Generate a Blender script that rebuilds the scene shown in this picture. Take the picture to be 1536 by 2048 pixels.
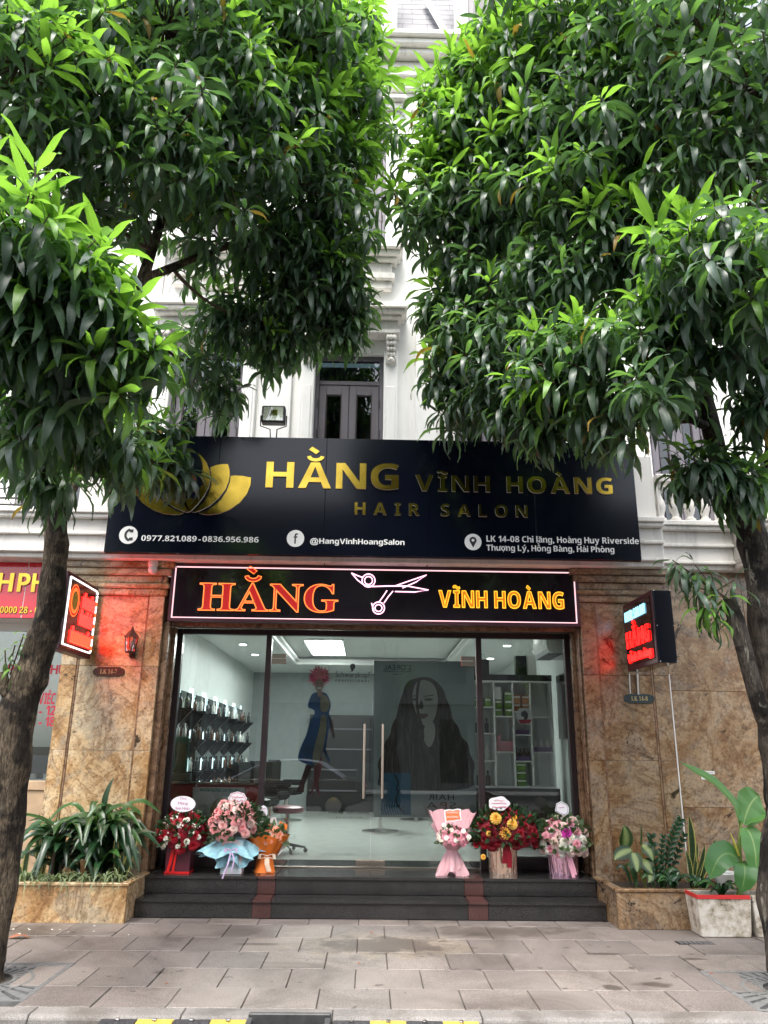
import bpy, bmesh, math, random, unicodedata
from mathutils import Vector, Matrix, Quaternion
import numpy as np
for _o in list(bpy.data.objects):
    bpy.data.objects.remove(_o)
random.seed(7)
SC = bpy.context.scene
COL = SC.collection
R_ = math.radians
# ------------------------------------------------------------------ camera
CAM = Vector((0.0, -8.279, 1.559))
PITCH, ROLL, YAW, FPX = 0.301, 0.012, 0.015, 1540.0
_F = Vector((math.sin(YAW)*math.cos(PITCH), math.cos(YAW)*math.cos(PITCH), math.sin(PITCH)))
_R = Vector((math.cos(YAW), -math.sin(YAW), 0)); _U = _R.cross(_F)
_R, _U = math.cos(ROLL)*_R + math.sin(ROLL)*_U, -math.sin(ROLL)*_R + math.cos(ROLL)*_U
cd = bpy.data.cameras.new('camera'); cam = bpy.data.objects.new('camera', cd); COL.objects.link(cam)
cd.sensor_fit = 'VERTICAL'; cd.sensor_height = 24.0; cd.lens = 24.0*FPX/2048.0
cd.clip_start = 0.05; cd.clip_end = 500
_m = Matrix((_R, _U, -_F)).transposed().to_4x4(); _m.translation = CAM
cam.matrix_world = _m
SC.camera = cam
# ------------------------------------------------------------------ sky, sun, exposure
SUN_EL, SUN_AZ = 64.0, 196.0          # azimuth clockwise from +Y: high behind the camera, veiled by cloud
W = bpy.data.worlds.new('World'); SC.world = W; W.use_nodes = True
_n = W.node_tree.nodes; _l = W.node_tree.links
_bg = _n['Background']; _sky = _n.new('ShaderNodeTexSky'); _sky.sky_type = 'NISHITA'; _sky.sun_disc = False
_sky.sun_elevation = R_(SUN_EL); _sky.sun_rotation = R_(SUN_AZ); _sky.dust_density = 4.0; _sky.air_density = 1.0
_hs = _n.new('ShaderNodeHueSaturation'); _hs.inputs['Saturation'].default_value = 0.45
_l.new(_sky.outputs[0], _hs.inputs['Color']); _l.new(_hs.outputs[0], _bg.inputs['Color'])
_bg.inputs['Strength'].default_value = 0.15
sd = bpy.data.lights.new('sun', 'SUN'); sd.energy = 1.5; sd.angle = R_(32); sd.color = (1.0, 0.96, 0.9)
sun = bpy.data.objects.new('sun', sd); COL.objects.link(sun)
_sv = Vector((math.sin(R_(SUN_AZ))*math.cos(R_(SUN_EL)), math.cos(R_(SUN_AZ))*math.cos(R_(SUN_EL)), math.sin(R_(SUN_EL))))
sun.rotation_euler = _sv.to_track_quat('Z', 'Y').to_euler(); sun.location = (-4, -14, 20)
SC.view_settings.view_transform = 'Standard'; SC.view_settings.look = 'None'
SC.view_settings.gamma = 1.0; SC.view_settings.use_curve_mapping = False
SC.view_settings.exposure = 1.75
SC.cycles.max_bounces = 8; SC.cycles.transparent_max_bounces = 16; SC.cycles.diffuse_bounces = 4
SC.cycles.glossy_bounces = 4; SC.cycles.transmission_bounces = 6; SC.cycles.caustics_reflective = False
SC.cycles.sample_clamp_indirect = 6.0
# ------------------------------------------------------------------ pixel helpers
def ray(px, py):
    return _R*((px-768)/FPX) - _U*((py-1024)/FPX) + _F
def onY(px, py, y):
    d = ray(px, py); return CAM + d*((y-CAM.y)/d.y)
def onZ(px, py, z):
    d = ray(px, py); return CAM + d*((z-CAM.z)/d.z)
def XZ(px, py, y):
    p = onY(px, py, y); return (p.x, p.z)
def proj(p):
    d = p-CAM; z = d.dot(_F)
    return (768+FPX*d.dot(_R)/z, 1024-FPX*d.dot(_U)/z, z)
# ------------------------------------------------------------------ object helpers
ORG = {}
def org(p):
    return ORG.get(p.name, Vector((0, 0, 0))) if p else Vector((0, 0, 0))
def tag(o, label, cat=None, group=None, kind=None):
    if label: o['label'] = label
    if cat: o['category'] = cat
    if group: o['group'] = group
    if kind: o['kind'] = kind
    return o
def thing(name, label, cat, loc=(0, 0, 0), group=None):
    o = bpy.data.objects.new(name, None); COL.objects.link(o); o.empty_display_size = 0.1
    o.location = loc; ORG[o.name] = Vector(loc)
    return tag(o, label, cat, group)
def link(name, me, parent=None, mat=None):
    """an object that shares mesh data; location given by the caller"""
    o = bpy.data.objects.new(name, me); COL.objects.link(o)
    if parent: o.parent = parent
    ORG[o.name] = org(parent)
    return o
class MB:
    def __init__(s):
        s.v = []; s.f = []; s.m = []; s.uv = {}
    def add(s, vs, fs, mi=0, uvs=None):
        b = len(s.v); s.v.extend([tuple(p) for p in vs])
        for k, f in enumerate(fs):
            if uvs: s.uv[len(s.f)] = [uvs[i] for i in f]
            s.f.append([i+b for i in f]); s.m.append(mi)
        return s
    def box(s, x0, x1, y0, y1, z0, z1, mi=0):
        vs = [(x0,y0,z0),(x1,y0,z0),(x1,y1,z0),(x0,y1,z0),(x0,y0,z1),(x1,y0,z1),(x1,y1,z1),(x0,y1,z1)]
        return s.add(vs, [(0,3,2,1),(4,5,6,7),(0,1,5,4),(1,2,6,5),(2,3,7,6),(3,0,4,7)], mi)
    def prism(s, pts, y0, y1, mi=0):
        """closed outline of (x, z), counter-clockwise seen from the street (-y); y0 nearer"""
        n = len(pts); a = sum(pts[i][0]*pts[(i+1)%n][1]-pts[(i+1)%n][0]*pts[i][1] for i in range(n))
        if a < 0: pts = pts[::-1]
        vs = [(p[0], y0, p[1]) for p in pts]+[(p[0], y1, p[1]) for p in pts]
        fs = [tuple(range(n)), tuple(range(2*n-1, n-1, -1))]
        fs += [(i, n+i, n+(i+1)%n, (i+1)%n) for i in range(n)]
        return s.add(vs, fs, mi)
    def prismz(s, pts, z0, z1, mi=0):
        n = len(pts); a = sum(pts[i][0]*pts[(i+1)%n][1]-pts[(i+1)%n][0]*pts[i][1] for i in range(n))
        if a < 0: pts = pts[::-1]
        vs = [(p[0], p[1], z0) for p in pts]+[(p[0], p[1], z1) for p in pts]
        fs = [tuple(range(n-1, -1, -1)), tuple(range(n, 2*n))]
        fs += [(i, (i+1)%n, n+(i+1)%n, n+i) for i in range(n)]
        return s.add(vs, fs, mi)
    def prismx(s, pts, x0, x1, mi=0):
        """profile of (y, z) run along x"""
        n = len(pts); a = sum(pts[i][0]*pts[(i+1)%n][1]-pts[(i+1)%n][0]*pts[i][1] for i in range(n))
        if a < 0: pts = pts[::-1]
        vs = [(x0, p[0], p[1]) for p in pts]+[(x1, p[0], p[1]) for p in pts]
        fs = [tuple(range(n-1, -1, -1)), tuple(range(n, 2*n))]
        fs += [(i, (i+1)%n, n+(i+1)%n, n+i) for i in range(n)]
        return s.add(vs, fs, mi)
    def tube(s, pts, rad, n=8, mi=0, cap=True, wob=0.0, rng=random):
        pts = [Vector(p) for p in pts]; k = len(pts)
        if not isinstance(rad, (list, tuple)): rad = [rad]*k
        t0 = (pts[1]-pts[0]).normalized()
        a = Vector((0, 0, 1)) if abs(t0.z) < 0.9 else Vector((1, 0, 0))
        u = t0.cross(a).normalized(); vs = []; fs = []
        for i in range(k):
            t = (pts[min(i+1, k-1)]-pts[max(i-1, 0)])
            if t.length < 1e-9: t = t0
            t = t.normalized(); u = (u-t*u.dot(t)).normalized(); w = t.cross(u)
            for j in range(n):
                an = 2*math.pi*j/n; r = rad[i]*(1+(rng.uniform(-wob, wob) if wob else 0))
                vs.append(pts[i]+u*(math.cos(an)*r)+w*(math.sin(an)*r))
        for i in range(k-1):
            for j in range(n):
                fs.append((i*n+j, i*n+(j+1)%n, (i+1)*n+(j+1)%n, (i+1)*n+j))
        if cap:
            fs.append(tuple(range(n-1, -1, -1))); fs.append(tuple(range((k-1)*n, k*n)))
        return s.add(vs, fs, mi)
    def lathe(s, prof, c, n=16, mi=0, cap=True):
        vs = []; fs = []; k = len(prof)
        for r, z in prof:
            for j in range(n):
                an = 2*math.pi*j/n; vs.append((c[0]+r*math.cos(an), c[1]+r*math.sin(an), c[2]+z))
        for i in range(k-1):
            for j in range(n):
                fs.append((i*n+j, i*n+(j+1)%n, (i+1)*n+(j+1)%n, (i+1)*n+j))
        if cap:
            fs.append(tuple(range(n-1, -1, -1))); fs.append(tuple(range((k-1)*n, k*n)))
        return s.add(vs, fs, mi)
    def ball(s, c, r, n=10, m=6, mi=0, sz=1.0):
        return s.lathe([(max(1e-4, r*math.sin(math.pi*i/m)), -r*sz*math.cos(math.pi*i/m)) for i in range(m+1)], c, n, mi, False)
    def mesh(s, name, mats, o=Vector((0, 0, 0)), smooth=False, bevel=0.0, seg=1):
        me = bpy.data.meshes.new(name)
        me.from_pydata([(p[0]-o.x, p[1]-o.y, p[2]-o.z) for p in s.v], [], s.f)
        if not isinstance(mats, (list, tuple)): mats = [mats]
        for q in mats: me.materials.append(q)
        me.polygons.foreach_set('material_index', s.m)
        if s.uv:
            ul = me.uv_layers.new(name='UVMap')
            for fi, p in enumerate(me.polygons):
                if fi in s.uv:
                    for li, uv in zip(p.loop_indices, s.uv[fi]): ul.data[li].uv = uv
        if bevel:
            bm = bmesh.new(); bm.from_mesh(me)
            bmesh.ops.remove_doubles(bm, verts=bm.verts, dist=1e-6)
            ed = [e for e in bm.edges if len(e.link_faces) == 2 and e.calc_face_angle(0) > 0.6]
            bmesh.ops.bevel(bm, geom=ed, offset=bevel, segments=seg, affect='EDGES', clamp_overlap=True)
            bm.to_mesh(me); bm.free()
        if smooth:
            me.polygons.foreach_set('use_smooth', [True]*len(me.polygons))
            if smooth != 2:
                bm = bmesh.new(); bm.from_mesh(me)
                for e in bm.edges:
                    if len(e.link_faces) == 2 and e.calc_face_angle(0) > 0.7: e.smooth = False
                bm.to_mesh(me); bm.free()
        me.update()
        return me
    def build(s, name, mats, parent=None, smooth=False, bevel=0.0, seg=1):
        o = bpy.data.objects.new(name, s.mesh(name, mats, org(parent), smooth, bevel, seg)); COL.objects.link(o)
        if parent: o.parent = parent
        ORG[o.name] = org(parent)
        return o
    def own(s, name, mats, label, cat, base, group=None, smooth=False, bevel=0.0, kind=None, seg=1):
        """a thing that is one mesh, origin at base"""
        b = Vector(base)
        o = bpy.data.objects.new(name, s.mesh(name, mats, b, smooth, bevel, seg)); COL.objects.link(o)
        o.location = b; ORG[o.name] = b
        return tag(o, label, cat, group, kind)
def struct(mb, name, mats, **k):
    o = mb.build(name, mats, None, **k); o['kind'] = 'structure'; return o
# ------------------------------------------------------------------ materials
def nt(name):
    m = bpy.data.materials.new(name); m.use_nodes = True
    t = m.node_tree; return m, t, t.nodes['Principled BSDF'], t.nodes, t.links
def pm(name, col, rough=0.5, metal=0.0, spec=0.5, emit=None, es=0.0, noise=0.0, nscale=8.0, bump=0.0, bscale=60.0, coat=0.0, trans=0.0):
    m, t, b, N, L = nt(name)
    b.inputs['Base Color'].default_value = (*col, 1); b.inputs['Roughness'].default_value = rough
    b.inputs['Metallic'].default_value = metal; b.inputs['Specular IOR Level'].default_value = spec
    b.inputs['Coat Weight'].default_value = coat
    if emit: b.inputs['Emission Color'].default_value = (*emit, 1); b.inputs['Emission Strength'].default_value = es
    g = N.new('ShaderNodeNewGeometry')
    if noise:
        n = N.new('ShaderNodeTexNoise'); n.inputs['Scale'].default_value = nscale; n.inputs['Detail'].default_value = 8
        L.new(g.outputs['Position'], n.inputs['Vector'])
        r = N.new('ShaderNodeMapRange'); r.inputs[1].default_value = 0.3; r.inputs[2].default_value = 0.7
        r.inputs[3].default_value = 1-noise; r.inputs[4].default_value = 1+noise
        L.new(n.outputs['Fac'], r.inputs[0])
        x = N.new('ShaderNodeMix'); x.data_type = 'RGBA'; x.blend_type = 'MULTIPLY'; x.inputs[0].default_value = 1
        x.inputs[6].default_value = (*col, 1); L.new(r.outputs[0], x.inputs[7]); L.new(x.outputs[2], b.inputs['Base Color'])
    if bump:
        n2 = N.new('ShaderNodeTexNoise'); n2.inputs['Scale'].default_value = bscale; n2.inputs['Detail'].default_value = 5
        L.new(g.outputs['Position'], n2.inputs['Vector'])
        u = N.new('ShaderNodeBump'); u.inputs['Strength'].default_value = bump; u.inputs['Distance'].default_value = 0.01
        L.new(n2.outputs['Fac'], u.inputs['Height']); L.new(u.outputs[0], b.inputs['Normal'])
    return m
def ramp(N, stops, mode='LINEAR'):
    r = N.new('ShaderNodeValToRGB'); r.color_ramp.interpolation = mode; e = r.color_ramp.elements
    while len(e) < len(stops): e.new(0.5)
    for q, (p, c) in zip(e, stops): q.position = p; q.color = (*c, 1)
    return r
def tex(N, L, kind, vec, **k):
    n = N.new('ShaderNodeTex'+kind)
    for a, v in k.items():
        if a in n.inputs: n.inputs[a].default_value = v
        else: setattr(n, a, v)
    L.new(vec, n.inputs['Vector']); return n
def mix(N, L, a, b, f, mode='MIX'):
    x = N.new('ShaderNodeMix'); x.data_type = 'RGBA'; x.blend_type = mode
    for s, i in ((f, 0), (a, 6), (b, 7)):
        if hasattr(s, 'is_linked'): L.new(s, x.inputs[i])
        elif isinstance(s, tuple): x.inputs[i].default_value = (*s, 1)
        else: x.inputs[i].default_value = s
    return x.outputs[2]
def shifted(N, L, amount=7.0):
    """world position moved by a random amount for each object, so that slabs differ"""
    g = N.new('ShaderNodeNewGeometry'); oi = N.new('ShaderNodeObjectInfo')
    s = N.new('ShaderNodeMath'); s.operation = 'MULTIPLY'; s.inputs[1].default_value = amount; L.new(oi.outputs['Random'], s.inputs[0])
    v = N.new('ShaderNodeVectorMath'); v.operation = 'ADD'; L.new(g.outputs['Position'], v.inputs[0]); L.new(s.outputs[0], v.inputs[1])
    return v.outputs[0]
def granite_gold(name, tone=1.0, warm=1.0):
    m, t, b, N, L = nt(name); v = shifted(N, L, 23.0)
    n1 = tex(N, L, 'Noise', v, Scale=1.15, Detail=10, Roughness=0.64, Distortion=1.5)
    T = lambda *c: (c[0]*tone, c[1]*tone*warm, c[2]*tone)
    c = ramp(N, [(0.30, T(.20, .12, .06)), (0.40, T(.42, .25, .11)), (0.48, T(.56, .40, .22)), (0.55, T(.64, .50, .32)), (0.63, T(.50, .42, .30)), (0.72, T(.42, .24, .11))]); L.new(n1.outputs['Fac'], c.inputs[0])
    col = c.outputs[0]
    ng = tex(N, L, 'Noise', v, Scale=2.7, Detail=6, Roughness=0.6, Distortion=1.2)          # grey clouds
    cg = ramp(N, [(.54, (0, 0, 0)), (.64, (1, 1, 1))]); L.new(ng.outputs['Fac'], cg.inputs[0])
    fg = N.new('ShaderNodeMath'); fg.operation = 'MULTIPLY'; fg.inputs[1].default_value = .65; L.new(cg.outputs[0], fg.inputs[0])
    col = mix(N, L, col, T(.36, .32, .25), fg.outputs[0])
    n2 = tex(N, L, 'Noise', v, Scale=34.0, Detail=5, Roughness=0.75)                        # crystals
    c2 = ramp(N, [(0.33, (.22, .17, .13)), (0.44, (.82, .78, .72)), (0.62, (1.18, 1.14, 1.08))]); L.new(n2.outputs['Fac'], c2.inputs[0])
    col = mix(N, L, col, c2.outputs[0], 0.8, 'MULTIPLY')
    n4 = tex(N, L, 'Noise', v, Scale=1.5, Detail=9, Roughness=0.64, Distortion=2.4)         # winding brown veins
    c4 = ramp(N, [(0.455, (1, 1, 1)), (0.487, (.40, .26, .17)), (0.50, (.30, .19, .13)), (0.513, (.48, .32, .22)), (0.545, (1, 1, 1))]); L.new(n4.outputs['Fac'], c4.inputs[0])
    col = mix(N, L, col, c4.outputs[0], 0.5, 'MULTIPLY')
    n3 = tex(N, L, 'Noise', v, Scale=2.6, Detail=11, Roughness=0.76, Distortion=1.0)        # black mica patches
    c3 = ramp(N, [(0.345, (.05, .048, .05)), (0.368, (.11, .10, .10)), (0.395, (1, 1, 1))]); L.new(n3.outputs['Fac'], c3.inputs[0])
    col = mix(N, L, col, c3.outputs[0], 0.92, 'MULTIPLY')
    L.new(col, b.inputs['Base Color']); b.inputs['Roughness'].default_value = 0.2
    return m
def speckle(name, base, spk, rough=0.35, amt=0.5, scale=220.0, stain=None, bump=0.0, shift=3.0, var=0.0):
    m, t, b, N, L = nt(name); v = shifted(N, L, shift)
    n1 = tex(N, L, 'Noise', v, Scale=scale, Detail=2, Roughness=0.6)
    c = ramp(N, [(0.40, base), (0.62, spk)]); L.new(n1.outputs['Fac'], c.inputs[0]); col = c.outputs[0]
    n2 = tex(N, L, 'Noise', v, Scale=3.0, Detail=6, Roughness=0.6)
    c2 = ramp(N, [(0.3, (1-amt,)*3), (0.7, (1+amt*.4,)*3)]); L.new(n2.outputs['Fac'], c2.inputs[0])
    col = mix(N, L, col, c2.outputs[0], 1.0, 'MULTIPLY')
    if var:
        oi = N.new('ShaderNodeObjectInfo'); c5 = ramp(N, [(0, (1-var, 1-var, 1-var*.9)), (1, (1+var*.6, 1+var*.55, 1+var*.5))]); L.new(oi.outputs['Random'], c5.inputs[0])
        col = mix(N, L, col, c5.outputs[0], 1.0, 'MULTIPLY')
    if stain:
        g = N.new('ShaderNodeNewGeometry')
        n3 = tex(N, L, 'Noise', g.outputs['Position'], Scale=stain[0], Detail=7, Roughness=0.65, Distortion=0.6)
        c3 = ramp(N, [(stain[1], stain[3]), (stain[2], (1, 1, 1))]); L.new(n3.outputs['Fac'], c3.inputs[0])
        col = mix(N, L, col, c3.outputs[0], 1.0, 'MULTIPLY')
    L.new(col, b.inputs['Base Color']); b.inputs['Roughness'].default_value = rough
    if bump:
        u = N.new('ShaderNodeBump'); u.inputs['Strength'].default_value = bump; u.inputs['Distance'].default_value = 0.004
        L.new(n1.outputs['Fac'], u.inputs['Height']); L.new(u.outputs[0], b.inputs['Normal'])
    return m
def glass(name, tint=(0.86, 0.93, 0.90), refl=1.0, rough=0.0):
    """thin sheet: clear with a Fresnel mirror on it"""
    m, t, b, N, L = nt(name); N.remove(b); out = N['Material Output']
    tr = N.new('ShaderNodeBsdfTransparent'); tr.inputs[0].default_value = (*tint, 1)
    gl = N.new('ShaderNodeBsdfGlossy'); gl.inputs['Roughness'].default_value = rough
    fr = N.new('ShaderNodeFresnel'); fr.inputs[0].default_value = 1.52
    k = N.new('ShaderNodeMath'); k.operation = 'MULTIPLY'; k.inputs[1].default_value = refl; k.use_clamp = True; L.new(fr.outputs[0], k.inputs[0])
    mx = N.new('ShaderNodeMixShader'); L.new(k.outputs[0], mx.inputs[0]); L.new(tr.outputs[0], mx.inputs[1]); L.new(gl.outputs[0], mx.inputs[2])
    L.new(mx.outputs[0], out.inputs[0]); return m
def emit(name, col, s):
    m, t, b, N, L = nt(name); b.inputs['Base Color'].default_value = (*[c*.5 for c in col], 1); b.inputs['Roughness'].default_value = .4
    b.inputs['Emission Color'].default_value = (*col, 1); b.inputs['Emission Strength'].default_value = s
    return m
def leafmat(name, col, trcol, tr=0.35, rough=0.38, pattern=None, var=0.25, coat=0.0, spec=0.5):
    m, t, b, N, L = nt(name); out = N['Material Output']
    g = N.new('ShaderNodeNewGeometry'); uv = N.new('ShaderNodeUVMap')
    nz = tex(N, L, 'Noise', g.outputs['Position'], Scale=2.3, Detail=3)
    oi = N.new('ShaderNodeMath'); oi.operation = 'ADD'; L.new(g.outputs['Random Per Island'], oi.inputs[0])
    ob = N.new('ShaderNodeObjectInfo'); L.new(ob.outputs['Random'], oi.inputs[1])
    fr = N.new('ShaderNodeMath'); fr.operation = 'FRACT'; L.new(oi.outputs[0], fr.inputs[0])
    c = ramp(N, [(0, tuple(x*(1-var) for x in col)), (1, tuple(x*(1+var) for x in col))]); L.new(fr.outputs[0], c.inputs[0])
    c2 = ramp(N, [(.35, (.8, .8, .85)), (.65, (1.15, 1.12, 1.0))]); L.new(nz.outputs['Fac'], c2.inputs[0])
    cc = mix(N, L, c.outputs[0], c2.outputs[0], 1.0, 'MULTIPLY')
    sep = N.new('ShaderNodeSeparateXYZ'); L.new(uv.outputs[0], sep.inputs[0])
    ab = N.new('ShaderNodeMath'); ab.operation = 'SUBTRACT'; L.new(sep.outputs[0], ab.inputs[0]); ab.inputs[1].default_value = 0.5
    aa = N.new('ShaderNodeMath'); aa.operation = 'ABSOLUTE'; L.new(ab.outputs[0], aa.inputs[0])
    if pattern is None:
        rb = ramp(N, [(0.0, (1, 1, 1)), (0.045, (0, 0, 0))]); L.new(aa.outputs[0], rb.inputs[0])
        cc = mix(N, L, cc, tuple(min(1, x*1.9+.02) for x in col), rb.outputs[0])
    elif pattern[0] == 'edge':      # pale margins (snake plant)
        rb = ramp(N, [(0.33, (0, 0, 0)), (0.38, (1, 1, 1))]); L.new(aa.outputs[0], rb.inputs[0])
        wv = tex(N, L, 'Wave', uv.outputs[0], Scale=4.0, Distortion=6.0, Detail=2.0, bands_direction='Y')
        cc = mix(N, L, cc, tuple(x*.45 for x in col), wv.outputs['Fac']); cc = mix(N, L, cc, pattern[1], rb.outputs[0])
    elif pattern[0] == 'centre':    # pale heart with a green rim and herringbone (dumb cane)
        q = N.new('ShaderNodeMath'); q.operation = 'MULTIPLY'; L.new(aa.outputs[0], q.inputs[0]); q.inputs[1].default_value = -0.9
        s2 = N.new('ShaderNodeMath'); s2.operation = 'ADD'; L.new(sep.outputs[1], s2.inputs[0]); L.new(q.outputs[0], s2.inputs[1])
        cb = N.new('ShaderNodeCombineXYZ'); L.new(s2.outputs[0], cb.inputs[1])
        wv = tex(N, L, 'Wave', cb.outputs[0], Scale=5.5, Distortion=0.4, bands_direction='Y')
        rw = ramp(N, [(0.35, (0, 0, 0)), (0.6, (1, 1, 1))]); L.new(wv.outputs['Fac'], rw.inputs[0])
        rb = ramp(N, [(0.10, (1, 1, 1)), (0.30, (0, 0, 0))]); L.new(aa.outputs[0], rb.inputs[0])
        f2 = N.new('ShaderNodeMath'); f2.operation = 'MULTIPLY'; L.new(rb.outputs[0], f2.inputs[0]); L.new(rw.outputs[0], f2.inputs[1])
        cc = mix(N, L, cc, pattern[1], f2.outputs[0])
    elif pattern[0] == 'stripe':    # pale stripe (spider plant)
        rb = ramp(N, [(0.2, (0, 0, 0)), (0.27, (1, 1, 1))]); L.new(aa.outputs[0], rb.inputs[0])
        cc = mix(N, L, cc, pattern[1], rb.outputs[0])
    elif pattern[0] == 'vein':
        q = N.new('ShaderNodeMath'); q.operation = 'MULTIPLY'; L.new(aa.outputs[0], q.inputs[0]); q.inputs[1].default_value = -0.25
        s2 = N.new('ShaderNodeMath'); s2.operation = 'ADD'; L.new(sep.outputs[1], s2.inputs[0]); L.new(q.outputs[0], s2.inputs[1])
        cb = N.new('ShaderNodeCombineXYZ'); L.new(s2.outputs[0], cb.inputs[1])
        wv = tex(N, L, 'Wave', cb.outputs[0], Scale=12, Distortion=0.3, bands_direction='Y')
        cc = mix(N, L, cc, tuple(x*1.35 for x in col), wv.outputs['Fac'])
        rb = ramp(N, [(0.0, (1, 1, 1)), (0.035, (0, 0, 0))]); L.new(aa.outputs[0], rb.inputs[0]); cc = mix(N, L, cc, pattern[1], rb.outputs[0])
    L.new(cc, b.inputs['Base Color']); b.inputs['Roughness'].default_value = rough; b.inputs['Coat Weight'].default_value = coat
    b.inputs['Specular IOR Level'].default_value = spec
    ts = N.new('ShaderNodeBsdfTranslucent'); ts.inputs[0].default_value = (*trcol, 1)
    mx = N.new('ShaderNodeMixShader'); mx.inputs[0].default_value = tr
    L.new(b.outputs[0], mx.inputs[1]); L.new(ts.outputs[0], mx.inputs[2]); L.new(mx.outputs[0], out.inputs[0])
    return m
M = {}
M['gold_granite'] = granite_gold('gold_granite', .92)
M['gold_granite_shade'] = granite_gold('gold_granite_tree_shade', 0.50, 0.95)  # same golden stone; the right tree's shade is put into its darker colour
def brown_marble(name):
    m, t, b, N, L = nt(name); v = shifted(N, L)
    mp = N.new('ShaderNodeMapping'); mp.inputs['Scale'].default_value = (1.0, 1.0, 1.0); L.new(v, mp.inputs[0])
    n = tex(N, L, 'Noise', mp.outputs[0], Scale=7, Detail=9, Roughness=0.7, Distortion=1.4)
    c = ramp(N, [(.3, (.05, .026, .015)), (.45, (.17, .095, .055)), (.58, (.30, .19, .115)), (.7, (.16, .095, .06))]); L.new(n.outputs['Fac'], c.inputs[0])
    L.new(c.outputs[0], b.inputs['Base Color']); b.inputs['Roughness'].default_value = .25; return m
M['brown_marble'] = brown_marble('brown_marble')
M['black_granite'] = speckle('black_granite', (.006, .006, .007), (.052, .050, .049), .20, .35, 200, bump=.05)
M['red_granite'] = speckle('red_granite', (.040, .017, .015), (.105, .05, .046), .22, .3, 260)
def wet_paver(name):
    m, t, b, N, L = nt(name); v = shifted(N, L, 3.0); g = N.new('ShaderNodeNewGeometry')
    n1 = tex(N, L, 'Noise', v, Scale=170, Detail=2, Roughness=.6)
    c = ramp(N, [(.34, (.088, .077, .072)), (.5, (.188, .168, .158)), (.66, (.298, .271, .256))]); L.new(n1.outputs['Fac'], c.inputs[0])
    oi = N.new('ShaderNodeObjectInfo'); cv = ramp(N, [(0, (.80, .79, .80)), (1, (1.10, 1.08, 1.05))]); L.new(oi.outputs['Random'], cv.inputs[0])
    col = mix(N, L, c.outputs[0], cv.outputs[0], 1.0, 'MULTIPLY')
    n2 = tex(N, L, 'Noise', g.outputs['Position'], Scale=1.1, Detail=8, Roughness=.66, Distortion=.8)
    c2 = ramp(N, [(.32, (.45, .43, .41)), (.46, (.82, .81, .79)), (.6, (1.06, 1.05, 1.03))]); L.new(n2.outputs['Fac'], c2.inputs[0])
    col = mix(N, L, col, c2.outputs[0], 1.0, 'MULTIPLY')
    n3 = tex(N, L, 'Noise', g.outputs['Position'], Scale=5.5, Detail=5, Roughness=.55, Distortion=.3)
    c3 = ramp(N, [(.315, (.40, .38, .36)), (.335, (1, 1, 1))]); L.new(n3.outputs['Fac'], c3.inputs[0])
    col = mix(N, L, col, c3.outputs[0], 1.0, 'MULTIPLY')
    # two old damp, limey patches in front of the steps
    def patch(cx, cy, sx, sy, inner, outer, lo, hi):
        s = N.new('ShaderNodeVectorMath'); s.operation = 'SUBTRACT'; L.new(g.outputs['Position'], s.inputs[0]); s.inputs[1].default_value = (cx, cy, 0)
        q = N.new('ShaderNodeVectorMath'); q.operation = 'MULTIPLY'; L.new(s.outputs[0], q.inputs[0]); q.inputs[1].default_value = (1/sx, 1/sy, 0)
        ln = N.new('ShaderNodeVectorMath'); ln.operation = 'LENGTH'; L.new(q.outputs[0], ln.inputs[0])
        nn = tex(N, L, 'Noise', g.outputs['Position'], Scale=4.2, Detail=9, Roughness=.72)
        a = N.new('ShaderNodeMath'); a.operation = 'MULTIPLY_ADD'; L.new(nn.outputs['Fac'], a.inputs[0]); a.inputs[1].default_value = 2.2; a.inputs[2].default_value = -1.1
        d = N.new('ShaderNodeMath'); d.operation = 'ADD'; L.new(ln.outputs['Value'], d.inputs[0]); L.new(a.outputs[0], d.inputs[1])
        r = ramp(N, [(lo, inner), (hi, outer), (min(1, hi+.16), (1, 1, 1))]); L.new(d.outputs[0], r.inputs[0]); return r.outputs[0]
    col = mix(N, L, col, patch(.15, -1.0, .95, .50, (.50, .47, .43), (1.22, 1.2, 1.08), .38, .72), 1.0, 'MULTIPLY')
    col = mix(N, L, col, patch(1.1, -.45, 1.25, .34, (.55, .53, .51), (.95, .95, .93), .35, .7), 1.0, 'MULTIPLY')
    col = mix(N, L, col, patch(-3.1, -.62, .8, .33, (.55, .52, .48), (.9, .88, .85), .4, .75), 1.0, 'MULTIPLY')
    for pc in ((2.05, -2.12, .16, .09), (1.72, -2.18, .07, .08), (1.95, -1.25, .18, .05), (2.62, -1.4, .14, .05), (-.9, -1.02, .22, .05), (-1.5, -1.9, .05, .04)): col = mix(N, L, col, patch(*pc, (.42, .40, .38), (.75, .73, .71), .55, .8), 1.0, 'MULTIPLY')
    vo = tex(N, L, 'Voronoi', g.outputs['Position'], Scale=2.1); cvo = ramp(N, [(.035, (.35, .33, .31)), (.055, (1, 1, 1))]); L.new(vo.outputs['Distance'], cvo.inputs[0]); col = mix(N, L, col, cvo.outputs[0], .85, 'MULTIPLY')
    L.new(col, b.inputs['Base Color']); b.inputs['Roughness'].default_value = .55
    u = N.new('ShaderNodeBump'); u.inputs['Strength'].default_value = .25; u.inputs['Distance'].default_value = .004
    L.new(n1.outputs['Fac'], u.inputs['Height']); L.new(u.outputs[0], b.inputs['Normal']); return m
M['paver'] = wet_paver('paver_granite')
M['mortar'] = pm('paver_joint', (.06, .055, .05), .9, noise=.3)
M['asphalt'] = speckle('asphalt', (.035, .035, .036), (.09, .09, .088), .85, .3, 150, bump=.5)
M['kerb'] = speckle('kerb_granite', (.15, .14, .13), (.28, .262, .245), .7, .3, 170, stain=(1.7, .34, .5, (.6, .57, .54)), bump=.3, var=.1)
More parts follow.
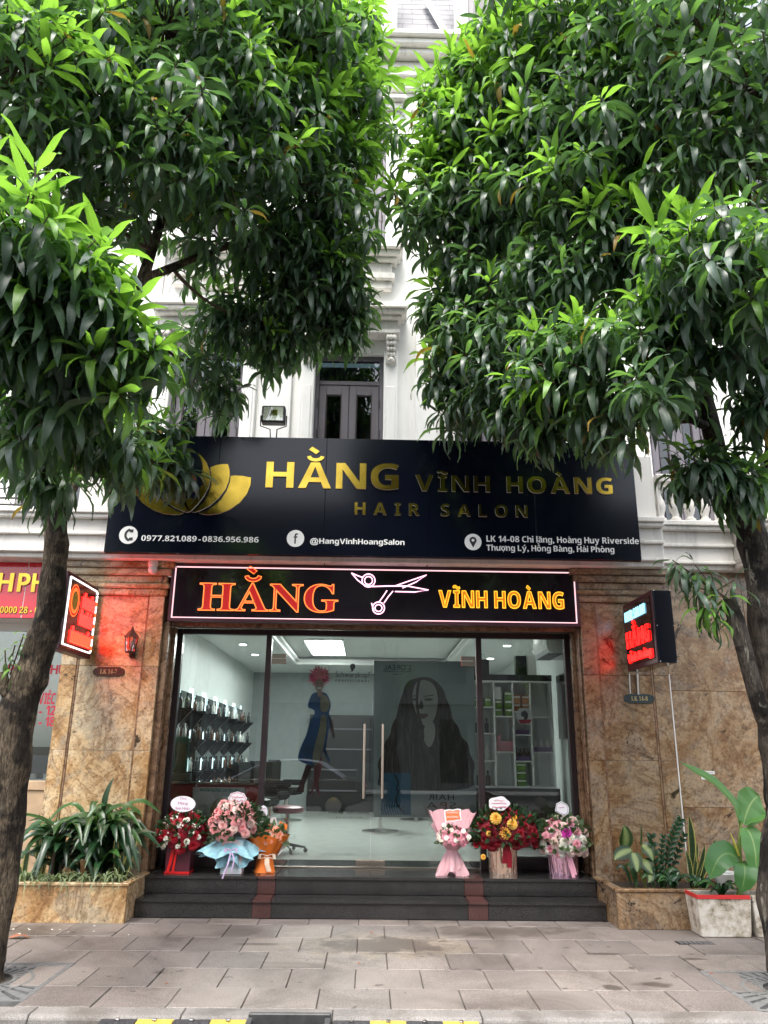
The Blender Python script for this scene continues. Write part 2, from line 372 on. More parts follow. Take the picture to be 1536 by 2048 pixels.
def white_paint(name, base=(.80, .80, .785), dirt=.12):
    m, t, b, N, L = nt(name); g = N.new('ShaderNodeNewGeometry')
    mp = N.new('ShaderNodeMapping'); mp.inputs['Scale'].default_value = (2.6, 2.6, .35); L.new(g.outputs['Position'], mp.inputs[0])
    n = tex(N, L, 'Noise', mp.outputs[0], Scale=1.6, Detail=9, Roughness=.7)
    c = ramp(N, [(.3, tuple(x*(1-dirt*1.8) for x in base)), (.5, base), (1, base)]); L.new(n.outputs['Fac'], c.inputs[0])
    n2 = tex(N, L, 'Noise', g.outputs['Position'], Scale=9, Detail=8, Roughness=.75)
    c2 = ramp(N, [(.26, (.55, .53, .5)), (.36, (1, 1, 1))]); L.new(n2.outputs['Fac'], c2.inputs[0])
    L.new(mix(N, L, c.outputs[0], c2.outputs[0], dirt*3, 'MULTIPLY'), b.inputs['Base Color']); b.inputs['Roughness'].default_value = .7; return m
M['white_wall'] = white_paint('white_wall_paint', dirt=.08)
M['white_trim'] = white_paint('white_trim_paint', (.74, .72, .68), .2)
M['white'] = pm('white_enamel', (.78, .78, .77), .35)
M['frame_grey'] = pm('window_frame_grey', (.135, .125, .145), .4)
M['frame_dark'] = pm('shopfront_aluminium', (.030, .021, .023), .35, noise=.15)
M['glass'] = glass('shop_glass', (.90, .94, .925), 2.2)
M['win_glass'] = glass('window_glass', (.25, .30, .30), 2.2)
M['steel'] = pm('brushed_steel', (.62, .60, .58), .22, 1.0)
M['steel_warm'] = pm('warm_steel', (.72, .62, .52), .25, 1.0)
M['slate'] = pm('slate_shingle', (.11, .113, .128), .5, noise=.2, nscale=5)
M['board'] = pm('black_sign_panel', (.0022, .0032, .009), .12, spec=.34)
M['gold'] = pm('gold_mirror_acrylic', (.46, .31, .045), .14, 1.0, noise=.35, nscale=3)
M['letter_edge'] = pm('letter_rim', (.72, .68, .60), .35)
M['print_white'] = pm('white_vinyl', (.75, .75, .73), .5)
M['print_black'] = pm('black_vinyl', (.008, .008, .008), .5)
M['print_red'] = pm('red_vinyl', (.50, .02, .05), .5)
M['led_face'] = pm('dark_gloss_acrylic', (.012, .009, .014), .09, coat=.4, noise=.1)
M['led_frame'] = pm('sign_box_frame', (.055, .016, .026), .35)
M['rim_light'] = emit('white_edge_strip', (1.0, .60, .64), .42)
M['neon_red'] = emit('neon_red_tube', (1.0, .22, .045), 0.55)
M['neon_redfill'] = emit('neon_red_face', (.62, .010, .010), 0.16)
M['neon_yellow'] = emit('neon_yellow_tube', (1.0, .50, .03), 0.50)
M['neon_orange'] = emit('neon_orange_face', (.9, .26, .006), 0.16)
M['neon_pink'] = emit('neon_pink_tube', (1.0, .50, .70), 0.8)
M['led_red'] = emit('led_red', (1.0, .005, .004), 3.0)
M['led_red_glow'] = emit('led_red_bright', (1.0, .005, .004), 7.0)
M['led_hot'] = emit('led_orange', (1.0, .10, .02), 0.8)
M['led_white'] = emit('led_white', (1.0, .95, .96), 0.9)
M['led_blue'] = emit('led_cyan', (.30, .75, 1.0), 0.6)
M['lamp'] = emit('ceiling_lamp', (.96, 1.0, .98), 12.0)
M['lamp_small'] = emit('downlight_lens', (1.0, .98, .94), 9.0)
M['red_panel'] = pm('red_gloss_panel', (.72, .014, .036), .14, coat=.3)
M['black'] = pm('black_plastic', (.012, .012, .013), .4)
M['dark_iron'] = pm('dark_iron', (.012, .012, .013), .45)
M['bronze'] = pm('aged_bronze', (.07, .035, .025), .4, .5)
M['pewter'] = pm('dark_green_enamel', (.03, .045, .045), .35, .2)
M['brass'] = pm('brass_letter', (.55, .42, .22), .3, .9)
M['soil'] = pm('potting_soil', (.03, .02, .013), .95, noise=.4, nscale=30, bump=.8, bscale=80)
M['foam'] = pm('white_foam_box', (.72, .69, .63), .75, noise=.16, nscale=6, bump=.15)
M['red_tape'] = pm('red_tape', (.55, .03, .03), .4)
M['terracotta'] = pm('terracotta', (.28, .08, .05), .7, noise=.2)
M['bark'] = None
M['room_wall'] = pm('salon_wall', (.60, .63, .62), .55, noise=.05)
M['room_wall_g'] = pm('salon_grey_wall', (.30, .33, .335), .55, noise=.05)
M['room_floor'] = pm('salon_floor_tile', (.52, .54, .50), .16, noise=.08)
M['room_ceil'] = pm('salon_ceiling', (.66, .68, .67), .6)
M['red_cabinet'] = pm('dark_red_cabinet', (.36, .02, .032), .4)
M['wood'] = pm('light_wood', (.42, .30, .19), .5, noise=.2, nscale=5)
M['mirror'] = pm('mirror', (.50, .54, .53), .03, 1.0)
# left-hand and right-hand bark differ: the right one is peeling and pale in places
def barkmat(name, dark, mid, pale, pale_amt, patch):
    m, t, b, N, L = nt(name); g = N.new('ShaderNodeNewGeometry')
    mp = N.new('ShaderNodeMapping'); mp.inputs['Scale'].default_value = (1, 1, .20); L.new(g.outputs['Position'], mp.inputs[0])
    n = tex(N, L, 'Noise', mp.outputs[0], Scale=52, Detail=10, Roughness=.78, Distortion=.9)
    c = ramp(N, [(.36, dark), (.50, mid), (.66, pale)]); L.new(n.outputs['Fac'], c.inputs[0])
    n2 = tex(N, L, 'Noise', g.outputs['Position'], Scale=3.6, Detail=6, Roughness=.6, Distortion=.5)
    c2 = ramp(N, [(patch-.05, (.12, .12, .13)), (patch+.05, (1, 1, 1))]); L.new(n2.outputs['Fac'], c2.inputs[0])
    col = mix(N, L, c.outputs[0], c2.outputs[0], .92, 'MULTIPLY')
    n3 = tex(N, L, 'Noise', mp.outputs[0], Scale=13, Detail=6, Roughness=.65, Distortion=.8)
    c3 = ramp(N, [(.60, (0, 0, 0)), (.66, (1, 1, 1))]); L.new(n3.outputs['Fac'], c3.inputs[0])
    f = N.new('ShaderNodeMath'); f.operation = 'MULTIPLY'; L.new(c3.outputs[0], f.inputs[0]); f.inputs[1].default_value = pale_amt
    col = mix(N, L, col, (.40, .37, .30), f.outputs[0])
    L.new(col, b.inputs['Base Color']); b.inputs['Roughness'].default_value = .85; b.inputs['Specular IOR Level'].default_value = .25
    u = N.new('ShaderNodeBump'); u.inputs['Strength'].default_value = 1.0; u.inputs['Distance'].default_value = .03
    L.new(n.outputs['Fac'], u.inputs['Height']); L.new(u.outputs[0], b.inputs['Normal']); return m
M['bark'] = barkmat('mango_bark', (.012, .009, .007), (.105, .078, .052), (.34, .265, .185), .10, .48)
M['bark_pale'] = barkmat('peeling_mango_bark', (.016, .014, .013), (.075, .062, .05), (.17, .145, .115), .75, .46)
M['twig'] = pm('twig_bark', (.075, .045, .03), .8, noise=.2)
M['leaf_old'] = leafmat('mango_leaf_old', (.046, .086, .060), (.15, .33, .08), .27, .45, var=.5, spec=.95)
M['leaf_mid'] = leafmat('mango_leaf', (.064, .132, .066), (.22, .46, .08), .36, .45, var=.45, spec=.9)
M['leaf_new'] = leafmat('mango_leaf_young', (.12, .265, .04), (.30, .60, .06), .46, .44, var=.4)
M['leaf_dry'] = leafmat('mango_leaf_yellowing', (.36, .24, .05), (.5, .35, .05), .35, .5, var=.35)
M['petiole'] = pm('leaf_stalk', (.18, .24, .05), .6)
# ------------------------------------------------------------------ lettering
_GC = {}
_TS = bpy.data.scenes.new('lettering_workbench')      # letters are shaped here, then the scene is removed
def _mapch(c, style):
    o = ord(c); b = {'sans': (0x1D5D4, 0x1D5EE, 0x1D7EC), 'serif': (0x1D400, 0x1D41A, 0x1D7CE)}.get(style)
    if b is None: return c
    if 'A' <= c <= 'Z': return chr(b[0]+o-65)
    if 'a' <= c <= 'z': return chr(b[1]+o-97)
    if '0' <= c <= '9': return chr(b[2]+o-48)
    return c
def glyph(c, style, ext=0.0, tube=0.0):
    k = (c, style, round(ext, 4), round(tube, 4))
    if k in _GC: return _GC[k]
    cu = bpy.data.curves.new('g', 'FONT'); cu.body = _mapch(c, style); cu.size = 1.0
    if tube: cu.fill_mode = 'NONE'; cu.bevel_depth = tube; cu.bevel_resolution = 1; cu.resolution_u = 5
    else: cu.extrude = ext; cu.resolution_u = 6
    if style in ('sans', 'serif') and not c.isalnum(): cu.offset = 0.02
    o = bpy.data.objects.new('g', cu); _TS.collection.objects.link(o)
    _TS.view_layers[0].update(); dg = _TS.view_layers[0].depsgraph
    me = bpy.data.meshes.new_from_object(o.evaluated_get(dg))
    v = np.array([tuple(p.co) for p in me.vertices]) if len(me.vertices) else np.zeros((0, 3))
    f = [tuple(p.vertices) for p in me.polygons]
    bpy.data.meshes.remove(me); bpy.data.objects.remove(o); bpy.data.curves.remove(cu)
    _GC[k] = (v, f); return _GC[k]
_CH = {}
def caph(style):
    if style not in _CH: _CH[style] = glyph('H', style)[0][:, 1].max()
    return _CH[style]
def _marklines(mk, x0, x1, top, bot, bold):
    """centre lines (2-D) and half width of a diacritic over a letter box"""
    c = (x0+x1)/2; w = 0.30; t = 0.075 if bold else 0.045; y = top+0.10
    if mk == '\u0300': return [([(c-.16, y+.20), (c+.06, y+.02)], t)], y+.24
    if mk == '\u0301': return [([(c-.06, y+.02), (c+.16, y+.20)], t)], y+.24
    if mk == '\u0302': return [([(c-.2, y), (c, y+.16), (c+.2, y)], t*.8)], y+.2
    if mk == '\u0306': return [([(c+.2*math.cos(a), y+.15+.15*math.sin(a)) for a in [math.pi*(1+i/8) for i in range(9)]], t*.8)], y+.17
    if mk == '\u0303': return [([(c-.24+.06*i, y+.08+.06*math.sin(i*.785)) for i in range(9)], t*.8)], y+.2
    if mk == '\u0309': return [([(c-.08, y+.2), (c+.04, y+.22), (c+.06, y+.12), (c, y+.06), (c, y)], t*.6)], y+.24
    if mk == '\u0323': return [([(c-.06, bot-.16), (c+.06, bot-.16)], .06)], top
    if mk == '\u031b': return [([(x1-.02, top-.06), (x1+.08, top-.02), (x1+.1, top+.1)], t*.7)], top
    return [], top
def _strip(line, t):
    L, Rr = [], []; n = len(line)
    for i, (x, y) in enumerate(line):
        ax, ay = line[max(i-1, 0)]; bx, by = line[min(i+1, n-1)]; dx, dy = bx-ax, by-ay; l = math.hypot(dx, dy) or 1
        L.append((x-dy/l*t, y+dx/l*t)); Rr.append((x+dy/l*t, y-dx/l*t))
    return L, Rr
def layout(s, style, gap=0.11, space=0.36, ext=0.0, tube=0.0):
    """list of (char, verts, faces) in units of the cap height, baseline at 0; width"""
    H = caph(style); out = []; x = 0.0; bold = style in ('sans', 'serif')
    for ch in s:
        if ch == ' ': x += space; continue
        ch2 = {'đ': 'd', 'Đ': 'D'}.get(ch, ch); d = unicodedata.normalize('NFD', ch2); base, marks = d[0], d[1:]
        v, f = glyph(base, style, ext, tube)
        if len(v) == 0: continue
        v = v/H; v = v.copy(); f = list(f)
        if tube: e = 0
        x0 = v[:, 0].min(); v[:, 0] += x-x0; w = v[:, 0].max()-x; top = v[:, 1].max(); bot = v[:, 1].min()
        if tube:
            pass
        parts_v = [v]; nf = f; nb = len(v)
        for mk in marks:
            ls, top = _marklines(mk, x, x+w, top, bot, bold)
            for line, t in ls:
                L, Rr = _strip(line, t)
                if tube:
                    poly = L+Rr[::-1]; b = MB(); b.tube([(p[0], p[1], 0) for p in poly+[poly[0]]], tube/H, 5)
                    vv = np.array(b.v); ff = b.f
                else:
                    e = ext/H; n = len(L)
                    vv = np.array([(p[0], p[1], e) for p in L+Rr]+[(p[0], p[1], -e) for p in L+Rr])
                    ff = []
                    for i in range(n-1): ff.append((i, n+i, n+i+1, i+1))
                    if e:
                        for i in range(n-1):
                            ff += [(2*n+i, 2*n+i+1, 3*n+i+1, 3*n+i), (i, i+1, 2*n+i+1, 2*n+i), (n+i, 3*n+i, 3*n+i+1, n+i+1)]
                        ff += [(0, 2*n, 3*n, n), (n-1, 2*n-1, 4*n-1, 3*n-1)]
                parts_v.append(vv); nf = nf+[tuple(i+nb for i in q) for q in ff]; nb += len(vv)
        out.append((ch, np.concatenate(parts_v), nf)); x += w+gap
    return out, max(x-gap, 1e-3)
def text(s, O, width, cap, mat, parent, name='lettering', style='sans', depth=0.0, tube=0.0, Rv=(1, 0, 0), Uv=(0, 0, 1),
         per=False, gap=0.11, space=0.36, label=None, rim=None, align='l', slant=0.0):
    """letters with the baseline's left end at O; width None keeps the natural width. tube = radius of a neon outline in metres"""
    H = caph(style); O = Vector(O); Rv = Vector(Rv); Uv = Vector(Uv); Nv = Rv.cross(Uv)
    lay, w = layout(s, style, gap, space, (depth/2/cap*H) if depth else 0.0, (tube/cap*H) if tube else 0.0)
    sx = cap if width is None else width/w
    if align == 'c': O = O-Rv*(w*sx/2)
    res = []; allmb = MB()
    for ch, v, f in lay:
        mb = MB() if per else allmb
        vs = [O+Rv*(p[0]*sx+slant*p[1]*cap)+Uv*(p[1]*cap)+Nv*(p[2]*cap+depth/2) for p in v]
        mi = 0
        if rim and depth:
            b = len(mb.v); mb.v.extend([tuple(p) for p in vs])
            for q in f:
                zs = [v[i][2] for i in q]; mb.f.append([i+b for i in q]); mb.m.append(0 if max(zs)-min(zs) < 1e-6 and zs[0] > 0 else 1)
        else: mb.add(vs, f)
        if per: res.append(mb.build(name, [mat, rim] if rim else [mat], parent))
    if not per: res.append(allmb.build(name, [mat, rim] if rim else [mat], parent))
    if label:
        for r in res: r['label'] = label
    return res
# ------------------------------------------------------------------ ground
ROAD_Z = -0.13
M['dry_leaf'] = pm('dry_leaf', (.26, .10, .055), .8); M['petal_white'] = pm('pale_petal', (.6, .58, .52), .6)
ground = struct(MB().box(-160, 160, -160, 160, -0.60, -0.145), 'ground', M['asphalt'])
road = struct(MB().box(-160, 160, -13.2, -2.80, -0.145, ROAD_Z), 'road', M['asphalt'])
pav = struct(MB().box(-40, 40, -2.70, 2.0, -0.2, -0.016), 'pavement', M['mortar'])
rows = [(-.005, -.250), (-.254, -.772), (-.776, -1.266), (-1.270, -1.764), (-1.768, -2.257), (-2.261, -2.698)]
PW = 0.474; _rng = random.Random(3)
_pm = {}
def paver_mesh(w, d):
    k = (round(w, 3), round(d, 3))
    if k not in _pm:
        _pm[k] = MB().box(-w/2, w/2, -d/2, d/2, -.05, 0).mesh('paver', M['paver'], bevel=.004)
    return _pm[k]
GRATES = [(-2.66, -2.16, .62), (2.98, -2.24, .62)]
for r, (ya, yb) in enumerate(rows):
    off = 0.0 if r % 2 else 0.237
    for i in range(-11, 12):
        xc = -0.545+off+i*PW
        if abs(xc) > 5.0: continue
        if ya < -1.7 and any(abs(xc-g[0]) < .22+.19 and abs((ya+yb)/2-g[1]) < .45 for g in GRATES): continue
        p = link('paver', paver_mesh(PW-.006, ya-yb), pav)
        p.location = (xc, (ya+yb)/2, _rng.uniform(-.0025, .0025)); p.rotation_euler = (_rng.uniform(-.002, .002), _rng.uniform(-.002, .002), _rng.uniform(-.003, .003))
# plain paving beyond the stones that can be told apart
far = MB(); far.box(-40, -5.3, -2.70, 1.0, -.016, -.002); far.box(5.3, 40, -2.70, 1.0, -.016, -.002)
o = far.build('far_paving', M['paver'], pav); o['kind'] = 'stuff'
# kerb stones with a sloping nose
kerb_prof = [(-2.703, -.14), (-2.703, .002), (-2.835, .0), (-2.860, -.02), (-2.866, -.14)]
kx = [-6.0+.925*i for i in range(14)]
for i in range(len(kx)-1):
    MB().prismx(kerb_prof, kx[i]+.25+.003, kx[i+1]+.25-.003).build('kerb_stone', M['kerb'], pav, bevel=.006)
fk = MB(); fk.prismx(kerb_prof, -40, kx[0]+.245); fk.prismx(kerb_prof, kx[-1]+.256, 40)
o = fk.build('far_kerb', M['kerb'], pav); o['kind'] = 'stuff'
# tree grates: cast squares with a round hole and radiating slots
def grate(cx, cy, label):
    t = thing('tree_grate', label, 'tree grate', (cx, cy, 0), 'cast tree grates in the pavement')
    S = .47; fr = MB()
    for a in range(4):
        c, s_ = [(1, 0), (0, 1), (-1, 0), (0, -1)][a]
        q = [(-S, -S), (S, -S), (S, -S+.035), (-S, -S+.035)] if a % 2 == 0 else [(-S, -S+.036), (-S+.035, -S+.036), (-S+.035, S-.036), (-S, S-.036)]
        q = [(x*1, y*1) for x, y in q] if a < 2 else [(-x, -y) for x, y in q]
        fr.prismz([(cx+x, cy+y) for x, y in q], -.03, .004)
    fr.build('grate_frame', M['grate'], t)
    # spokes between the slots
    n = 32
    for k in range(n):
        a0 = 2*math.pi*(k+.18)/n; a1 = 2*math.pi*(k+.82)/n
        def rim(a):
            m = max(abs(math.cos(a)), abs(math.sin(a))); return (S-.037)/m
        pts = [(cx+.2*math.cos(a0), cy+.2*math.sin(a0)), (cx+rim(a0)*math.cos(a0), cy+rim(a0)*math.sin(a0)),
               (cx+rim(a1)*math.cos(a1), cy+rim(a1)*math.sin(a1)), (cx+.2*math.cos(a1), cy+.2*math.sin(a1))]
        MB().prismz(pts, -.03, .001).build('grate_bar', M['grate'], t)
    m = 40
    for r0, r1, z in ((.19, .215, .003), (.31, .335, .0028)):
        rg = MB()
        for i in range(m):
            a, b_ = 2*math.pi*i/m, 2*math.pi*(i+1)/m
            rg.prismz([(cx+r0*math.cos(a), cy+r0*math.sin(a)), (cx+r1*math.cos(a), cy+r1*math.sin(a)), (cx+r1*math.cos(b_), cy+r1*math.sin(b_)), (cx+r0*math.cos(b_), cy+r0*math.sin(b_))], -.03, z)
        rg.build('grate_ring', M['grate'], t)
    so = MB().box(cx-S, cx+S, cy-S, cy+S, -.1, -.031); so.build('soil', M['soil'], t)
M['grate'] = pm('cast_concrete_grate', (.13, .132, .13), .75, noise=.25, nscale=20)
grate(GRATES[0][0], GRATES[0][1]+.02, 'grey slotted tree grate round the foot of the left trunk')
grate(GRATES[1][0], GRATES[1][1]+.02, 'grey slotted tree grate at the right edge of the pavement')
# rubber kerb ramps in the gutter: black and yellow blocks
M['rubber_black'] = pm('black_rubber', (.03, .03, .033), .75, noise=.3, nscale=25)
M['rubber_yellow'] = pm('yellow_rubber', (.50, .37, .06), .7, noise=.25, nscale=25)
def ramp_block(x0, x1, col, parent):
    y0, y1 = -3.20, -2.870
    mb = MB(); prof = [(y1, ROAD_Z), (y1, -.012), (y1-.06, -.012), (y0, ROAD_Z+.012), (y0, ROAD_Z)]
    mb.prismx(prof, x0+.002, x1-.002)
    b = mb.build('rubber_block', M[col], parent, bevel=.004)
    rb = MB(); n = 5
    for k in range(n):                                   # raised chevron ribs on the slope
        xa = x0+.02+(x1-x0-.04)*k/n; w = .02
        def P(x, t): return (x, y1-.065-(y1-.065-y0-.02)*t, -.012-(-.012-ROAD_Z-.012)*t*.93+.006)
        A, B_, C_ = P(xa, 0), P(xa+.07, .5), P(xa, 1)
        A2, B2, C2 = P(xa+w, 0), P(xa+.07+w, .5), P(xa+w, 1)
        lo = lambda p: (p[0], p[1], p[2]-.015)
        for q in ((A, A2, B2, B_), (B_, B2, C2, C_)):
            vs = list(q)+[lo(p) for p in q]
            rb.add(vs, [(0, 1, 2, 3), (0, 4, 5, 1), (1, 5, 6, 2), (2, 6, 7, 3), (3, 7, 4, 0)])
    rb.build('tread_rib', M[col], b)
    bo = MB().lathe([(.016, 0), (.016, .012), (.011, .016)], ((x0+x1)/2, y1-.045, -.012), 8); bo.build('bolt', M['steel'], b)
def ramp_run(x, n, start, label):
    t = thing('kerb_ramp', label, 'kerb ramp', (x, -3.0, ROAD_Z), 'rubber ramps laid in the gutter')
    for k in range(n):
        ramp_block(x+k*.222, x+(k+1)*.222, ('rubber_black', 'rubber_yellow')[(k+start) % 2], t)
ramp_run(-1.60, 4, 0, 'black and yellow rubber kerb ramp left of the steel drain frame')
ramp_run(-.19, 4, 0, 'black and yellow rubber kerb ramp right of the steel drain frame')
M['gully'] = pm('weathered_steel', (.055, .056, .058), .55, .3, noise=.3, nscale=20)
t = thing('street_drain', 'grey steel gully frame set against the kerb', 'drain', (-.46, -2.95, ROAD_Z))
fx0, fx1 = -.705, -.205
mb = MB(); mb.box(fx0, fx1, -2.905, -2.870, -.14, .03); mb.build('back_rail', M['gully'], t, bevel=.006)
for xa, xb in ((fx0, fx0+.035), (fx1-.035, fx1)):
    MB().box(xa, xb, -3.4, -2.937, -.14, .02).build('side_rail', M['gully'], t, bevel=.005)
for k in range(5): MB().box(fx0+.037, fx1-.037, -3.00-.07*k, -2.97-.07*k, -.13, -.03).build('grate_bar', M['grate'], t)
# petals and flecks of litter by the left planter
_rl = random.Random(12)
for k in range(16):
    p = onZ(_rl.uniform(25, 260), _rl.uniform(1852, 1872), 0) if k < 11 else onZ(_rl.uniform(300, 1450), _rl.uniform(1862, 1990), 0); a = _rl.uniform(0, 6.28); q = _rl.uniform(.010, .02)
    mb = MB(); mb.add([(p.x+q*math.cos(a+i*1.2566)*(1 if i % 2 else .6), p.y+q*math.sin(a+i*1.2566), .004+.003*(i % 2)) for i in range(5)]+[(p.x, p.y, .010)], [(i, (i+1) % 5, 5) for i in range(5)])
    mb.own('fallen_petal', M['petal_white'] if k < 11 else M['dry_leaf'], 'tiny pale petal fallen on the paving by the left planter' if k < 11 else 'tiny brown leaf fleck lying on the open paving', 'petal', (p.x, p.y, .004), 'petals fallen by the left planter' if k < 11 else 'leaf flecks on the paving')
# a dry leaf and a small drain cover on the pavement
p = onZ(35, 1877, 0); mb = MB()
mb.add([(p.x-.09, p.y, .004), (p.x-.03, p.y+.035, .03), (p.x+.06, p.y+.03, .022), (p.x+.11, p.y-.01, .006), (p.x+.04, p.y-.03, .03), (p.x-.03, p.y-.03, .012)], [(0, 1, 5), (1, 2, 4, 5), (2, 3, 4)])
mb.own('fallen_leaf', M['dry_leaf'], 'curled brown leaf lying on the paving by the left planter', 'leaf', (p.x, p.y, .003))
p = onZ(1390, 1886, 0); t = thing('drain_cover', 'small dark drain cover in the paving near the foam box', 'drain cover', (p.x, p.y, 0))
MB().box(p.x-.16, p.x+.16, p.y-.06, p.y+.06, -.02, .003).build('frame', M['dark_iron'], t, bevel=.003)
for k in range(7): MB().box(p.x-.14+.042*k, p.x-.115+.042*k, p.y-.045, p.y+.045, .003, .006).build('grate_bar', M['grate'], t)
# ------------------------------------------------------------------ the salon's house: stone ground floor
YP, YG, YW, ZF = .45, .94, 1.5, .33
house = thing('townhouse', 'white townhouse over the golden stone shopfront between the two trees', 'building', (0, YW, 0))
def pilaster(x0, x1, mat, zj, parent, inner):
    """clad pier: edge strips standing proud of stacked slabs, moulded cap"""
    w = .17
    for a, b in ((x0, x0+w), (x1-w, x1)):
        zs = [ZF-.33]+zj+[3.22]
        for k in range(len(zs)-1):
            MB().box(a, b, YP, YP+.35, zs[k]+.0015, zs[k+1]-.0015).build('stone_panel', mat, parent, bevel=.004)
        ia = a+w if a == x0 else a-.022; 
        MB().box(ia, ia+.022, YP+.010, YP+.3, .0, 3.22).build('moulding_strip', M['brown_marble'], parent, bevel=.006)
    zs = [0.0]+zj+[3.22]
    for k in range(len(zs)-1):
        MB().box(x0+w+.0225, x1-w-.0225, YP+.022, YP+.33, zs[k]+.0015, zs[k+1]-.0015).build('stone_panel', mat, parent, bevel=.003)
    steps = [(3.222, 3.30, .03), (3.301, 3.36, .055), (3.361, 3.45, .02), (3.451, 3.53, .07), (3.531, 3.600, .115)]
    for za, zb, e in steps:
        MB().box(x0-e, x1+e, YP-e, YP+.36, za, zb).build('cap_course', mat, parent, bevel=.012, seg=2)
pilaster(-3.435, -2.36, M['gold_granite'], [1.53, 2.43], house, 1)
pilaster(2.39, 3.345, M['gold_granite_shade'], [1.49, 2.40], house, -1)
# jambs and lintel in brown marble
for s, xa, xb in ((-1, -2.358, -2.29), (1, 2.367, 2.388)):
    MB().box(xa, xb, YP+.06, 1.02, ZF, 2.94).build('jamb', M['brown_marble'], house, bevel=.006)
    xc = xb if s < 0 else xa-.04
    MB().box(xc-.0, xc+.04, YP+.20, YP+.30, ZF+.001, 2.90).build('jamb_bead', M['brown_marble'], house, bevel=.012, seg=2)
MB().box(-2.36, 2.39, .62, 1.05, 2.942, 3.60).build('lintel', M['brown_marble'], house)
MB().box(-2.30, 2.38, .585, .619, 2.90, 2.985).build('lintel_moulding', M['brown_marble'], house, bevel=.012, seg=2)
MB().box(-2.29, 2.367, .86, .90, 2.925, 2.941).build('lintel_strip', M['steel_warm'], house)
# moulded ledge under the balcony, built as courses
def ledge(x0, x1, parent, dy=0.0, mat='white_trim'):
    for ya, yb, za, zb in ((.24, 1.5, 3.602, 3.66), (.19, 1.5, 3.661, 3.70), (.215, 1.5, 3.701, 3.86), (.17, 1.5, 3.861, 3.90), (.20, 1.5, 3.901, 4.05), (.13, 1.5, 4.051, 4.10), (.10, 1.5, 4.101, 4.16)):
        MB().box(x0, x1, ya+dy, yb, za, zb).build('ledge_course', M[mat], parent, bevel=.008)
ledge(-3.49, 3.34, house)
# balcony parapet behind the sign board
MB().box(-3.4, 3.3, .24, .36, 4.162, 4.95).build('parapet', M['white_trim'], house)
# upper wall with openings
def wall_open(name, x0, x1, z0, z1, ops, y0, th, parent, mat):
    xs = sorted(set([x0, x1]+[v for o in ops for v in o[:2]])); zs = sorted(set([z0, z1]+[v for o in ops for v in o[2:]]))
    mb = MB()
    for i in range(len(xs)-1):
        for j in range(len(zs)-1):
            cx, cz = (xs[i]+xs[i+1])/2, (zs[j]+zs[j+1])/2
            if any(o[0] < cx < o[1] and o[2] < cz < o[3] for o in ops): continue
            mb.box(xs[i], xs[i+1], y0, y0+th, zs[j], zs[j+1])
    return mb.build(name, mat, parent)
DX = [(-2.845, -1.85), (-.845, .119), (1.13, 2.09)]
Z1, Z2 = 4.2, 6.955
ops = [(a, b, Z1, Z2) for a, b in DX]+[(a, b, 8.75, 11.0) for a, b in DX]
wall_open('wall', -3.49, 3.34, 4.162, 12.4, ops, YW, .3, house, M['white_wall'])
def french_door(x0, x1, z0, z1, parent, zt=6.50, name='balcony_door'):
    y = YW+.10; f = MB(); w = .055
    f.box(x0, x0+w, y, y+.09, z0, z1); f.box(x1-w, x1, y, y+.09, z0, z1); f.box(x0+w, x1-w, y, y+.09, z1-w*1.3, z1); f.box(x0+w, x1-w, y, y+.09, zt, zt+.06)
    fr = f.build(name, M['frame_grey'], parent, bevel=.006)
    MB().box(x0+w, x1-w, y+.04, y+.05, zt+.06, z1-w*1.3).build('transom_pane', M['win_glass'], fr)
    xm = (x0+x1)/2
    for a, b in ((x0+w+.004, xm-.003), (xm+.003, x1-w-.004)):
        l = MB(); q = .10
        l.box(a, a+q, y+.012, y+.07, z0, zt-.004); l.box(b-q, b, y+.012, y+.07, z0, zt-.004); l.box(a+q, b-q, y+.012, y+.07, zt-.15, zt-.004); l.box(a+q, b-q, y+.012, y+.07, z0, z0+.3)
        l.build('door_leaf', M['frame_grey'], fr, bevel=.008)
        s = MB(); e = .015
        for xa, xb, za, zb in ((a+q, a+q+e, z0+.3, zt-.15), (b-q-e, b-q, z0+.3, zt-.15), (a+q+e, b-q-e, zt-.15-e, zt-.15)): s.box(xa, xb, y+.022, y+.06, za, zb)
        s.build('glazing_bead', M['frame_dark'], fr)
        MB().box(a+q, b-q, y+.04, y+.05, z0+.3, zt-.15).build('pane', M['win_glass'], fr)
    for xh in (x0+.045, x1-.062):
        for zh in (z0+.5, (z0+zt)/2+.35, zt-.35): MB().tube([(xh+.008, y-.004, zh), (xh+.008, y-.004, zh+.11)], .010, 6).build('hinge', M['frame_dark'], fr)
    MB().box(x0, x1, y+.35, y+.36, z0, z1).build('dark_backing', M['dark_room'], parent)  # flat dark sheet; its colour stands in for the unlit room behind
M['dark_room'] = pm('dark_room_sheet', (.035, .04, .042), .9)
for a, b in DX: french_door(a, b, Z1, Z2, house)
for a, b in DX: french_door(a, b, 8.75, 11.0, house, 10.45, 'upper_window')
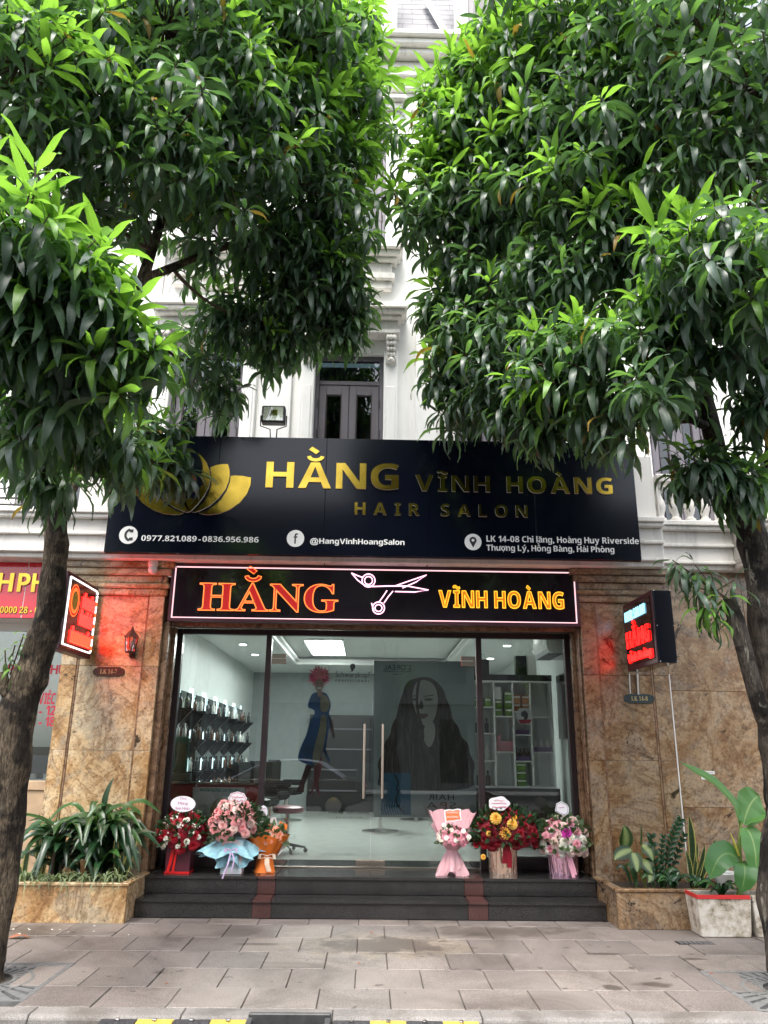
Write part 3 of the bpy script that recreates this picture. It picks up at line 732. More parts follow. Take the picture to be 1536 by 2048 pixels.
def console(xc, ztop, parent):
    """acanthus bracket: scrolled profile with leaf ridges"""
    h = .46; y = YW; prof = [(y, ztop), (y-.20, ztop), (y-.21, ztop-.05), (y-.19, ztop-.12), (y-.13, ztop-.20), (y-.10, ztop-.28), (y-.115, ztop-.34), (y-.09, ztop-.40), (y-.03, ztop-h), (y, ztop-h)]
    b = MB().prismx(prof, xc-.075, xc+.075).build('console_bracket', M['white_trim'], parent, bevel=.01, seg=2)
    lf = MB()
    for s in (-1, 0, 1):
        for k in range(5):
            t = k/4; z = ztop-.06-.30*t; yy = y-.205+.10*t
            lf.ball((xc+s*.045*(1-.3*t), yy, z), .030*(1-.25*t), 8, 5, sz=1.5)
    lf.ball((xc, y-.11, ztop-.36), .045, 8, 5)
    lf.build('acanthus_leaf', M['white_trim'], b, smooth=2)
def door_case(x0, x1, z0, z1, parent):
    for xa, xb in ((x0-.20, x0-.002), (x1+.002, x1+.20)):
        MB().box(xa, xb, YW-.06, YW-.001, z0, z1+.02).build('architrave', M['white_wall'], parent, bevel=.012)
        MB().box(xa+.04, xb-.04, YW-.075, YW-.061, z0+.1, z1-.55).build('panel', M['white_wall'], parent, bevel=.008)
        console((xa+xb)/2, z1+.20, parent)
    e0, e1 = x0-.20, x1+.20
    for za, zb, e, p in ((z1+.201, z1+.26, .02, .22), (z1+.261, z1+.42, .0, .18), (z1+.421, z1+.47, .04, .26), (z1+.471, z1+.53, .09, .32), (z1+.531, z1+.57, .12, .36)):
        MB().box(e0-e, e1+e, YW-p, YW-.001, za, zb).build('hood_course', M['white_trim'], parent, bevel=.008)
for a, b in DX: door_case(a, b, Z1, Z2, house)
# sill blocks of the upper windows
for a, b in DX:
    for za, zb, e, p in ((7.95, 8.08, .10, .10), (8.081, 8.18, .14, .16), (8.181, 8.36, .10, .13), (8.361, 8.42, .17, .20), (8.421, 8.50, .22, .26), (8.501, 8.60, .26, .32)):
        MB().box(a-e, b+e, YW-p, YW-.001, za, zb).build('sill_course', M['white_trim'], house, bevel=.01)
    for xa, xb in ((a-.2, a-.002), (b+.002, b+.2)): MB().box(xa, xb, YW-.05, YW-.001, 8.602, 11.2).build('architrave', M['white_wall'], house, bevel=.012)
    for za, zb, e, p in ((11.201, 11.32, .04, .12), (11.321, 11.40, .10, .2)): MB().box(a-.2-e, b+.2+e, YW-p, YW-.001, za, zb).build('hood_course', M['white_trim'], house, bevel=.01)
# tall flat pilasters on the upper wall, with capitals
for xa in (-3.40, -1.46, .56, 2.62):
    MB().box(xa, xa+.30, YW-.05, YW-.001, 4.17, 11.6).build('wall_strip', M['white_wall'], house, bevel=.01)
    for za, zb, e in ((10.9, 11.0, .04), (11.001, 11.15, .02), (11.151, 11.24, .07)): MB().box(xa-e, xa+.3+e, YW-.06-e, YW-.051, za, zb).build('capital_course', M['white_trim'], house, bevel=.01)
# main cornice and mansard with slates
for za, zb, p in ((11.62, 11.8, .10), (11.801, 11.9, .18), (11.901, 12.12, .14), (12.121, 12.22, .30), (12.221, 12.32, .40), (12.321, 12.42, .48)):
    MB().box(-3.5, 3.35, YW-p, YW-.001, za, zb).build('cornice_course', M['white_trim'], house, bevel=.012)
roof = MB().add([(-3.5, YW+.0, 12.42), (3.35, YW+.0, 12.42), (3.35, YW+1.0, 15.2), (-3.5, YW+1.0, 15.2), (-3.5, YW+5, 15.2), (3.35, YW+5, 15.2)],
               [(0, 1, 2, 3), (3, 2, 5, 4)]).build('roof', M['slate'], house)
for r in range(14):
    z0 = 12.45+r*.195; y0 = YW-.03+(z0-12.42)/2.78
    off = .17 if r % 2 else 0
    for k in range(-8, 9):
        xa = -.05+k*.42+off
        if xa < -3.4 or xa > 3.0: continue
        mb = MB(); mb.add([(xa, y0-.03, z0), (xa+.416, y0-.03, z0), (xa+.416, y0+.045, z0+.20), (xa, y0+.045, z0+.20), (xa, y0-.005, z0), (xa+.416, y0-.005, z0), (xa+.416, y0+.07, z0+.20), (xa, y0+.07, z0+.20)],
               [(0, 1, 2, 3), (0, 4, 5, 1), (1, 5, 6, 2), (3, 2, 6, 7), (0, 3, 7, 4)])
        mb.build('slate', M['slate'], roof)
def post(xa, xb, z0, z1, y): MB().box(xa, xb, y, y+.30, z0, z1).build('dormer_post', M['white_wall'], roof, bevel=.01)
post(-.02, .26, 12.421, 15, YW-.22); post(1.22, 1.42, 12.421, 15, YW-.22); post(-1.0, -.72, 12.421, 15, YW-.22)
MB().box(-.9, 1.5, YW-.24, YW+.05, 12.421, 12.56).build('dormer_sill', M['white_wall'], roof, bevel=.01)
a = Vector((1.15, YW-.16, 12.5)); b = Vector((.78, YW+.45, 14.2))
MB().tube([a, b], .06, 4).build('hip_flashing', M['white_wall'], roof)
for xa, xb in ((-.70, -.04), (1.44, 2.1)):
    w_ = MB().box(xa, xb, YW-.12, YW-.02, 12.57, 14.6).build('dormer_window', M['frame_grey'], roof)
    for q in range(4): MB().box(xa+.08, xb-.08, YW-.13, YW-.121, 12.66+.48*q, 13.06+.48*q).build('pane', M['win_glass'], w_)

# ------------------------------------------------------------------ neighbours
def upper_neighbour(name, x0, x1, label, dxs, grp):
    t = thing(name, label, 'building', ((x0+x1)/2, YW, 0), grp)
    op = [(a, b, Z1, Z2) for a, b in dxs]+[(a, b, 8.75, 11.0) for a, b in dxs]
    wall_open('wall', x0, x1, 4.162, 12.4, op, YW, .3, t, M['white_wall'])
    for a, b in dxs:
        french_door(a, b, Z1, Z2, t); french_door(a, b, 8.75, 11.0, t, 10.45, 'upper_window')
    for za, zb, p in ((11.62, 11.8, .10), (11.901, 12.12, .14), (12.221, 12.42, .40)): MB().box(x0, x1, YW-p, YW-.001, za, zb).build('cornice_course', M['white_trim'], t)
    return t
nl = upper_neighbour('townhouse', -9.5, -3.495, 'white townhouse on the left with the red sign and wrought iron balcony', [(-8.7, -7.74), (-6.7, -5.74), (-4.75, -3.79)], None)
nr = upper_neighbour('townhouse', 3.345, 9.4, 'white townhouse on the right with a stone balustrade', [(3.80, 4.62), (5.7, 6.66), (7.7, 8.66)], None)
ledge(-9.5, -3.495, nl); ledge(3.345, 4.20, nr, .12); ledge(4.202, 9.4, nr, -.10)
# right neighbour: clad wall and balustrade
xs = [3.352, 4.30, 5.25]; zs = [0, 1.02, 2.24, 3.6]
for i in range(2):
    for j in range(3): MB().box(xs[i]+.0015, xs[i+1]-.0015, YP+.02, YP+.4, zs[j]+.0015, zs[j+1]-.0015).build('stone_panel', M['gold_granite_shade'], nr, bevel=.003)
MB().box(5.26, 9.4, 1.0, 1.3, 0, 3.6).build('shop_wall', M['gold_granite_shade'], nr)
bal = [(0.036, 0), (.062, .015), (.062, .05), (.04, .065), (.035, .09), (.058, .15), (.066, .20), (.052, .27), (.034, .33), (.042, .36), (.034, .40), (.058, .43), (.058, .48)]
balm = MB().lathe(bal, (0, 0, 0), 14).mesh('baluster', M['white_trim'], smooth=True)
for k in range(5):
    o = link('baluster', balm, nr); o.location = (3.40+.175*k+.0-nr.location.x, .36-nr.location.y, 4.162)
for k in range(12):
    o = link('baluster', balm, nr); o.location = (4.5+.175*k-nr.location.x, .12-nr.location.y, 4.162)
MB().box(3.35, 4.198, .27, .46, 4.642, 4.75).build('balcony_rail', M['white_trim'], nr, bevel=.015)
MB().box(4.36, 9.4, .03, .22, 4.642, 4.75).build('balcony_rail', M['white_trim'], nr, bevel=.015)
MB().box(4.202, 4.358, .0, .25, 4.162, 4.82).build('balcony_pier', M['white_trim'], nr, bevel=.012)
MB().box(3.348, 3.395-.03, .28, .46, 4.162, 4.641).build('balcony_pier', M['white_trim'], nr)
# left neighbour: scrolled iron balcony
def spiral(cx, cz, r, turns, a0, d, y):
    n = int(22*turns); return [(cx+d*r*(1-.85*i/n)*math.cos(a0+2*math.pi*turns*i/n), y, cz+r*(1-.85*i/n)*math.sin(a0+2*math.pi*turns*i/n)) for i in range(n+1)]
for xa, xb in ((-9.4, -8.0), (-7.9, -6.5), (-6.4, -5.0), (-4.9, -3.55)):
    rl = MB(); y = .24
    for z in (4.22, 4.30, 5.02, 5.10): rl.tube([(xa, y, z), (xb, y, z)], .014, 6)
    pn = rl.build('balcony_railing', M['dark_iron'], nl)
    n = 6; w = (xb-xa)/n
    for k in range(n):
        sc = MB(); cx = xa+w*(k+.5)
        sc.tube(spiral(cx-.04, 4.82, .11, 1.6, -1.2, 1, y), .009, 5); sc.tube(spiral(cx+.04, 4.50, .12, 1.6, 1.9, -1, y), .009, 5)
        sc.tube(spiral(cx+.05, 4.74, .07, 1.3, .4, -1, y), .008, 5); sc.tube([(cx-w/2, y, 4.3), (cx-.08, y, 4.5), (cx+.08, y, 4.8), (cx+w/2, y, 5.02)], .010, 5)
        sc.build('scroll', M['dark_iron'], pn)
    MB().box(xb-.012, xb+.028, y-.02, y+.02, 4.162, 5.2).build('railing_post', M['dark_iron'], nl)
# left neighbour's shop: frame, glass, counter, red lettering
XL = -3.44
MB().box(-9.5, XL, 1.0, 1.3, 2.96, 3.6).build('shop_header', M['white_wall'], nl)
MB().box(-9.5, XL-.02, .86, .94, 2.86, 2.955).build('shop_frame', M['white'], nl, bevel=.006)
MB().box(XL-.10, XL-.02, .86, .94, .0, 2.858).build('shop_frame', M['white'], nl, bevel=.006)
MB().box(-9.5, XL-.102, .86, .94, 1.10, 1.20).build('shop_sill', M['wood'], nl, bevel=.006)
MB().box(-9.5, XL-.102, .88, .92, 0, 1.098).build('counter_board', M['wood'], nl)
MB().box(-9.5, XL-.102, .898, .904, 1.202, 2.858).build('shop_pane', M['glass'], nl)
MB().box(-9.5, XL-.1, 4.0, 4.1, 0, 3.5).build('shop_back_wall', M['room_wall'], nl)
MB().box(-9.5, XL-.1, 1.31, 4.0, 3.4, 3.5).build('shop_ceiling', M['room_ceil'], nl)
MB().box(-9.5, XL-.1, 1.0, 4.0, -.01, .2).build('shop_floor', M['room_floor'], nl)
for k in range(3):
    o = MB().lathe([(.10, 0), (.11, -.02)], (-4.3-1.2*k, 2.2, 3.4), 16).build('downlight', M['lamp'], nl)
MB().box(-4.6, -3.9, 1.3, 1.8, 1.2, 1.26).build('desk', M['white'], nl)
mo = MB().box(-4.02, -3.72, 1.3, 1.36, 1.26, 1.56).box(-3.9, -3.84, 1.36, 1.4, 1.2, 1.3).build('monitor', M['pewter'], nl)
yT = .892
for s, px, py, wpx, hpx in (('PHỤC CHU', 14, 1347, 108, 17), ('ƯU', 70, 1371, 24, 15), ('VIỆC', 76, 1408, 30, 20), ('8H - 12H', 45, 1430, 72, 17), ('14H - 18H', 37, 1452, 76, 17)):
    p = onY(px, py, yT); sc_ = (yT+8.279)/FPX*1.05
    text(s, (p.x, yT, p.z), wpx*sc_, hpx*sc_, M['print_red'], nl, 'window_lettering', 'sans')
# ------------------------------------------------------------------ black sign board with gold letters
YB = .02
def board_pt(px, py, dy=0.0): return onY(px, py, YB-dy)
bl, br = -2.965, 3.005; bz0, bz1 = 3.622, 5.02
board = thing('sign_board', 'long black sign board with gold raised letters and lotus logo across the facade', 'sign', (0, YB+.05, bz0))
jx = [bl, board_pt(432, 1000).x, board_pt(650, 1000).x, board_pt(859, 1000).x, board_pt(1069, 1000).x, br]
for k in range(5): MB().box(jx[k]+.0015, jx[k+1]-.0015, YB, YB+.045, bz0, bz1).build('sign_panel', M['board'], board, bevel=.002)
MB().box(bl-.004, br+.004, YB+.046, YB+.07, bz0-.004, bz1+.004).build('back_frame', M['led_frame'], board)
for x in (jx[1], jx[2], jx[3], jx[4]): MB().box(x-.02, x+.02, YB+.071, .24, 4.3, 4.34).build('support_arm', M['steel'], board)
def tline(s, pxl, pxr, pyb, pyt, y, mat, parent, **k):
    """a line of lettering between two columns of the photograph, standing upright on the plane y"""
    a = onY(pxl, pyb, y); b = onY(pxr, pyb+(pxr-pxl)*.0145, y); c = onY(pxl, pyt, y)
    return text(s, (a.x, y, (a.z+b.z)/2), b.x-a.x, c.z-a.z, mat, parent, **k)
GO = dict(style='sans', depth=.022, per=True, name='gold_letter', rim=M['letter_edge'])
tline('HẰNG', 531, 797, 976, 925, YB, M['gold'], board, gap=.14, **GO)
tline('VĨNH HOÀNG', 831, 1225, 983, 951, YB, M['gold'], board, gap=.24, space=.62, **GO)
tline('HAIR SALON', 709, 1055, 1030, 1006, YB, M['gold'], board, gap=.62, space=1.0, **GO)
PR = dict(style='sans', name='lettering')
tline('0977.821.089 - 0836.956.986', 282, 517, 1081.5, 1070.5, YB-.001, M['print_white'], board, space=.14, **PR)
tline('@HangVinhHoangSalon', 620, 809, 1087, 1076.5, YB-.001, M['print_white'], board, **PR)
tline('LK 14-08 Chi lăng, Hoàng Huy Riverside', 973, 1278, 1083.5, 1071.5, YB-.001, M['print_white'], board, **PR)
tline('Thượng Lý, Hồng Bàng, Hải Phòng', 973, 1229, 1101, 1089.5, YB-.001, M['print_white'], board, **PR)
def disc(px, py, rpx, y, mat, parent, name='round_icon', th=.003, n=32):
    c = onY(px, py, y); r = rpx*(y-CAM.y)/FPX/1.02
    return MB().prism([(c.x+r*math.cos(2*math.pi*i/n), c.z+r*math.sin(2*math.pi*i/n)) for i in range(n)], y-th, y-.0005).build(name, mat, parent), c, r
ic, c, r = disc(257, 1070, 19.5, YB, M['print_white'], board)
ph = MB(); arc = [(c.x+.30*r+.62*r*math.cos(a), c.z+.62*r*math.sin(a)) for a in [R_(105+i*15) for i in range(11)]]
L_, R2_ = _strip(arc, r*.13); ph.prism(L_+R2_[::-1], YB-.0045, YB-.0032)
for e, s in ((arc[0], 1), (arc[-1], -1)): ph.prism([(e[0]-.05*r, e[1]-.28*r*(s > 0)-.02*r), (e[0]+.36*r, e[1]-.30*r*(s > 0)-.02*r), (e[0]+.36*r, e[1]+.30*r*(s < 0)+.02*r), (e[0]-.05*r, e[1]+.28*r*(s < 0)+.02*r)], YB-.0046, YB-.0031)
ph.build('icon_mark', M['print_black'], ic)
ic, c, r = disc(591, 1077, 18.5, YB, M['print_white'], board)
text('f', (c.x-.22*r, YB-.0032, c.z-.62*r), .5*r, 1.15*r, M['print_black'], ic, 'icon_mark')
ic, c, r = disc(946, 1084, 18, YB, M['print_white'], board)
pn = [(c.x+.42*r*math.cos(a), c.z+.2*r+.42*r*math.sin(a)) for a in [R_(-25+i*14.4) for i in range(17)]]+[(c.x, c.z-.68*r)]
MB().prism(pn, YB-.0045, YB-.0032).build('icon_mark', M['print_black'], ic)
MB().prism([(c.x+.17*r*math.cos(i*.5236), c.z+.2*r+.17*r*math.sin(i*.5236)) for i in range(12)], YB-.0055, YB-.0046).build('icon_dot', M['print_white'], ic)
# lotus logo with the face profile
def Z(zx, zy): return (260+zx/5.908, 880+zy/5.908)
def petal(pts, name='lotus_petal', y=YB, dep=.022):
    q = [XZ(*Z(*p), y) for p in pts]; mb = MB(); mb.prism(q, y-dep, y-.0005)
    mb.m = [0, 1]+[1]*(len(mb.m)-2); mb.build(name, [M['gold'], M['letter_edge']], board)
R3 = [(1192, 432), (1240, 425), (1330, 430), (1432, 450), (1428, 530), (1385, 640), (1300, 745), (1180, 828), (1055, 874), (930, 888), (860, 882), (815, 866), (900, 845), (990, 790), (1080, 710), (1145, 610), (1185, 500)]
R2 = [(952, 332), (1030, 302), (1100, 293), (1160, 292), (1178, 350), (1182, 420), (1172, 490), (1130, 595), (1045, 700), (935, 788), (835, 838), (770, 860), (738, 856), (800, 815), (870, 745), (935, 640), (968, 520), (962, 420)]
FP = [(800, 155), (850, 198), (905, 268), (942, 360), (955, 470), (935, 560), (880, 665), (800, 770), (716, 852), (660, 795), (636, 742), (650, 705), (710, 690), (780, 702), (806, 682), (804, 640), (828, 612), (834, 562), (874, 532), (852, 488), (848, 440), (864, 380), (866, 320), (850, 250), (828, 200)]
LX = [(520, 500), (600, 560), (640, 680), (690, 800), (712, 856), (640, 838), (560, 770), (505, 680), (490, 580)]
petal(R3, dep=.018); petal(R2, dep=.022); petal(FP, dep=.026)
petal([(1450-x, y) for x, y in R3], dep=.018); petal([(1440-x, y) for x, y in R2], dep=.022); petal(LX, dep=.026)
# stay rods of the board
MB().tube([onY(218, 1070, .30), onY(160, 1130, .34)], .010, 6).build('stay_rod', M['steel'], board)
# ------------------------------------------------------------------ floodlights on the board's top edge
def flood(px, py, lab):
    c = onY(px, py, -.02); t = thing('floodlight', lab, 'floodlight', (c.x, .06, bz1), 'floodlights above the sign board')
    w, h = .135, .105
    b = MB(); b.box(c.x-w, c.x+w, -.10, .02, c.z-h, c.z+h); b.build('housing', M['black'], t, bevel=.012)
    MB().box(c.x-w+.022, c.x+w-.022, -.106, -.1005, c.z-h+.022, c.z+h-.022).build('reflector', M['steel_warm'], t)
    MB().box(c.x-.05, c.x+.05, -.110, -.1065, c.z-.025, c.z+.05).build('led_chip', M['rubber_yellow'], t)
    MB().box(c.x-w+.015, c.x+w-.015, -.116, -.112, c.z-h+.015, c.z+h-.015).build('lens', M['glass'], t)
    for s in (-1, 1): MB().tube([(c.x+s*(w+.014), -.04, c.z), (c.x+s*(w+.014), -.03, c.z-h-.02), (c.x+s*.04, 0, c.z-h-.05), (c.x+s*.03, .06, bz1-.1)], .008, 6).build('bracket', M['black'], t)
    for k in range(6): MB().box(c.x-w+.02+.043*k, c.x-w+.03+.043*k, .0205, .05, c.z-h+.02, c.z+h-.02).build('cooling_fin', M['black'], t)
flood(548, 833, 'black floodlight on the board top left of the balcony door')
flood(917, 842, 'black floodlight half hidden by leaves right of the balcony door')
# ------------------------------------------------------------------ neon sign over the door
YL = .40
led = thing('neon_sign', 'dark light box sign with red and yellow neon letters and pink scissors', 'sign', (.04, YL+.1, 2.93))
lx0, lx1 = onY(340, 1183, YL).x, onY(1158, 1190, YL).x; lz0, lz1 = 2.932, 3.598
bx_ = MB(); e = .035
for a, b_, c_, d_ in ((lx0, lx1, lz1-e, lz1), (lx0, lx1, lz0, lz0+e), (lx0, lx0+e, lz0+e, lz1-e), (lx1-e, lx1, lz0+e, lz1-e)): bx_.box(a, b_, YL, YL+.13, c_, d_)
bx_.build('box_frame', M['led_frame'], led)
MB().box(lx0+e, lx1-e, YL+.018, YL+.12, lz0+e, lz1-e).build('face_panel', M['led_face'], led)
rs = MB(); g = .036; q = .011
for a, b_, c_, d_ in ((lx0+g, lx1-g, lz1-g-q, lz1-g), (lx0+g, lx1-g, lz0+g, lz0+g+q), (lx0+g, lx0+g+q, lz0+g+q, lz1-g-q), (lx1-g-q, lx1-g, lz0+g+q, lz1-g-q)): rs.box(a, b_, YL+.004, YL+.0175, c_, d_)
rs.build('edge_strip', M['rim_light'], led)
yN = YL+.017
def neon(s, pxl, pxr, pyb, pyt, style, tubem, fillm, rad, gap):
    tline(s, pxl, pxr, pyb, pyt, yN, fillm, led, style=style, depth=.010, per=True, name='letter_face', gap=gap)
    tline(s, pxl, pxr, pyb, pyt, yN-.014, tubem, led, style=style, tube=rad, per=True, name='neon_tube', gap=gap)
neon('HẰNG', 395, 676, 1220, 1166, 'serif', M['neon_red'], M['neon_redfill'], .0055, .02)
neon('VĨNH HOÀNG', 877, 1129, 1214, 1181, 'sans', M['neon_yellow'], M['neon_orange'], .0055, .14)
def ntube(pts, r=.007, name='neon_tube', mat='neon_pink'):
    MB().tube([onY(x, y, yN-.012) for x, y in pts], r, 6).build(name, M[mat], led)
def circ(cx, cy, r, n=20): return [(cx+r*math.cos(2*math.pi*i/n), cy+r*math.sin(2*math.pi*i/n)) for i in range(n+1)]
ntube([(790, 1172), (815, 1163), (853, 1150), (832, 1164), (805, 1176)]); ntube([(775, 1172), (815, 1172), (857, 1180), (830, 1184), (790, 1183)])
ntube(circ(737, 1161, 13)); ntube(circ(757, 1216, 12)); ntube(circ(737, 1161, 8)); ntube(circ(757, 1216, 7))
ntube([(703, 1146), (715, 1160), (728, 1170), (745, 1173), (775, 1172)]); ntube([(703, 1146), (717, 1152), (726, 1155)])
ntube([(786, 1182), (776, 1194), (768, 1206)]); ntube([(774, 1181), (764, 1196), (758, 1204)]); ntube([(743, 1206), (746, 1216), (748, 1222)])
for px in (648, 856):
    a = onY(px, 1104, .2); MB().tube([(a.x, .30, 3.60), (a.x, YL+.02, 3.605), (a.x+.01, YL+.005, 3.575)], .006, 5).build('hanger', M['steel'], led)
MB().tube([(lx0-.06, YL+.05, 3.45), (lx0, YL+.05, 3.45)], .010, 6).build('side_bolt', M['steel'], led)
MB().tube([(lx1+.06, YL+.05, 3.42), (lx1, YL+.05, 3.42)], .010, 6).build('side_bolt', M['steel'], led)
# ------------------------------------------------------------------ projecting sign on the left pier (red)
x = -3.10; ya, yb, za, zb = -.52, .40, 2.49, 3.29
sg = thing('projecting_sign', 'projecting light box with red lettering and round emblem behind the left trunk', 'sign', (x-.06, .43, za))
MB().box(x-.13, x, ya, yb, za, zb).build('box', M['led_frame'], sg, bevel=.01)
MB().box(x+.0005, x+.006, ya+.03, yb-.03, za+.03, zb-.03).build('face_panel', M['led_face'], sg)
MB().box(x-.10, x-.04, yb, .452, za+.1, za+.16).build('wall_bracket', M['black'], sg); MB().box(x-.10, x-.04, yb, .452, zb-.16, zb-.1).build('wall_bracket', M['black'], sg)
def sx(y, z, d=.012): return (x+d, y, z)
yi0, yi1, zi0, zi1 = ya+.055, yb-.05, za+.06, zb-.055; cr = .03
MB().tube([sx(yi0, zi1), sx(yi1-cr, zi1), sx(yi1-.01, zi1-.01), sx(yi1, zi1-cr)], .0075, 6).build('light_strip', M['led_white'], sg)
MB().tube([sx(yi0, zi0), sx(yi1-cr, zi0), sx(yi1-.01, zi0+.01), sx(yi1, zi0+cr)], .0075, 6).build('light_strip', M['led_white'], sg)
MB().tube([sx(yi0, zi0), sx(yi0, zi1)], .0075, 6).build('light_strip', M['led_white'], sg)
n = 15
for k in range(n):
    z0 = zi0+.035+(zi1-zi0-.07)*k/n; MB().tube([sx(yi1, z0), sx(yi1, z0+.034)], .0075, 6).build('light_strip', M['led_white' if k % 3 else 'led_hot'], sg)
# emblem and three glowing lines of letters that have run together
cy_, cz_ = -.28, 3.02
for rr, mm, dd in ((.17, 'led_hot', .008), (.155, 'neon_redfill', .009), (.135, 'led_hot', .010), (.10, 'rubber_yellow', .012)):
    pts = [(cy_+rr*.8*math.cos(2*math.pi*i/28), cz_+rr*math.sin(2*math.pi*i/28)) for i in range(28)]
    MB().prismx(pts, x+.004, x+dd).build('emblem', M[mm], sg)
def ledword(y0, y1, z0, z1, bumps, mat, per=9):
    top = [(y0+(y1-y0)*i/per, z1+(.008 if i % 2 else 0)) for i in range(per+1)]
    MB().prismx([(y0, z0), (y1, z0)]+top[::-1], x+.004, x+.016).build('led_word', M[mat], sg)
    for t in bumps:
        c_ = y0+(y1-y0)*t; MB().prismx([(c_-.022, z1+.012), (c_+.022, z1+.012), (c_+.018, z1+.045), (c_-.018, z1+.045)], x+.004, x+.016).build('led_accent', M[mat], sg)
ledword(-.07, .30, 2.985, 3.105, (.2, .75), 'led_red_glow'); ledword(-.10, .30, 2.80, 2.92, (.12, .55, .8), 'led_red_glow'); ledword(-.30, .30, 2.59, 2.715, (.1, .85), 'led_red_glow')
for k in range(13):
    y = -.28+.045*k; MB().tube([(x+.018, y, 2.60), (x+.018, y+.01, 2.705)], .0035, 4).build('led_row', M['led_hot'], sg)
MB().tube([(x+.018, -.28, 2.598), (x+.018, .28, 2.598)], .004, 4).build('led_row', M['led_hot'], sg)
# ------------------------------------------------------------------ projecting sign on the right pier
xr = 2.85; ya, yb, za, zb = -.62, .30, 2.425, 3.155
sg = thing('projecting_sign', 'projecting light box reading HAIR SALON on the right stone pier', 'sign', (xr+.1, .43, za))
MB().box(xr, xr+.19, ya, yb, za, zb).build('box', M['board'], sg, bevel=.008)
MB().box(xr-.012, xr-.0005, ya-.001, yb, za, zb).build('face_rim', M['led_frame'], sg, bevel=.004)
MB().box(xr-.018, xr-.0125, ya+.05, yb-.05, za+.05, zb-.05).build('face_panel', M['led_face'], sg)
for z in (za+.12, zb-.18): MB().box(xr+.06, xr+.12, yb+.001, .47, z, z+.05).build('wall_bracket', M['steel'], sg)
for z in (za+.01, zb-.01, (za+zb)/2):
    for xo in (.012, .178): MB().lathe([(.009, 0), (.007, .006)], (xr+xo, ya-.006, z), 8).build('screw', M['steel'], sg)
D = dict(Rv=(0, -1, 0), style='sans')
def rsg(s, yl, yr, zb_, cap, mat, tube, fill=None, name='led_letter', gap=.10):
    text(s, (xr-.028, yl, zb_), yl-yr, cap, mat, sg, name, tube=tube, per=True, gap=gap, **D)
    if fill: text(s, (xr-.019, yl, zb_), yl-yr, cap, fill, sg, 'letter_face', depth=.006, per=True, gap=gap, **D)
rsg('HAIR SALON', .21, -.42, 2.955, .10, M['led_blue'], .0035, M['led_blue'], gap=.2)
rsg('HẰNG', .21, -.50, 2.665, .165, M['led_red'], .0048, M['neon_redfill'])
rsg('Vĩnh Hoàng', .21, -.52, 2.515, .075, M['led_red'], .0055, M['led_red'], gap=.08)
MB().tube([(3.352, YP+.005, 2.42), (3.352, YP+.004, .36)], .007, 6).own('cable_conduit', M['white'], 'thin white cable running down the stone wall under the right projecting sign', 'cable', (3.352, YP, .36))
for k, zz in ((0, 2.40),):
    MB().tube([(2.90, .44, 2.42), (2.90, .465, 2.2), (2.91, .468, 2.18)], .008, 6).build('cable', M['steel'], sg)
    MB().tube([(2.99, .44, 2.42), (2.99, .465, 2.19)], .012, 6).build('cable', M['steel'], sg)
# ------------------------------------------------------------------ number plaques
def plaque(pxl, pxr, py, s, mat, lab):
    a, b_ = onY(pxl, py, YP+.02), onY(pxr, py, YP+.02); cx = (a.x+b_.x)/2; w = (b_.x-a.x)/2; h = w*.31; y = YP+.022
    t = thing('number_plaque', lab, 'plaque', (cx, y, a.z), 'house number plaques')
    def out(w, h, d): return [(cx+s_*(w-h*.6)+s_*h*.6*math.cos(an) if abs(an) < 9 else 0, a.z+h*.72*math.sin(an)) for s_, rng in ((1, range(-4, 5)), (-1, range(4, -5, -1))) for an in [i*math.pi/8 for i in rng]]
    MB().prism(out(w, h, 0), y-.012, y-.0005).build('plate', mat, t, bevel=.003)
    MB().box(cx-w*.72, cx+w*.72, y-.016, y-.0121, a.z-h*.95, a.z+h*.95).build('plate_panel', mat, t, bevel=.003)
    text(s, (cx, y-.0161, a.z-h*.42), w*1.05, h*.85, M['brass'], t, 'number', 'serif', depth=.004, align='c', per=True)
plaque(186, 250, 1343, 'LK 14-7', M['bronze'], 'dark bronze house number plaque LK 14-7 under the red sign')
plaque(1247, 1309, 1397, 'LK 14-8', M['pewter'], 'dark green house number plaque LK 14-8 on the right pier')
# ------------------------------------------------------------------ wall lantern on the left pier
c = onY(262, 1287, .36); t = thing('wall_lantern', 'small brown coach lantern on the left stone pier', 'lantern', (c.x, YP, c.z-.12))
hx = lambda r, z: [(c.x+r*math.cos(i*math.pi/3+.5), .36+r*math.sin(i*math.pi/3+.5), c.z+z) for i in range(6)]
def hexring(r0, z0, r1, z1, name, mat):
    mb = MB(); mb.add(hx(r0, z0)+hx(r1, z1), [(i, (i+1) % 6, 6+(i+1) % 6, 6+i) for i in range(6)]+[tuple(range(5, -1, -1)), tuple(range(6, 12))]); mb.build(name, mat, t)
hexring(.088, .07, .02, .15, 'roof', M['bronze']); hexring(.02, .151, .008, .19, 'finial', M['bronze']); hexring(.05, -.105, .055, -.085, 'base_ring', M['bronze'])
M['lantern_glass'] = glass('lantern_glass', (.9, .85, .8), 1.0, .1)
hexring(.048, -.084, .066, .069, 'lantern_glass', M['lantern_glass'])
for i in range(6):
    an = i*math.pi/3+.5; MB().tube([(c.x+.052*math.cos(an), .36+.052*math.sin(an), c.z-.085), (c.x+.070*math.cos(an), .36+.070*math.sin(an), c.z+.07)], .005, 5).build('lantern_bar', M['bronze'], t)
MB().ball((c.x, .36, c.z-.01), .03, 10, 6, sz=1.4).build('bulb', M['print_white'], t, smooth=2)
MB().tube([(c.x, .36, c.z-.10), (c.x, .37, c.z-.14), (c.x+.0, .42, c.z-.13), (c.x, .472, c.z-.08)], .012, 8).build('bracket', M['bronze'], t)
MB().box(c.x-.03, c.x+.03, .455, .471, c.z-.15, c.z-.02).build('wall_plate', M['bronze'], t, bevel=.004)
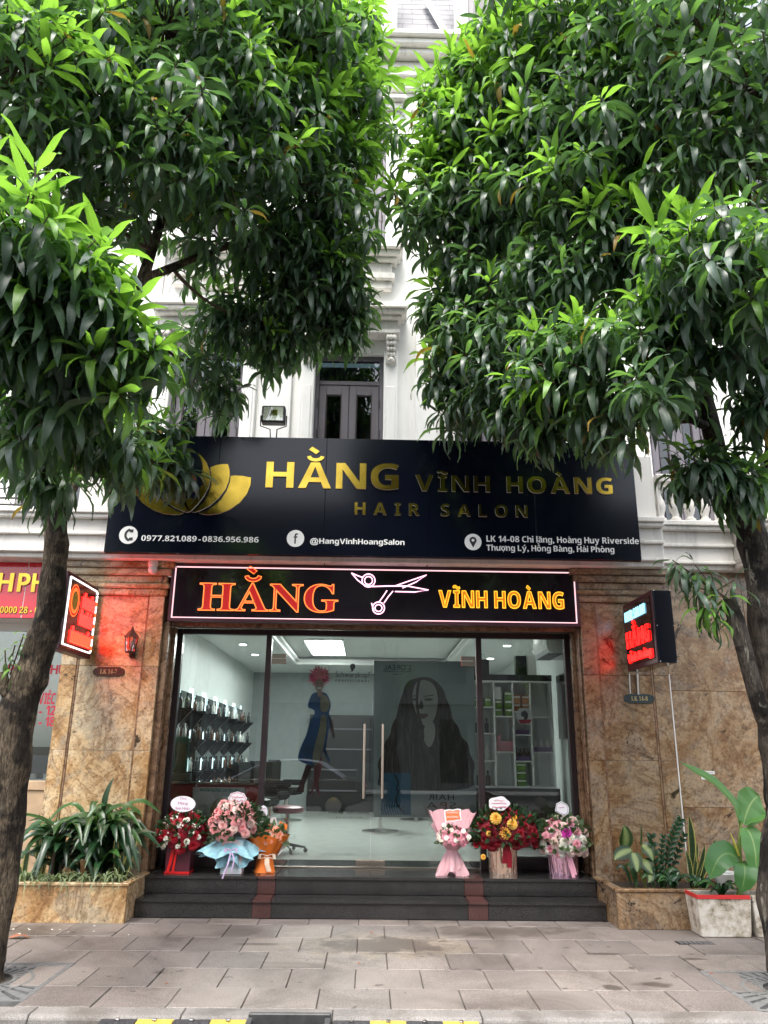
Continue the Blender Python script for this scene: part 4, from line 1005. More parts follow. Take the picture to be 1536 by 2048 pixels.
# ------------------------------------------------------------------ dome camera on the pier cap
c = onY(307, 1124, .33); t = thing('security_camera', 'white dome security camera under the ledge beside the neon sign', 'camera', (c.x, .33, 3.60))
MB().lathe([(.05, 0), (.056, -.02), (.056, -.05), (.045, -.07)], (c.x, .33, 3.60), 18).build('mount', M['white'], t, smooth=True)
MB().ball((c.x, .33, 3.50), .052, 16, 10).build('dome', M['white'], t, smooth=2)
MB().lathe([(.025, 0), (.022, .012), (.01, .014)], (0, 0, 0), 14)
o = MB().lathe([(.024, 0), (.024, .012), (.012, .016)], (0, 0, 0), 14).build('lens', M['black'], t); o.location = (0, -.048, -.115); o.rotation_euler = (R_(115), 0, 0)
for k in range(2): MB().tube([(c.x+.06, .40, 3.55-.04*k), (c.x+.11, .42, 3.47-.05*k), (c.x+.07, .44, 3.38-.04*k)], .006, 5).build('camera_cable', M['black'], t)
# ------------------------------------------------------------------ red sign of the left shop
yR = .50; z0, z1 = 2.955, 3.600
t = thing('shop_sign', 'red gloss shop sign with gold letters left of the trunk', 'sign', (-4.6, yR, z0))
xe = [-6.6, -5.65, onY(50, 1180, yR).x, XL-.16]
for k in range(3): MB().box(xe[k]+.003, xe[k+1]-.003, yR, yR+.05, z0, z1).build('sign_panel', M['red_panel'], t, bevel=.003)
for k in (1, 2): MB().box(xe[k]-.004, xe[k]+.004, yR+.002, yR+.04, z0, z1).build('joint_strip', M['print_white'], t)
MB().box(-6.6, XL-.16, yR+.051, yR+.48, z0-.001, z1-.01).build('sign_back', M['white'], t)
a = onY(34, 1184, yR); b_ = onY(88, 1184, yR); cch = onY(34, 1147, yR).z-a.z
text('PH', (a.x, yR, a.z), b_.x-a.x+.02, cch, M['gold'], t, 'gold_letter', 'sans', depth=.02, per=True, rim=M['letter_edge'])
text('H', (onY(-6, 1184, yR).x, yR, a.z), onY(25, 1184, yR).x-onY(-6, 1184, yR).x, cch, M['gold'], t, 'gold_letter', 'sans', depth=.02, per=True, rim=M['letter_edge'])
a = onY(0, 1226, yR); text('0000 28 - 09', (a.x, yR, a.z), onY(86, 1226, yR).x-a.x, .075, M['gold'], t, 'gold_letter', 'sans', depth=.012, per=True)
# ------------------------------------------------------------------ steps
stp = thing('front_steps', 'two black granite steps with red inlay strips in front of the salon', 'steps', (0, .3, 0))
def step(x0, x1, y0, y1, z0, z1, cuts):
    xs = [x0]+[v for c in cuts for v in c]+[x1]
    for k in range(len(xs)-1):
        m = M['red_granite'] if k % 2 else M['black_granite']; a, b_ = xs[k]+.0012, xs[k+1]-.0012
        MB().box(a, b_, y0+.018, y1, z0, z1-.032).build('riser', m, stp, bevel=.002)
        MB().box(a, b_, y0, y1, z1-.0315, z1).build('tread', m, stp, bevel=.008, seg=2)
xa, xb = onZ(502, 1838, 0).x, onZ(540, 1838, 0).x; xc, xd = onZ(938, 1842, 0).x, onZ(978, 1842, 0).x
step(-2.243, 2.343, .0, .31, 0, .165, [(xa, xb), (xc, xd)])
step(-2.24, 2.34, .30, 1.6, .166, .33, [(xa, xb), (xc, xd)])
# ------------------------------------------------------------------ shopfront
sf = thing('shopfront', 'dark framed glass shopfront with double glass doors', 'shopfront', (0, YG, ZF))
fx0, fx1, ft = -2.287, 2.364, 2.922
m0, m1 = onY(533, 1300, YG).x, onY(544, 1300, YG).x; n0, n1 = onY(951, 1300, YG).x, onY(962, 1300, YG).x
def fr(x0, x1, z0, z1, nm='frame', y0=YG-.045, y1=YG+.045): return MB().box(x0, x1, y0, y1, z0, z1).build(nm, M['frame_dark'], sf, bevel=.005)
fr(fx0, fx0+.065, ZF, ft); fr(fx1-.065, fx1, ZF, ft); fr(fx0+.066, fx1-.066, ft-.065, ft)
fr(m0, m1, ZF, ft-.066, 'mullion'); fr(n0, n1, ZF, ft-.066, 'mullion')
fr(fx0+.066, m0-.001, ZF, ZF+.13, 'bottom_rail'); fr(n1+.001, fx1-.066, ZF, ZF+.13, 'bottom_rail')
MB().box(fx0+.066, m0-.001, YG-.004, YG+.004, ZF+.13, ft-.066).build('pane', M['glass'], sf)
MB().box(n1+.001, fx1-.066, YG-.004, YG+.004, ZF+.13, ft-.066).build('pane', M['glass'], sf)
zt = onY(745, 1320, YG).z; xm = onY(743, 1550, YG).x
MB().box(m1+.001, n0-.001, YG-.005, YG+.005, zt+.006, ft-.066).build('pane', M['glass'], sf)
MB().box(m1+.001, n0-.001, YG-.04, YG+.04, ZF-.003, ZF+.012).build('threshold', M['steel_warm'], sf)
for s, a, b_, hx_ in ((-1, m1+.006, xm-.003, 728), (1, xm+.003, n0-.006, 765)):
    dr = MB().box(a, b_, YG-.006, YG+.006, ZF+.025, zt).build('glass_door', M['glass'], sf)
    h0, h1 = onY(hx_, 1597, YG-.06), onY(hx_, 1448, YG-.06); xh = (h0.x+h1.x)/2
    MB().tube([(xh, YG-.065, h0.z), (xh, YG-.065, h1.z)], .016, 10).build('pull_handle', M['steel_warm'], dr, smooth=True)
    MB().tube([(xh, YG+.065, h0.z), (xh, YG+.065, h1.z)], .016, 10).build('pull_handle', M['steel'], dr, smooth=True)
    for z in (h0.z+.12, h1.z-.12): MB().tube([(xh, YG-.066, z), (xh, YG+.066, z)], .009, 8).build('handle_stud', M['steel'], dr)
    xo = a if s < 0 else b_-.17
    MB().box(xo, xo+.17, YG-.018, YG+.018, zt-.06, zt+.0).build('patch_fitting', M['steel_warm'], dr, bevel=.003)
    MB().box(xo, xo+.17, YG-.018, YG+.018, zt+.007, zt+.055).build('patch_fitting', M['steel_warm'], dr, bevel=.003)
    xo = b_-.16 if s < 0 else a
    MB().box(xo, xo+.16, YG-.02, YG+.02, ZF+.026, ZF+.085).build('patch_fitting', M['steel_warm'], dr, bevel=.003)
# ------------------------------------------------------------------ prints stuck on the inside of the doors
YS = YG+.010
def pr(name, lab, cat, cx, cz): return thing(name, lab, cat, (cx, YS, cz))
def flat(pts, mat, parent, name, d, th=.0006):
    return MB().prism([XZ(x_, y_, YS) for x_, y_ in pts], YS+d, YS+d+th).build(name, mat, parent)
def smooth_poly(pts, n=3):
    for _ in range(n):
        q = []
        for i in range(len(pts)):
            a, b_ = pts[i], pts[(i+1) % len(pts)]; q += [(a[0]*.75+b_[0]*.25, a[1]*.75+b_[1]*.25), (a[0]*.25+b_[0]*.75, a[1]*.25+b_[1]*.75)]
        pts = q
    return pts
def K(x_, y_): return (500+x_/5.12, 1280+y_/5.12)
c = onY(635, 1460, YS); fig = pr('door_sticker', 'printed figure in a blue dress with pink feathery hair on the left door', 'sticker', c.x, c.z)
M['p_blue'] = pm('print_blue', (.012, .10, .30), .5, noise=.5, nscale=3.0); M['p_skin'] = pm('print_skin', (.42, .24, .18), .5); M['p_tan'] = pm('print_tan', (.34, .31, .22), .5, noise=.3, nscale=6)
M['p_pink'] = pm('print_pink', (.75, .07, .17), .5, noise=.45, nscale=14); M['p_pink2'] = pm('print_coral', (.85, .20, .24), .5, noise=.3, nscale=20); M['p_brown'] = pm('print_brown', (.10, .035, .045), .5, noise=.3); M['p_white'] = M['print_white']; M['p_rose'] = pm('print_rose', (.27, .08, .09), .5)
dress = [(640, 540), (605, 610), (582, 692), (650, 712), (670, 742), (612, 830), (585, 960), (520, 1085), (482, 1215), (520, 1250), (590, 1275), (650, 1290), (700, 1270), (735, 1180), (770, 1110), (832, 1250), (800, 1255), (770, 1190), (790, 980), (845, 815), (800, 760), (832, 690), (822, 620), (785, 540), (720, 530)]
flat(smooth_poly([K(*p) for p in dress], 2), M['p_blue'], fig, 'printed_dress', 0)
flat(smooth_poly([K(*p) for p in [(725, 760), (715, 900), (650, 1120), (635, 1230), (665, 1300), (700, 1260), (740, 1160), (770, 1000), (790, 850), (780, 770)]], 2), M['p_tan'], fig, 'printed_skirt_panel', -.0008)
flat(smooth_poly([K(*p) for p in [(720, 560), (715, 740), (800, 740), (822, 640), (780, 560)]], 2), M['p_tan'], fig, 'printed_bodice', -.0008)
flat([K(*p) for p in [(575, 1275), (640, 1290), (560, 1480), (552, 1560), (468, 1560), (505, 1480)]], M['p_brown'], fig, 'printed_leg', 0)
flat([K(*p) for p in [(655, 1300), (735, 1190), (745, 1255), (700, 1480), (722, 1605), (690, 1570), (660, 1500), (640, 1570), (608, 1590), (648, 1480)]], M['p_rose'], fig, 'printed_leg', 0)
flat([K(*p) for p in [(800, 760), (845, 820), (870, 1000), (850, 1010), (815, 880)]], M['p_brown'], fig, 'printed_arm', 0)
rg = random.Random(5); hp = []
for i in range(44):
    a = 2*math.pi*i/44; r = (128 if i % 2 else 86)*rg.uniform(.85, 1.08); hp.append(K(705+r*math.cos(a), 378+r*.92*math.sin(a)))
flat(hp, M['p_pink'], fig, 'printed_hair', -.0002)
flat([K(725+(88 if i % 2 else 50)*math.cos(i*.2856), 345+(80 if i % 2 else 45)*math.sin(i*.2856)) for i in range(22)], M['p_pink2'], fig, 'printed_hair', -.0010)
flat([K(708+46*math.cos(i*.35), 462+66*math.sin(i*.35)) for i in range(18)], M['p_skin'], fig, 'printed_face', -.0018)
flat([K(*p) for p in [(690, 520), (735, 520), (745, 560), (715, 590), (690, 560)]], M['p_skin'], fig, 'printed_neck', -.0014)
flat([K(708+24*math.cos(i*.45), 492+9*math.sin(i*.45)) for i in range(14)], M['p_white'], fig, 'printed_smile', -.0026)
for ex in (688, 728): flat([K(ex+10*math.cos(i*.63), 445+4*math.sin(i*.63)) for i in range(10)], M['print_black'], fig, 'printed_eye', -.0026)
c = onY(705, 1345, YS); st = pr('door_sticker', 'black brand lettering under a small head silhouette on the left door', 'sticker', c.x, c.z)
def sline(s, l, r_, b_, t_, par, mat='print_black', **k):
    a, e_, u = onY(l, b_, YS), onY(r_, b_, YS), onY(l, t_, YS); text(s, (a.x, YS-.001, a.z), e_.x-a.x, u.z-a.z, M[mat], par, **k)
sline('Schwarzkopf', 671, 740, 1354, 1343, st, style='serifthin'); sline('PROFESSIONAL', 671, 739, 1363.5, 1359, st, gap=.5)
flat(smooth_poly([K(*p) for p in [(1028, 250), (1060, 238), (1080, 258), (1076, 290), (1060, 300), (1058, 318), (1032, 330), (1040, 312), (1030, 296), (1022, 270)]], 1), M['print_black'], st, 'head_silhouette', 0)
c = onY(697, 1625, YS); st = pr('door_sticker', 'small black salon name lettering low on the left door', 'sticker', c.x, c.z)
sline('HẰNG', 658, 686, 1627, 1617, st); sline('VĨNH HOÀNG', 692, 737, 1627, 1619, st, gap=.2); sline('HAIR SALON', 672, 723, 1637, 1633, st, gap=.6, style='thin')
# right door: frosted poster with a portrait, seen from its back
c = onY(848, 1480, YS); po = pr('window_poster', 'large frosted poster of a long haired portrait on the right door', 'poster', c.x, c.z)
M['poster'] = pm('poster_film', (.44, .49, .49), .5, noise=.08, nscale=2); M['poster_hair'] = None
def hairmat():
    m, t, b, N, L = nt('poster_hair'); g = N.new('ShaderNodeNewGeometry')
    mp = N.new('ShaderNodeMapping'); mp.inputs['Scale'].default_value = (1, 1, .16); L.new(g.outputs['Position'], mp.inputs[0])
    w = tex(N, L, 'Noise', mp.outputs[0], Scale=17.0, Distortion=1.6, Detail=8.0, Roughness=.7)
    c_ = ramp(N, [(.32, (.014, .011, .010)), (.5, (.045, .034, .029)), (.68, (.16, .125, .105))]); L.new(w.outputs['Fac'], c_.inputs[0]); L.new(c_.outputs[0], b.inputs['Base Color']); b.inputs['Roughness'].default_value = .5; return m
M['poster_hair'] = hairmat(); M['poster_face'] = pm('poster_face', (.50, .47, .44), .5, noise=.12, nscale=5); M['poster_shade'] = pm('poster_shade', (.10, .088, .084), .5); M['poster_lip'] = pm('poster_lip', (.15, .085, .085), .5); M['poster_blue'] = pm('poster_blue', (.015, .13, .24), .5, noise=.2, nscale=3); M['poster_line'] = pm('poster_line', (.22, .35, .42), .5)
flat([(748, 1321), (948, 1323), (953, 1636), (747, 1634)], M['poster'], po, 'poster_sheet', 0)
hair = [(832, 1356), (812, 1364), (804, 1392), (796, 1412), (794, 1432), (783, 1450), (781, 1470), (768, 1486), (766, 1506), (754, 1526), (759, 1548), (752, 1582), (950, 1582), (946, 1550), (951, 1528), (939, 1508), (938, 1488), (922, 1474), (918, 1454), (905, 1440), (902, 1418), (893, 1398), (886, 1376), (868, 1358), (850, 1353)]
flat(smooth_poly(hair, 2), M['poster_hair'], po, 'printed_hair', -.0008)
face = [(832, 1364), (826, 1380), (824, 1398), (828, 1415), (834, 1430), (840, 1444), (850, 1453), (860, 1450), (870, 1436), (875, 1415), (876, 1395), (872, 1376), (862, 1364), (848, 1359)]
flat(smooth_poly(face, 2), M['poster_face'], po, 'printed_face', -.0016)
flat(smooth_poly([(848, 1450), (868, 1440), (872, 1470), (860, 1500), (846, 1480)], 2), M['poster_face'], po, 'printed_neck', -.0012)
flat(smooth_poly([(830, 1362), (822, 1385), (822, 1410), (830, 1440), (836, 1470), (826, 1470), (812, 1430), (812, 1385)], 2), M['poster_hair'], po, 'printed_hair_lock', -.0026)
flat(smooth_poly([(843, 1356), (838, 1375), (836, 1400), (838, 1425), (846, 1450), (850, 1480), (843, 1475), (835, 1440), (831, 1405), (832, 1375), (837, 1357)], 2), M['poster_hair'], po, 'printed_hair_lock', -.0024)
for ex, ey, w_ in ((829, 1399, 6), (857, 1399, 9)):
    flat([(ex+w_*math.cos(i*.524), ey+3.0*math.sin(i*.524)) for i in range(12)], M['poster_shade'], po, 'printed_eye', -.0024)
    flat([(ex-w_-1, ey-7), (ex+w_+2, ey-10), (ex+w_+2, ey-8), (ex-w_-1, ey-5)], M['poster_shade'], po, 'printed_brow', -.0024)
flat(smooth_poly([(841, 1400), (836, 1416), (842, 1419), (848, 1416), (845, 1402)], 2), M['poster_shade'], po, 'printed_nose', -.0022)
flat(smooth_poly([(836, 1430), (842, 1426), (846, 1428), (852, 1426), (858, 1431), (848, 1438), (840, 1437)], 2), M['poster_lip'], po, 'printed_lips', -.0024)
flat([(764, 1546), (821, 1546), (822, 1630), (762, 1630)], M['poster_blue'], po, 'printed_product', -.0016)
for k in range(9): 
    pts = [XZ(766+5*k-5*math.sin(i*.35), 1630-3.6*i, YS) for i in range(8)]; MB().tube([(p[0], YS-.0022, p[1]) for p in pts], .0035, 4).build('printed_wave', M['poster_line'], po)
MB().tube([(p[0], YS-.0024, p[1]) for p in [XZ(788+8*math.sin(i*.22)+(.6*i if i > 12 else 0), 1548+2.6*i, YS) for i in range(31)]], .008, 5).build('printed_curl', M['print_black'], po)
def mirror_line(s, l, r_, b_, t_, **k):
    a, e_, u = onY(r_, b_, YS), onY(l, b_, YS), onY(r_, t_, YS); text(s, (a.x, YS-.0022, a.z), a.x-e_.x, u.z-a.z, M['print_black'], po, Rv=(-1, 0, 0), **k)
mirror_line("L'OREAL", 767, 821, 1340, 1330, style='thin', gap=.16); mirror_line('PROFESSIONNEL', 764, 822, 1344.8, 1342, gap=.3); mirror_line('PARIS', 786, 802, 1350, 1347.5, gap=.3)
mirror_line('HAIR', 857, 908, 1600, 1589, style='thin', gap=.25); mirror_line('SPA', 853, 912, 1617, 1605, style='thin', gap=.3)
M['poster_strand'] = pm('poster_strand', (.17, .13, .11), .5)
_rs = random.Random(8)
for k in range(34):
    u = k/33; sd_ = -1 if k % 2 else 1; x0 = 840+sd_*(6+10*_rs.random()); x1 = 765+178*u; w_ = _rs.uniform(3, 7)
    pts = [(x0+(x1-x0)*(t_**1.3)+w_*math.sin(t_*7+k)*t_+(sd_*14*math.sin(math.pi*min(1, t_*1.4))), 1366+212*t_) for t_ in [i/12 for i in range(13)]]
    if any(823 < x_ < 877 and 1362 < y_ < 1452 for x_, y_ in pts): continue
    MB().tube([(q_[0], YS-.0030, q_[1]) for q_ in [XZ(x_, y_, YS) for x_, y_ in pts]], .0022 if k % 3 else .004, 4).build('printed_strand', M['poster_strand'], po)
# hexagon sticker on the right pane
c = onY(1048, 1432, YS); t = pr('window_sticker', 'white hexagonal sticker with a curly haired head on the right pane', 'sticker', c.x, c.z)
flat([(1029, 1432), (1039, 1416), (1058, 1416), (1068, 1434), (1058, 1449), (1040, 1448)], M['print_white'], t, 'sticker_sheet', 0)
flat(smooth_poly([(1042, 1424), (1050, 1420), (1057, 1428), (1055, 1438), (1049, 1442), (1047, 1432), (1042, 1434)], 2), M['print_black'], t, 'printed_head', -.0008)
flat([(1036, 1439), (1064, 1439), (1058, 1447), (1041, 1447)], M['print_red'], t, 'printed_band', -.0006)
# ------------------------------------------------------------------ the salon room
RX0, RX1, RY1, RZ = -2.62, 2.75, 9.4, 3.25
struct(MB().box(RX0, RX1, 1.601, RY1, .1, ZF-.003), 'floor', M['room_floor'])
struct(MB().box(RX0, RX1, RY1, RY1+.1, ZF, RZ), 'wall_back', M['room_wall_g'])
struct(MB().box(RX0-.1, RX0, 1.06, RY1, ZF-.2, RZ+.2), 'wall_left', M['room_wall'])
struct(MB().box(RX1, RX1+.1, 1.06, RY1, ZF-.2, RZ+.2), 'wall_right', M['room_wall'])
struct(MB().box(RX0, RX1, 1.06, RY1, RZ+.12, RZ+.2), 'ceiling', M['room_ceil'])
tr = MB()
for a, b_, c_, d_ in ((RX0, -1.55, 1.06, RY1), (1.6, RX1, 1.06, RY1), (-1.55, 1.6, 1.06, 1.9), (-1.55, 1.6, 7.6, RY1)): tr.box(a, b_, c_, d_, RZ-.03, RZ+.119)
struct(tr, 'ceiling_border', M['room_ceil'])
cm = MB(); 
for z, e_ in ((RZ-.031, .0), (RZ+.02, .06)):
    cm.box(-1.56+e_, -1.50+e_, 1.9, 7.6, z, z+.05); cm.box(1.55-e_, 1.61-e_, 1.9, 7.6, z, z+.05); cm.box(-1.5+e_, 1.55-e_, 1.86+e_, 1.92+e_, z, z+.05); cm.box(-1.5+e_, 1.55-e_, 7.56-e_, 7.62-e_, z, z+.05)
struct(cm, 'ceiling_moulding', M['white'])
for y0, y1 in ((2.4, 3.9), (4.9, 6.9)):
    t = thing('ceiling_panel_light', 'bright rectangular ceiling light panel, %s one in the salon' % ('nearer' if y0 < 3 else 'farther'), 'ceiling light', (-.82, (y0+y1)/2, RZ+.12), 'ceiling light panels in the salon')
    MB().box(-1.15, -.47, y0, y1, RZ+.09, RZ+.119).build('frame', M['white'], t); MB().box(-1.12, -.50, y0+.03, y1-.03, RZ+.082, RZ+.0895).build('diffuser', M['lamp'], t)
for i, (x_, y_) in enumerate([(-2.1, 2.0), (-2.1, 3.2), (-2.1, 4.5), (-2.1, 5.9), (2.2, 2.4), (2.2, 4.2), (2.2, 6.0), (.6, 1.5), (-.6, 1.5)]):
    t = thing('downlight', 'round recessed downlight, '+['first along the left wall', 'second along the left wall', 'third along the left wall', 'last along the left wall', 'first along the right wall', 'second along the right wall', 'last along the right wall', 'right one of two over the doors', 'left one of two over the doors'][i], 'downlight', (x_, y_, RZ-.03), 'recessed downlights in the salon ceiling')
    MB().lathe([(.075, 0), (.085, -.012), (.07, -.016)], (x_, y_, RZ-.031), 18).build('trim_ring', M['white'], t); MB().lathe([(.06, 0), (.055, -.004)], (x_, y_, RZ-.047), 16).build('lens', M['lamp_small'], t)
# ------------------------------------------------------------------ left wall: mirror stations with light strips and dark shelves
M['bottle_brown'] = pm('brown_bottle', (.07, .03, .015), .25); M['bottle_white'] = pm('white_bottle', (.6, .6, .57), .3); M['bottle_dark'] = pm('dark_bottle', (.02, .02, .025), .25)
M['box_green'] = pm('green_box', (.14, .28, .035), .5, noise=.15, nscale=30); M['box_orange'] = pm('orange_box', (.42, .16, .03), .5, noise=.2, nscale=30); M['box_purple'] = pm('purple_box', (.10, .045, .14), .5); M['box_pink'] = pm('pink_box', (.55, .22, .27), .5); M['yellow_label'] = pm('yellow_label', (.45, .40, .12), .5)
M['teal'] = pm('teal_cloth', (.02, .25, .19), .7); M['strip'] = emit('mirror_light_strip', (.75, .95, 1.0), 1.0)
M['cream'] = pm('cream_panel', (.55, .54, .44), .55)
bot_prof = [(.030, 0), (.032, .01), (.032, .13), (.012, .155), (.012, .185), (.015, .186), (.015, .215)]
jar_prof = [(.045, 0), (.047, .01), (.047, .07), (.048, .071), (.048, .10)]
bm_ = {k: MB().lathe(bot_prof, (0, 0, 0), 10).mesh('bottle', M['bottle_'+k], smooth=True) for k in ('brown', 'white', 'dark')}
def bottle(x_, y_, z_, k, lab, grp, s=1.0):
    o = link('bottle', bm_[k]); o.location = (x_, y_, z_); o.scale = (s, s, s); tag(o, lab, 'bottle', grp); return o
_ri = random.Random(11); ORD = ['nearest', 'second', 'third', 'fourth', 'fifth', 'sixth', 'farthest']
for i in range(7):
    y0 = 1.55+i*.92; x_ = RX0+.004
    t = thing('mirror_station', ORD[i]+' mirror station with light strips along the left salon wall', 'mirror', (x_, y0+.35, ZF), 'mirror stations on the left wall')
    MB().box(x_, x_+.05, y0, y0+.72, .98, 2.32).build('mirror_glass', M['mirror'], t)
    for yy in (y0-.025, y0+.72): MB().box(x_, x_+.02, yy, yy+.018, .80, 2.40).build('light_strip', M['strip'], t)
    for z_ in (1.22, 1.66, 2.05):
        MB().box(x_+.01, x_+.26, y0+.735, y0+.885, z_, z_+.03).build('shelf_board', M['black'], t)
        mb = MB(); mb.prism([(x_+.01, z_-.002), (x_+.25, z_-.002), (x_+.01, z_-.26)], y0+.78, y0+.84); mb.build('shelf_bracket', M['black'], t)
    MB().box(x_, x_+.32, y0-.02, y0+.88, .93, .965).build('counter', M['black'], t); MB().box(x_+.0, x_+.04, y0+.735, y0+.885, .97, 1.2).build('cream_panel', M['cream'], t)
    for z_ in (1.25, 1.69, 2.08):
        for k in range(2):
            kd = _ri.choice(['brown', 'white', 'dark']); bottle(x_+.08+.09*k, y0+.81, z_, kd, '%s bottle on the %s shelf beyond the %s mirror, %s of two' % (kd, {1.25: 'lowest', 1.69: 'middle', 2.08: 'top'}[z_], ORD[i], ('wall side', 'room side')[k]), 'bottles on the mirror shelves', .9)
    for k in range(3): kd = _ri.choice(['brown', 'white', 'dark']); bottle(x_+.12+.05*k, y0+.15+.2*k, .965, kd, '%s bottle on the counter under the %s mirror, %s of three' % (kd, ORD[i], ('nearest', 'middle', 'farthest')[k]), 'bottles on the mirror counter', .9)
# red cabinet with a poster behind the left pane
t = thing('reception_cabinet', 'dark red cabinet behind the left window pane', 'cabinet', (-1.8, 1.5, ZF))
MB().box(-2.55, -1.30, 1.35, 1.85, ZF, 1.16).build('carcass', M['red_cabinet'], t, bevel=.01); MB().box(-2.58, -1.28, 1.32, 1.88, 1.161, 1.19).build('worktop', M['mirror'], t, bevel=.004)
MB().box(-2.5, -2.17, 1.40, 1.46, 1.191, 1.62).build('glass_screen', M['glass'], t)
yq = 1.345; a, b_ = onY(386, 1574, yq), onY(490, 1660, yq)
t = thing('cabinet_poster', 'pale poster of a blonde head taped to the red cabinet', 'poster', ((a.x+b_.x)/2, yq, b_.z))
M['poster_pale'] = pm('poster_pale', (.72, .73, .76), .5, noise=.12, nscale=3); M['blonde'] = pm('poster_blonde', (.40, .30, .20), .5, noise=.3, nscale=25); M['pale_skin'] = pm('poster_skin', (.55, .40, .33), .5)
def fq(pts, mat, nm, d): MB().prism([XZ(x_, y_, yq) for x_, y_ in pts], yq-d-.0008, yq-d).build(nm, mat, t)
fq([(386, 1574), (490, 1575), (488, 1690), (382, 1690)], M['poster_pale'], 'poster_sheet', 0)
fq(smooth_poly([(440, 1595), (425, 1605), (417, 1630), (412, 1670), (425, 1680), (430, 1650), (452, 1640), (458, 1612), (452, 1598)], 2), M['blonde'], 'printed_hair', .001)
fq(smooth_poly([(432, 1612), (428, 1636), (437, 1645), (448, 1640), (450, 1612), (442, 1606)], 2), M['pale_skin'], 'printed_face', .002)
p = onY(400, 1583, yq); q_ = onY(478, 1583, yq); text('NHUỘM NƯỠNG CHUYÊN SÂU', (p.x, yq-.002, p.z), q_.x-p.x, .035, M['teal'], t, 'printed_heading')
t = thing('cloth_bag', 'white holder with a teal towel standing on the red cabinet', 'towel', (-2.26, 1.55, 1.19))
MB().box(-2.40, -2.12, 1.50, 1.62, 1.19, 1.72).build('holder', M['glass'], t); MB().box(-2.36, -2.2, 1.515, 1.60, 1.28, 1.70).build('towel', M['teal'], t, bevel=.02); MB().box(-2.38, -2.14, 1.51, 1.61, 1.195, 1.28).build('holder_base', M['white'], t)
# stools and chairs
def stool(x_, y_, seat, h, lab, arms=False):
    t = thing('salon_stool', lab, 'stool', (x_, y_, ZF), 'swivel stools in the salon')
    MB().lathe([(.02, 0), (.19, .005), (.205, .03), (.195, .07), (.15, .085), (.01, .088)], (x_, y_, ZF+h), 20).build('seat', seat, t, smooth=True)
    MB().tube([(x_, y_, ZF+.09), (x_, y_, ZF+h)], .025, 10).build('gas_column', M['steel'], t)
    if arms: MB().lathe([(.15, 0), (.15, .008), (.135, .008), (.135, 0)], (x_, y_, ZF+.26), 20).build('foot_ring', M['steel'], t)
    for k in range(5):
        an = 2*math.pi*k/5; dx, dy = math.cos(an), math.sin(an)
        MB().tube([(x_, y_, ZF+.10), (x_+.24*dx, y_+.24*dy, ZF+.06)], [.022, .013], 6).build('base_arm', M['black'], t)
        MB().tube([(x_+.24*dx-.014*dy, y_+.24*dy+.014*dx, ZF+.028), (x_+.24*dx+.014*dy, y_+.24*dy-.014*dx, ZF+.028)], .026, 10).build('castor', M['black'], t)
M['red_vinyl_seat'] = pm('red_vinyl_seat', (.18, .01, .03), .35); M['blk_seat'] = pm('black_vinyl_seat', (.02, .021, .022), .3)
stool(-1.02, 2.25, M['red_vinyl_seat'], .46, 'dark red swivel stool behind the orange bouquet'); stool(-1.42, 2.05, M['blk_seat'], .56, 'black saddle stool with chrome column behind the left door', True)
def chair(x_, y_, rz, lab):
    t = thing('salon_chair', lab, 'chair', (x_, y_, ZF), 'black styling chairs in the salon'); t.rotation_euler.z = rz
    def bx(n, a, b_, c_, d_, e_, f_, m='blk_seat', bv=.03):
        o = MB().box(x_+a, x_+b_, y_+c_, y_+d_, ZF+e_, ZF+f_).build(n, M[m], t, bevel=bv, seg=2)
    bx('seat', -.26, .26, -.25, .25, .45, .57); bx('backrest', -.25, .25, .22, .34, .58, 1.05); bx('armrest', -.33, -.265, -.22, .22, .60, .70); bx('armrest', .265, .33, -.22, .22, .60, .70)
    MB().tube([(x_, y_, ZF+.02), (x_, y_, ZF+.45)], .04, 12).build('pedestal', M['steel'], t); MB().lathe([(.3, 0), (.3, .015), (.06, .04)], (x_, y_, ZF), 24).build('base_disc', M['steel'], t, smooth=True)
for k, (x_, y_) in enumerate([(-1.6, 3.6), (-1.6, 5.2), (-1.5, 6.8), (.2, 5.0), (.9, 7.2)]): chair(x_, y_, R_(75) if k < 3 else R_(15+40*k), ['first', 'second', 'third', 'fourth', 'fifth'][k]+' black styling chair counted from the window in the salon')
# dark wash units and a lit doorway at the back
t = thing('wash_unit', 'dark hair washing lounger at the back of the salon', 'wash basin', (.6, 8.5, ZF)); MB().box(.1, 1.1, 7.9, 9.1, ZF, ZF+.5).build('bed', M['blk_seat'], t, bevel=.06, seg=2); MB().lathe([(.2, 0), (.28, .12), (.27, .14), (.18, .03)], (.6, 8.9, ZF+.52), 20).build('basin', M['white'], t, smooth=True)
t = thing('back_shelf', 'tall dark product cabinet against the back wall', 'cabinet', (-.4, 9.3, ZF)); MB().box(-1.3, .1, 9.1, 9.38, ZF, 2.3).build('carcass', M['blk_seat'], t)
for k in range(4): MB().box(-1.25, .05, 9.06, 9.1, ZF+.4+.42*k, ZF+.43+.42*k).build('shelf_board', M['frame_grey'], t)
t = thing('back_mirror', 'pale framed mirror panel on the back wall of the salon', 'mirror', (1.4, 9.35, 1.2)); MB().box(.5, 2.3, 9.33, 9.38, 1.1, 2.7).build('mirror_glass', M['mirror'], t); MB().box(.45, 2.35, 9.36, 9.395, 1.05, 2.75).build('frame', M['steel_warm'], t)
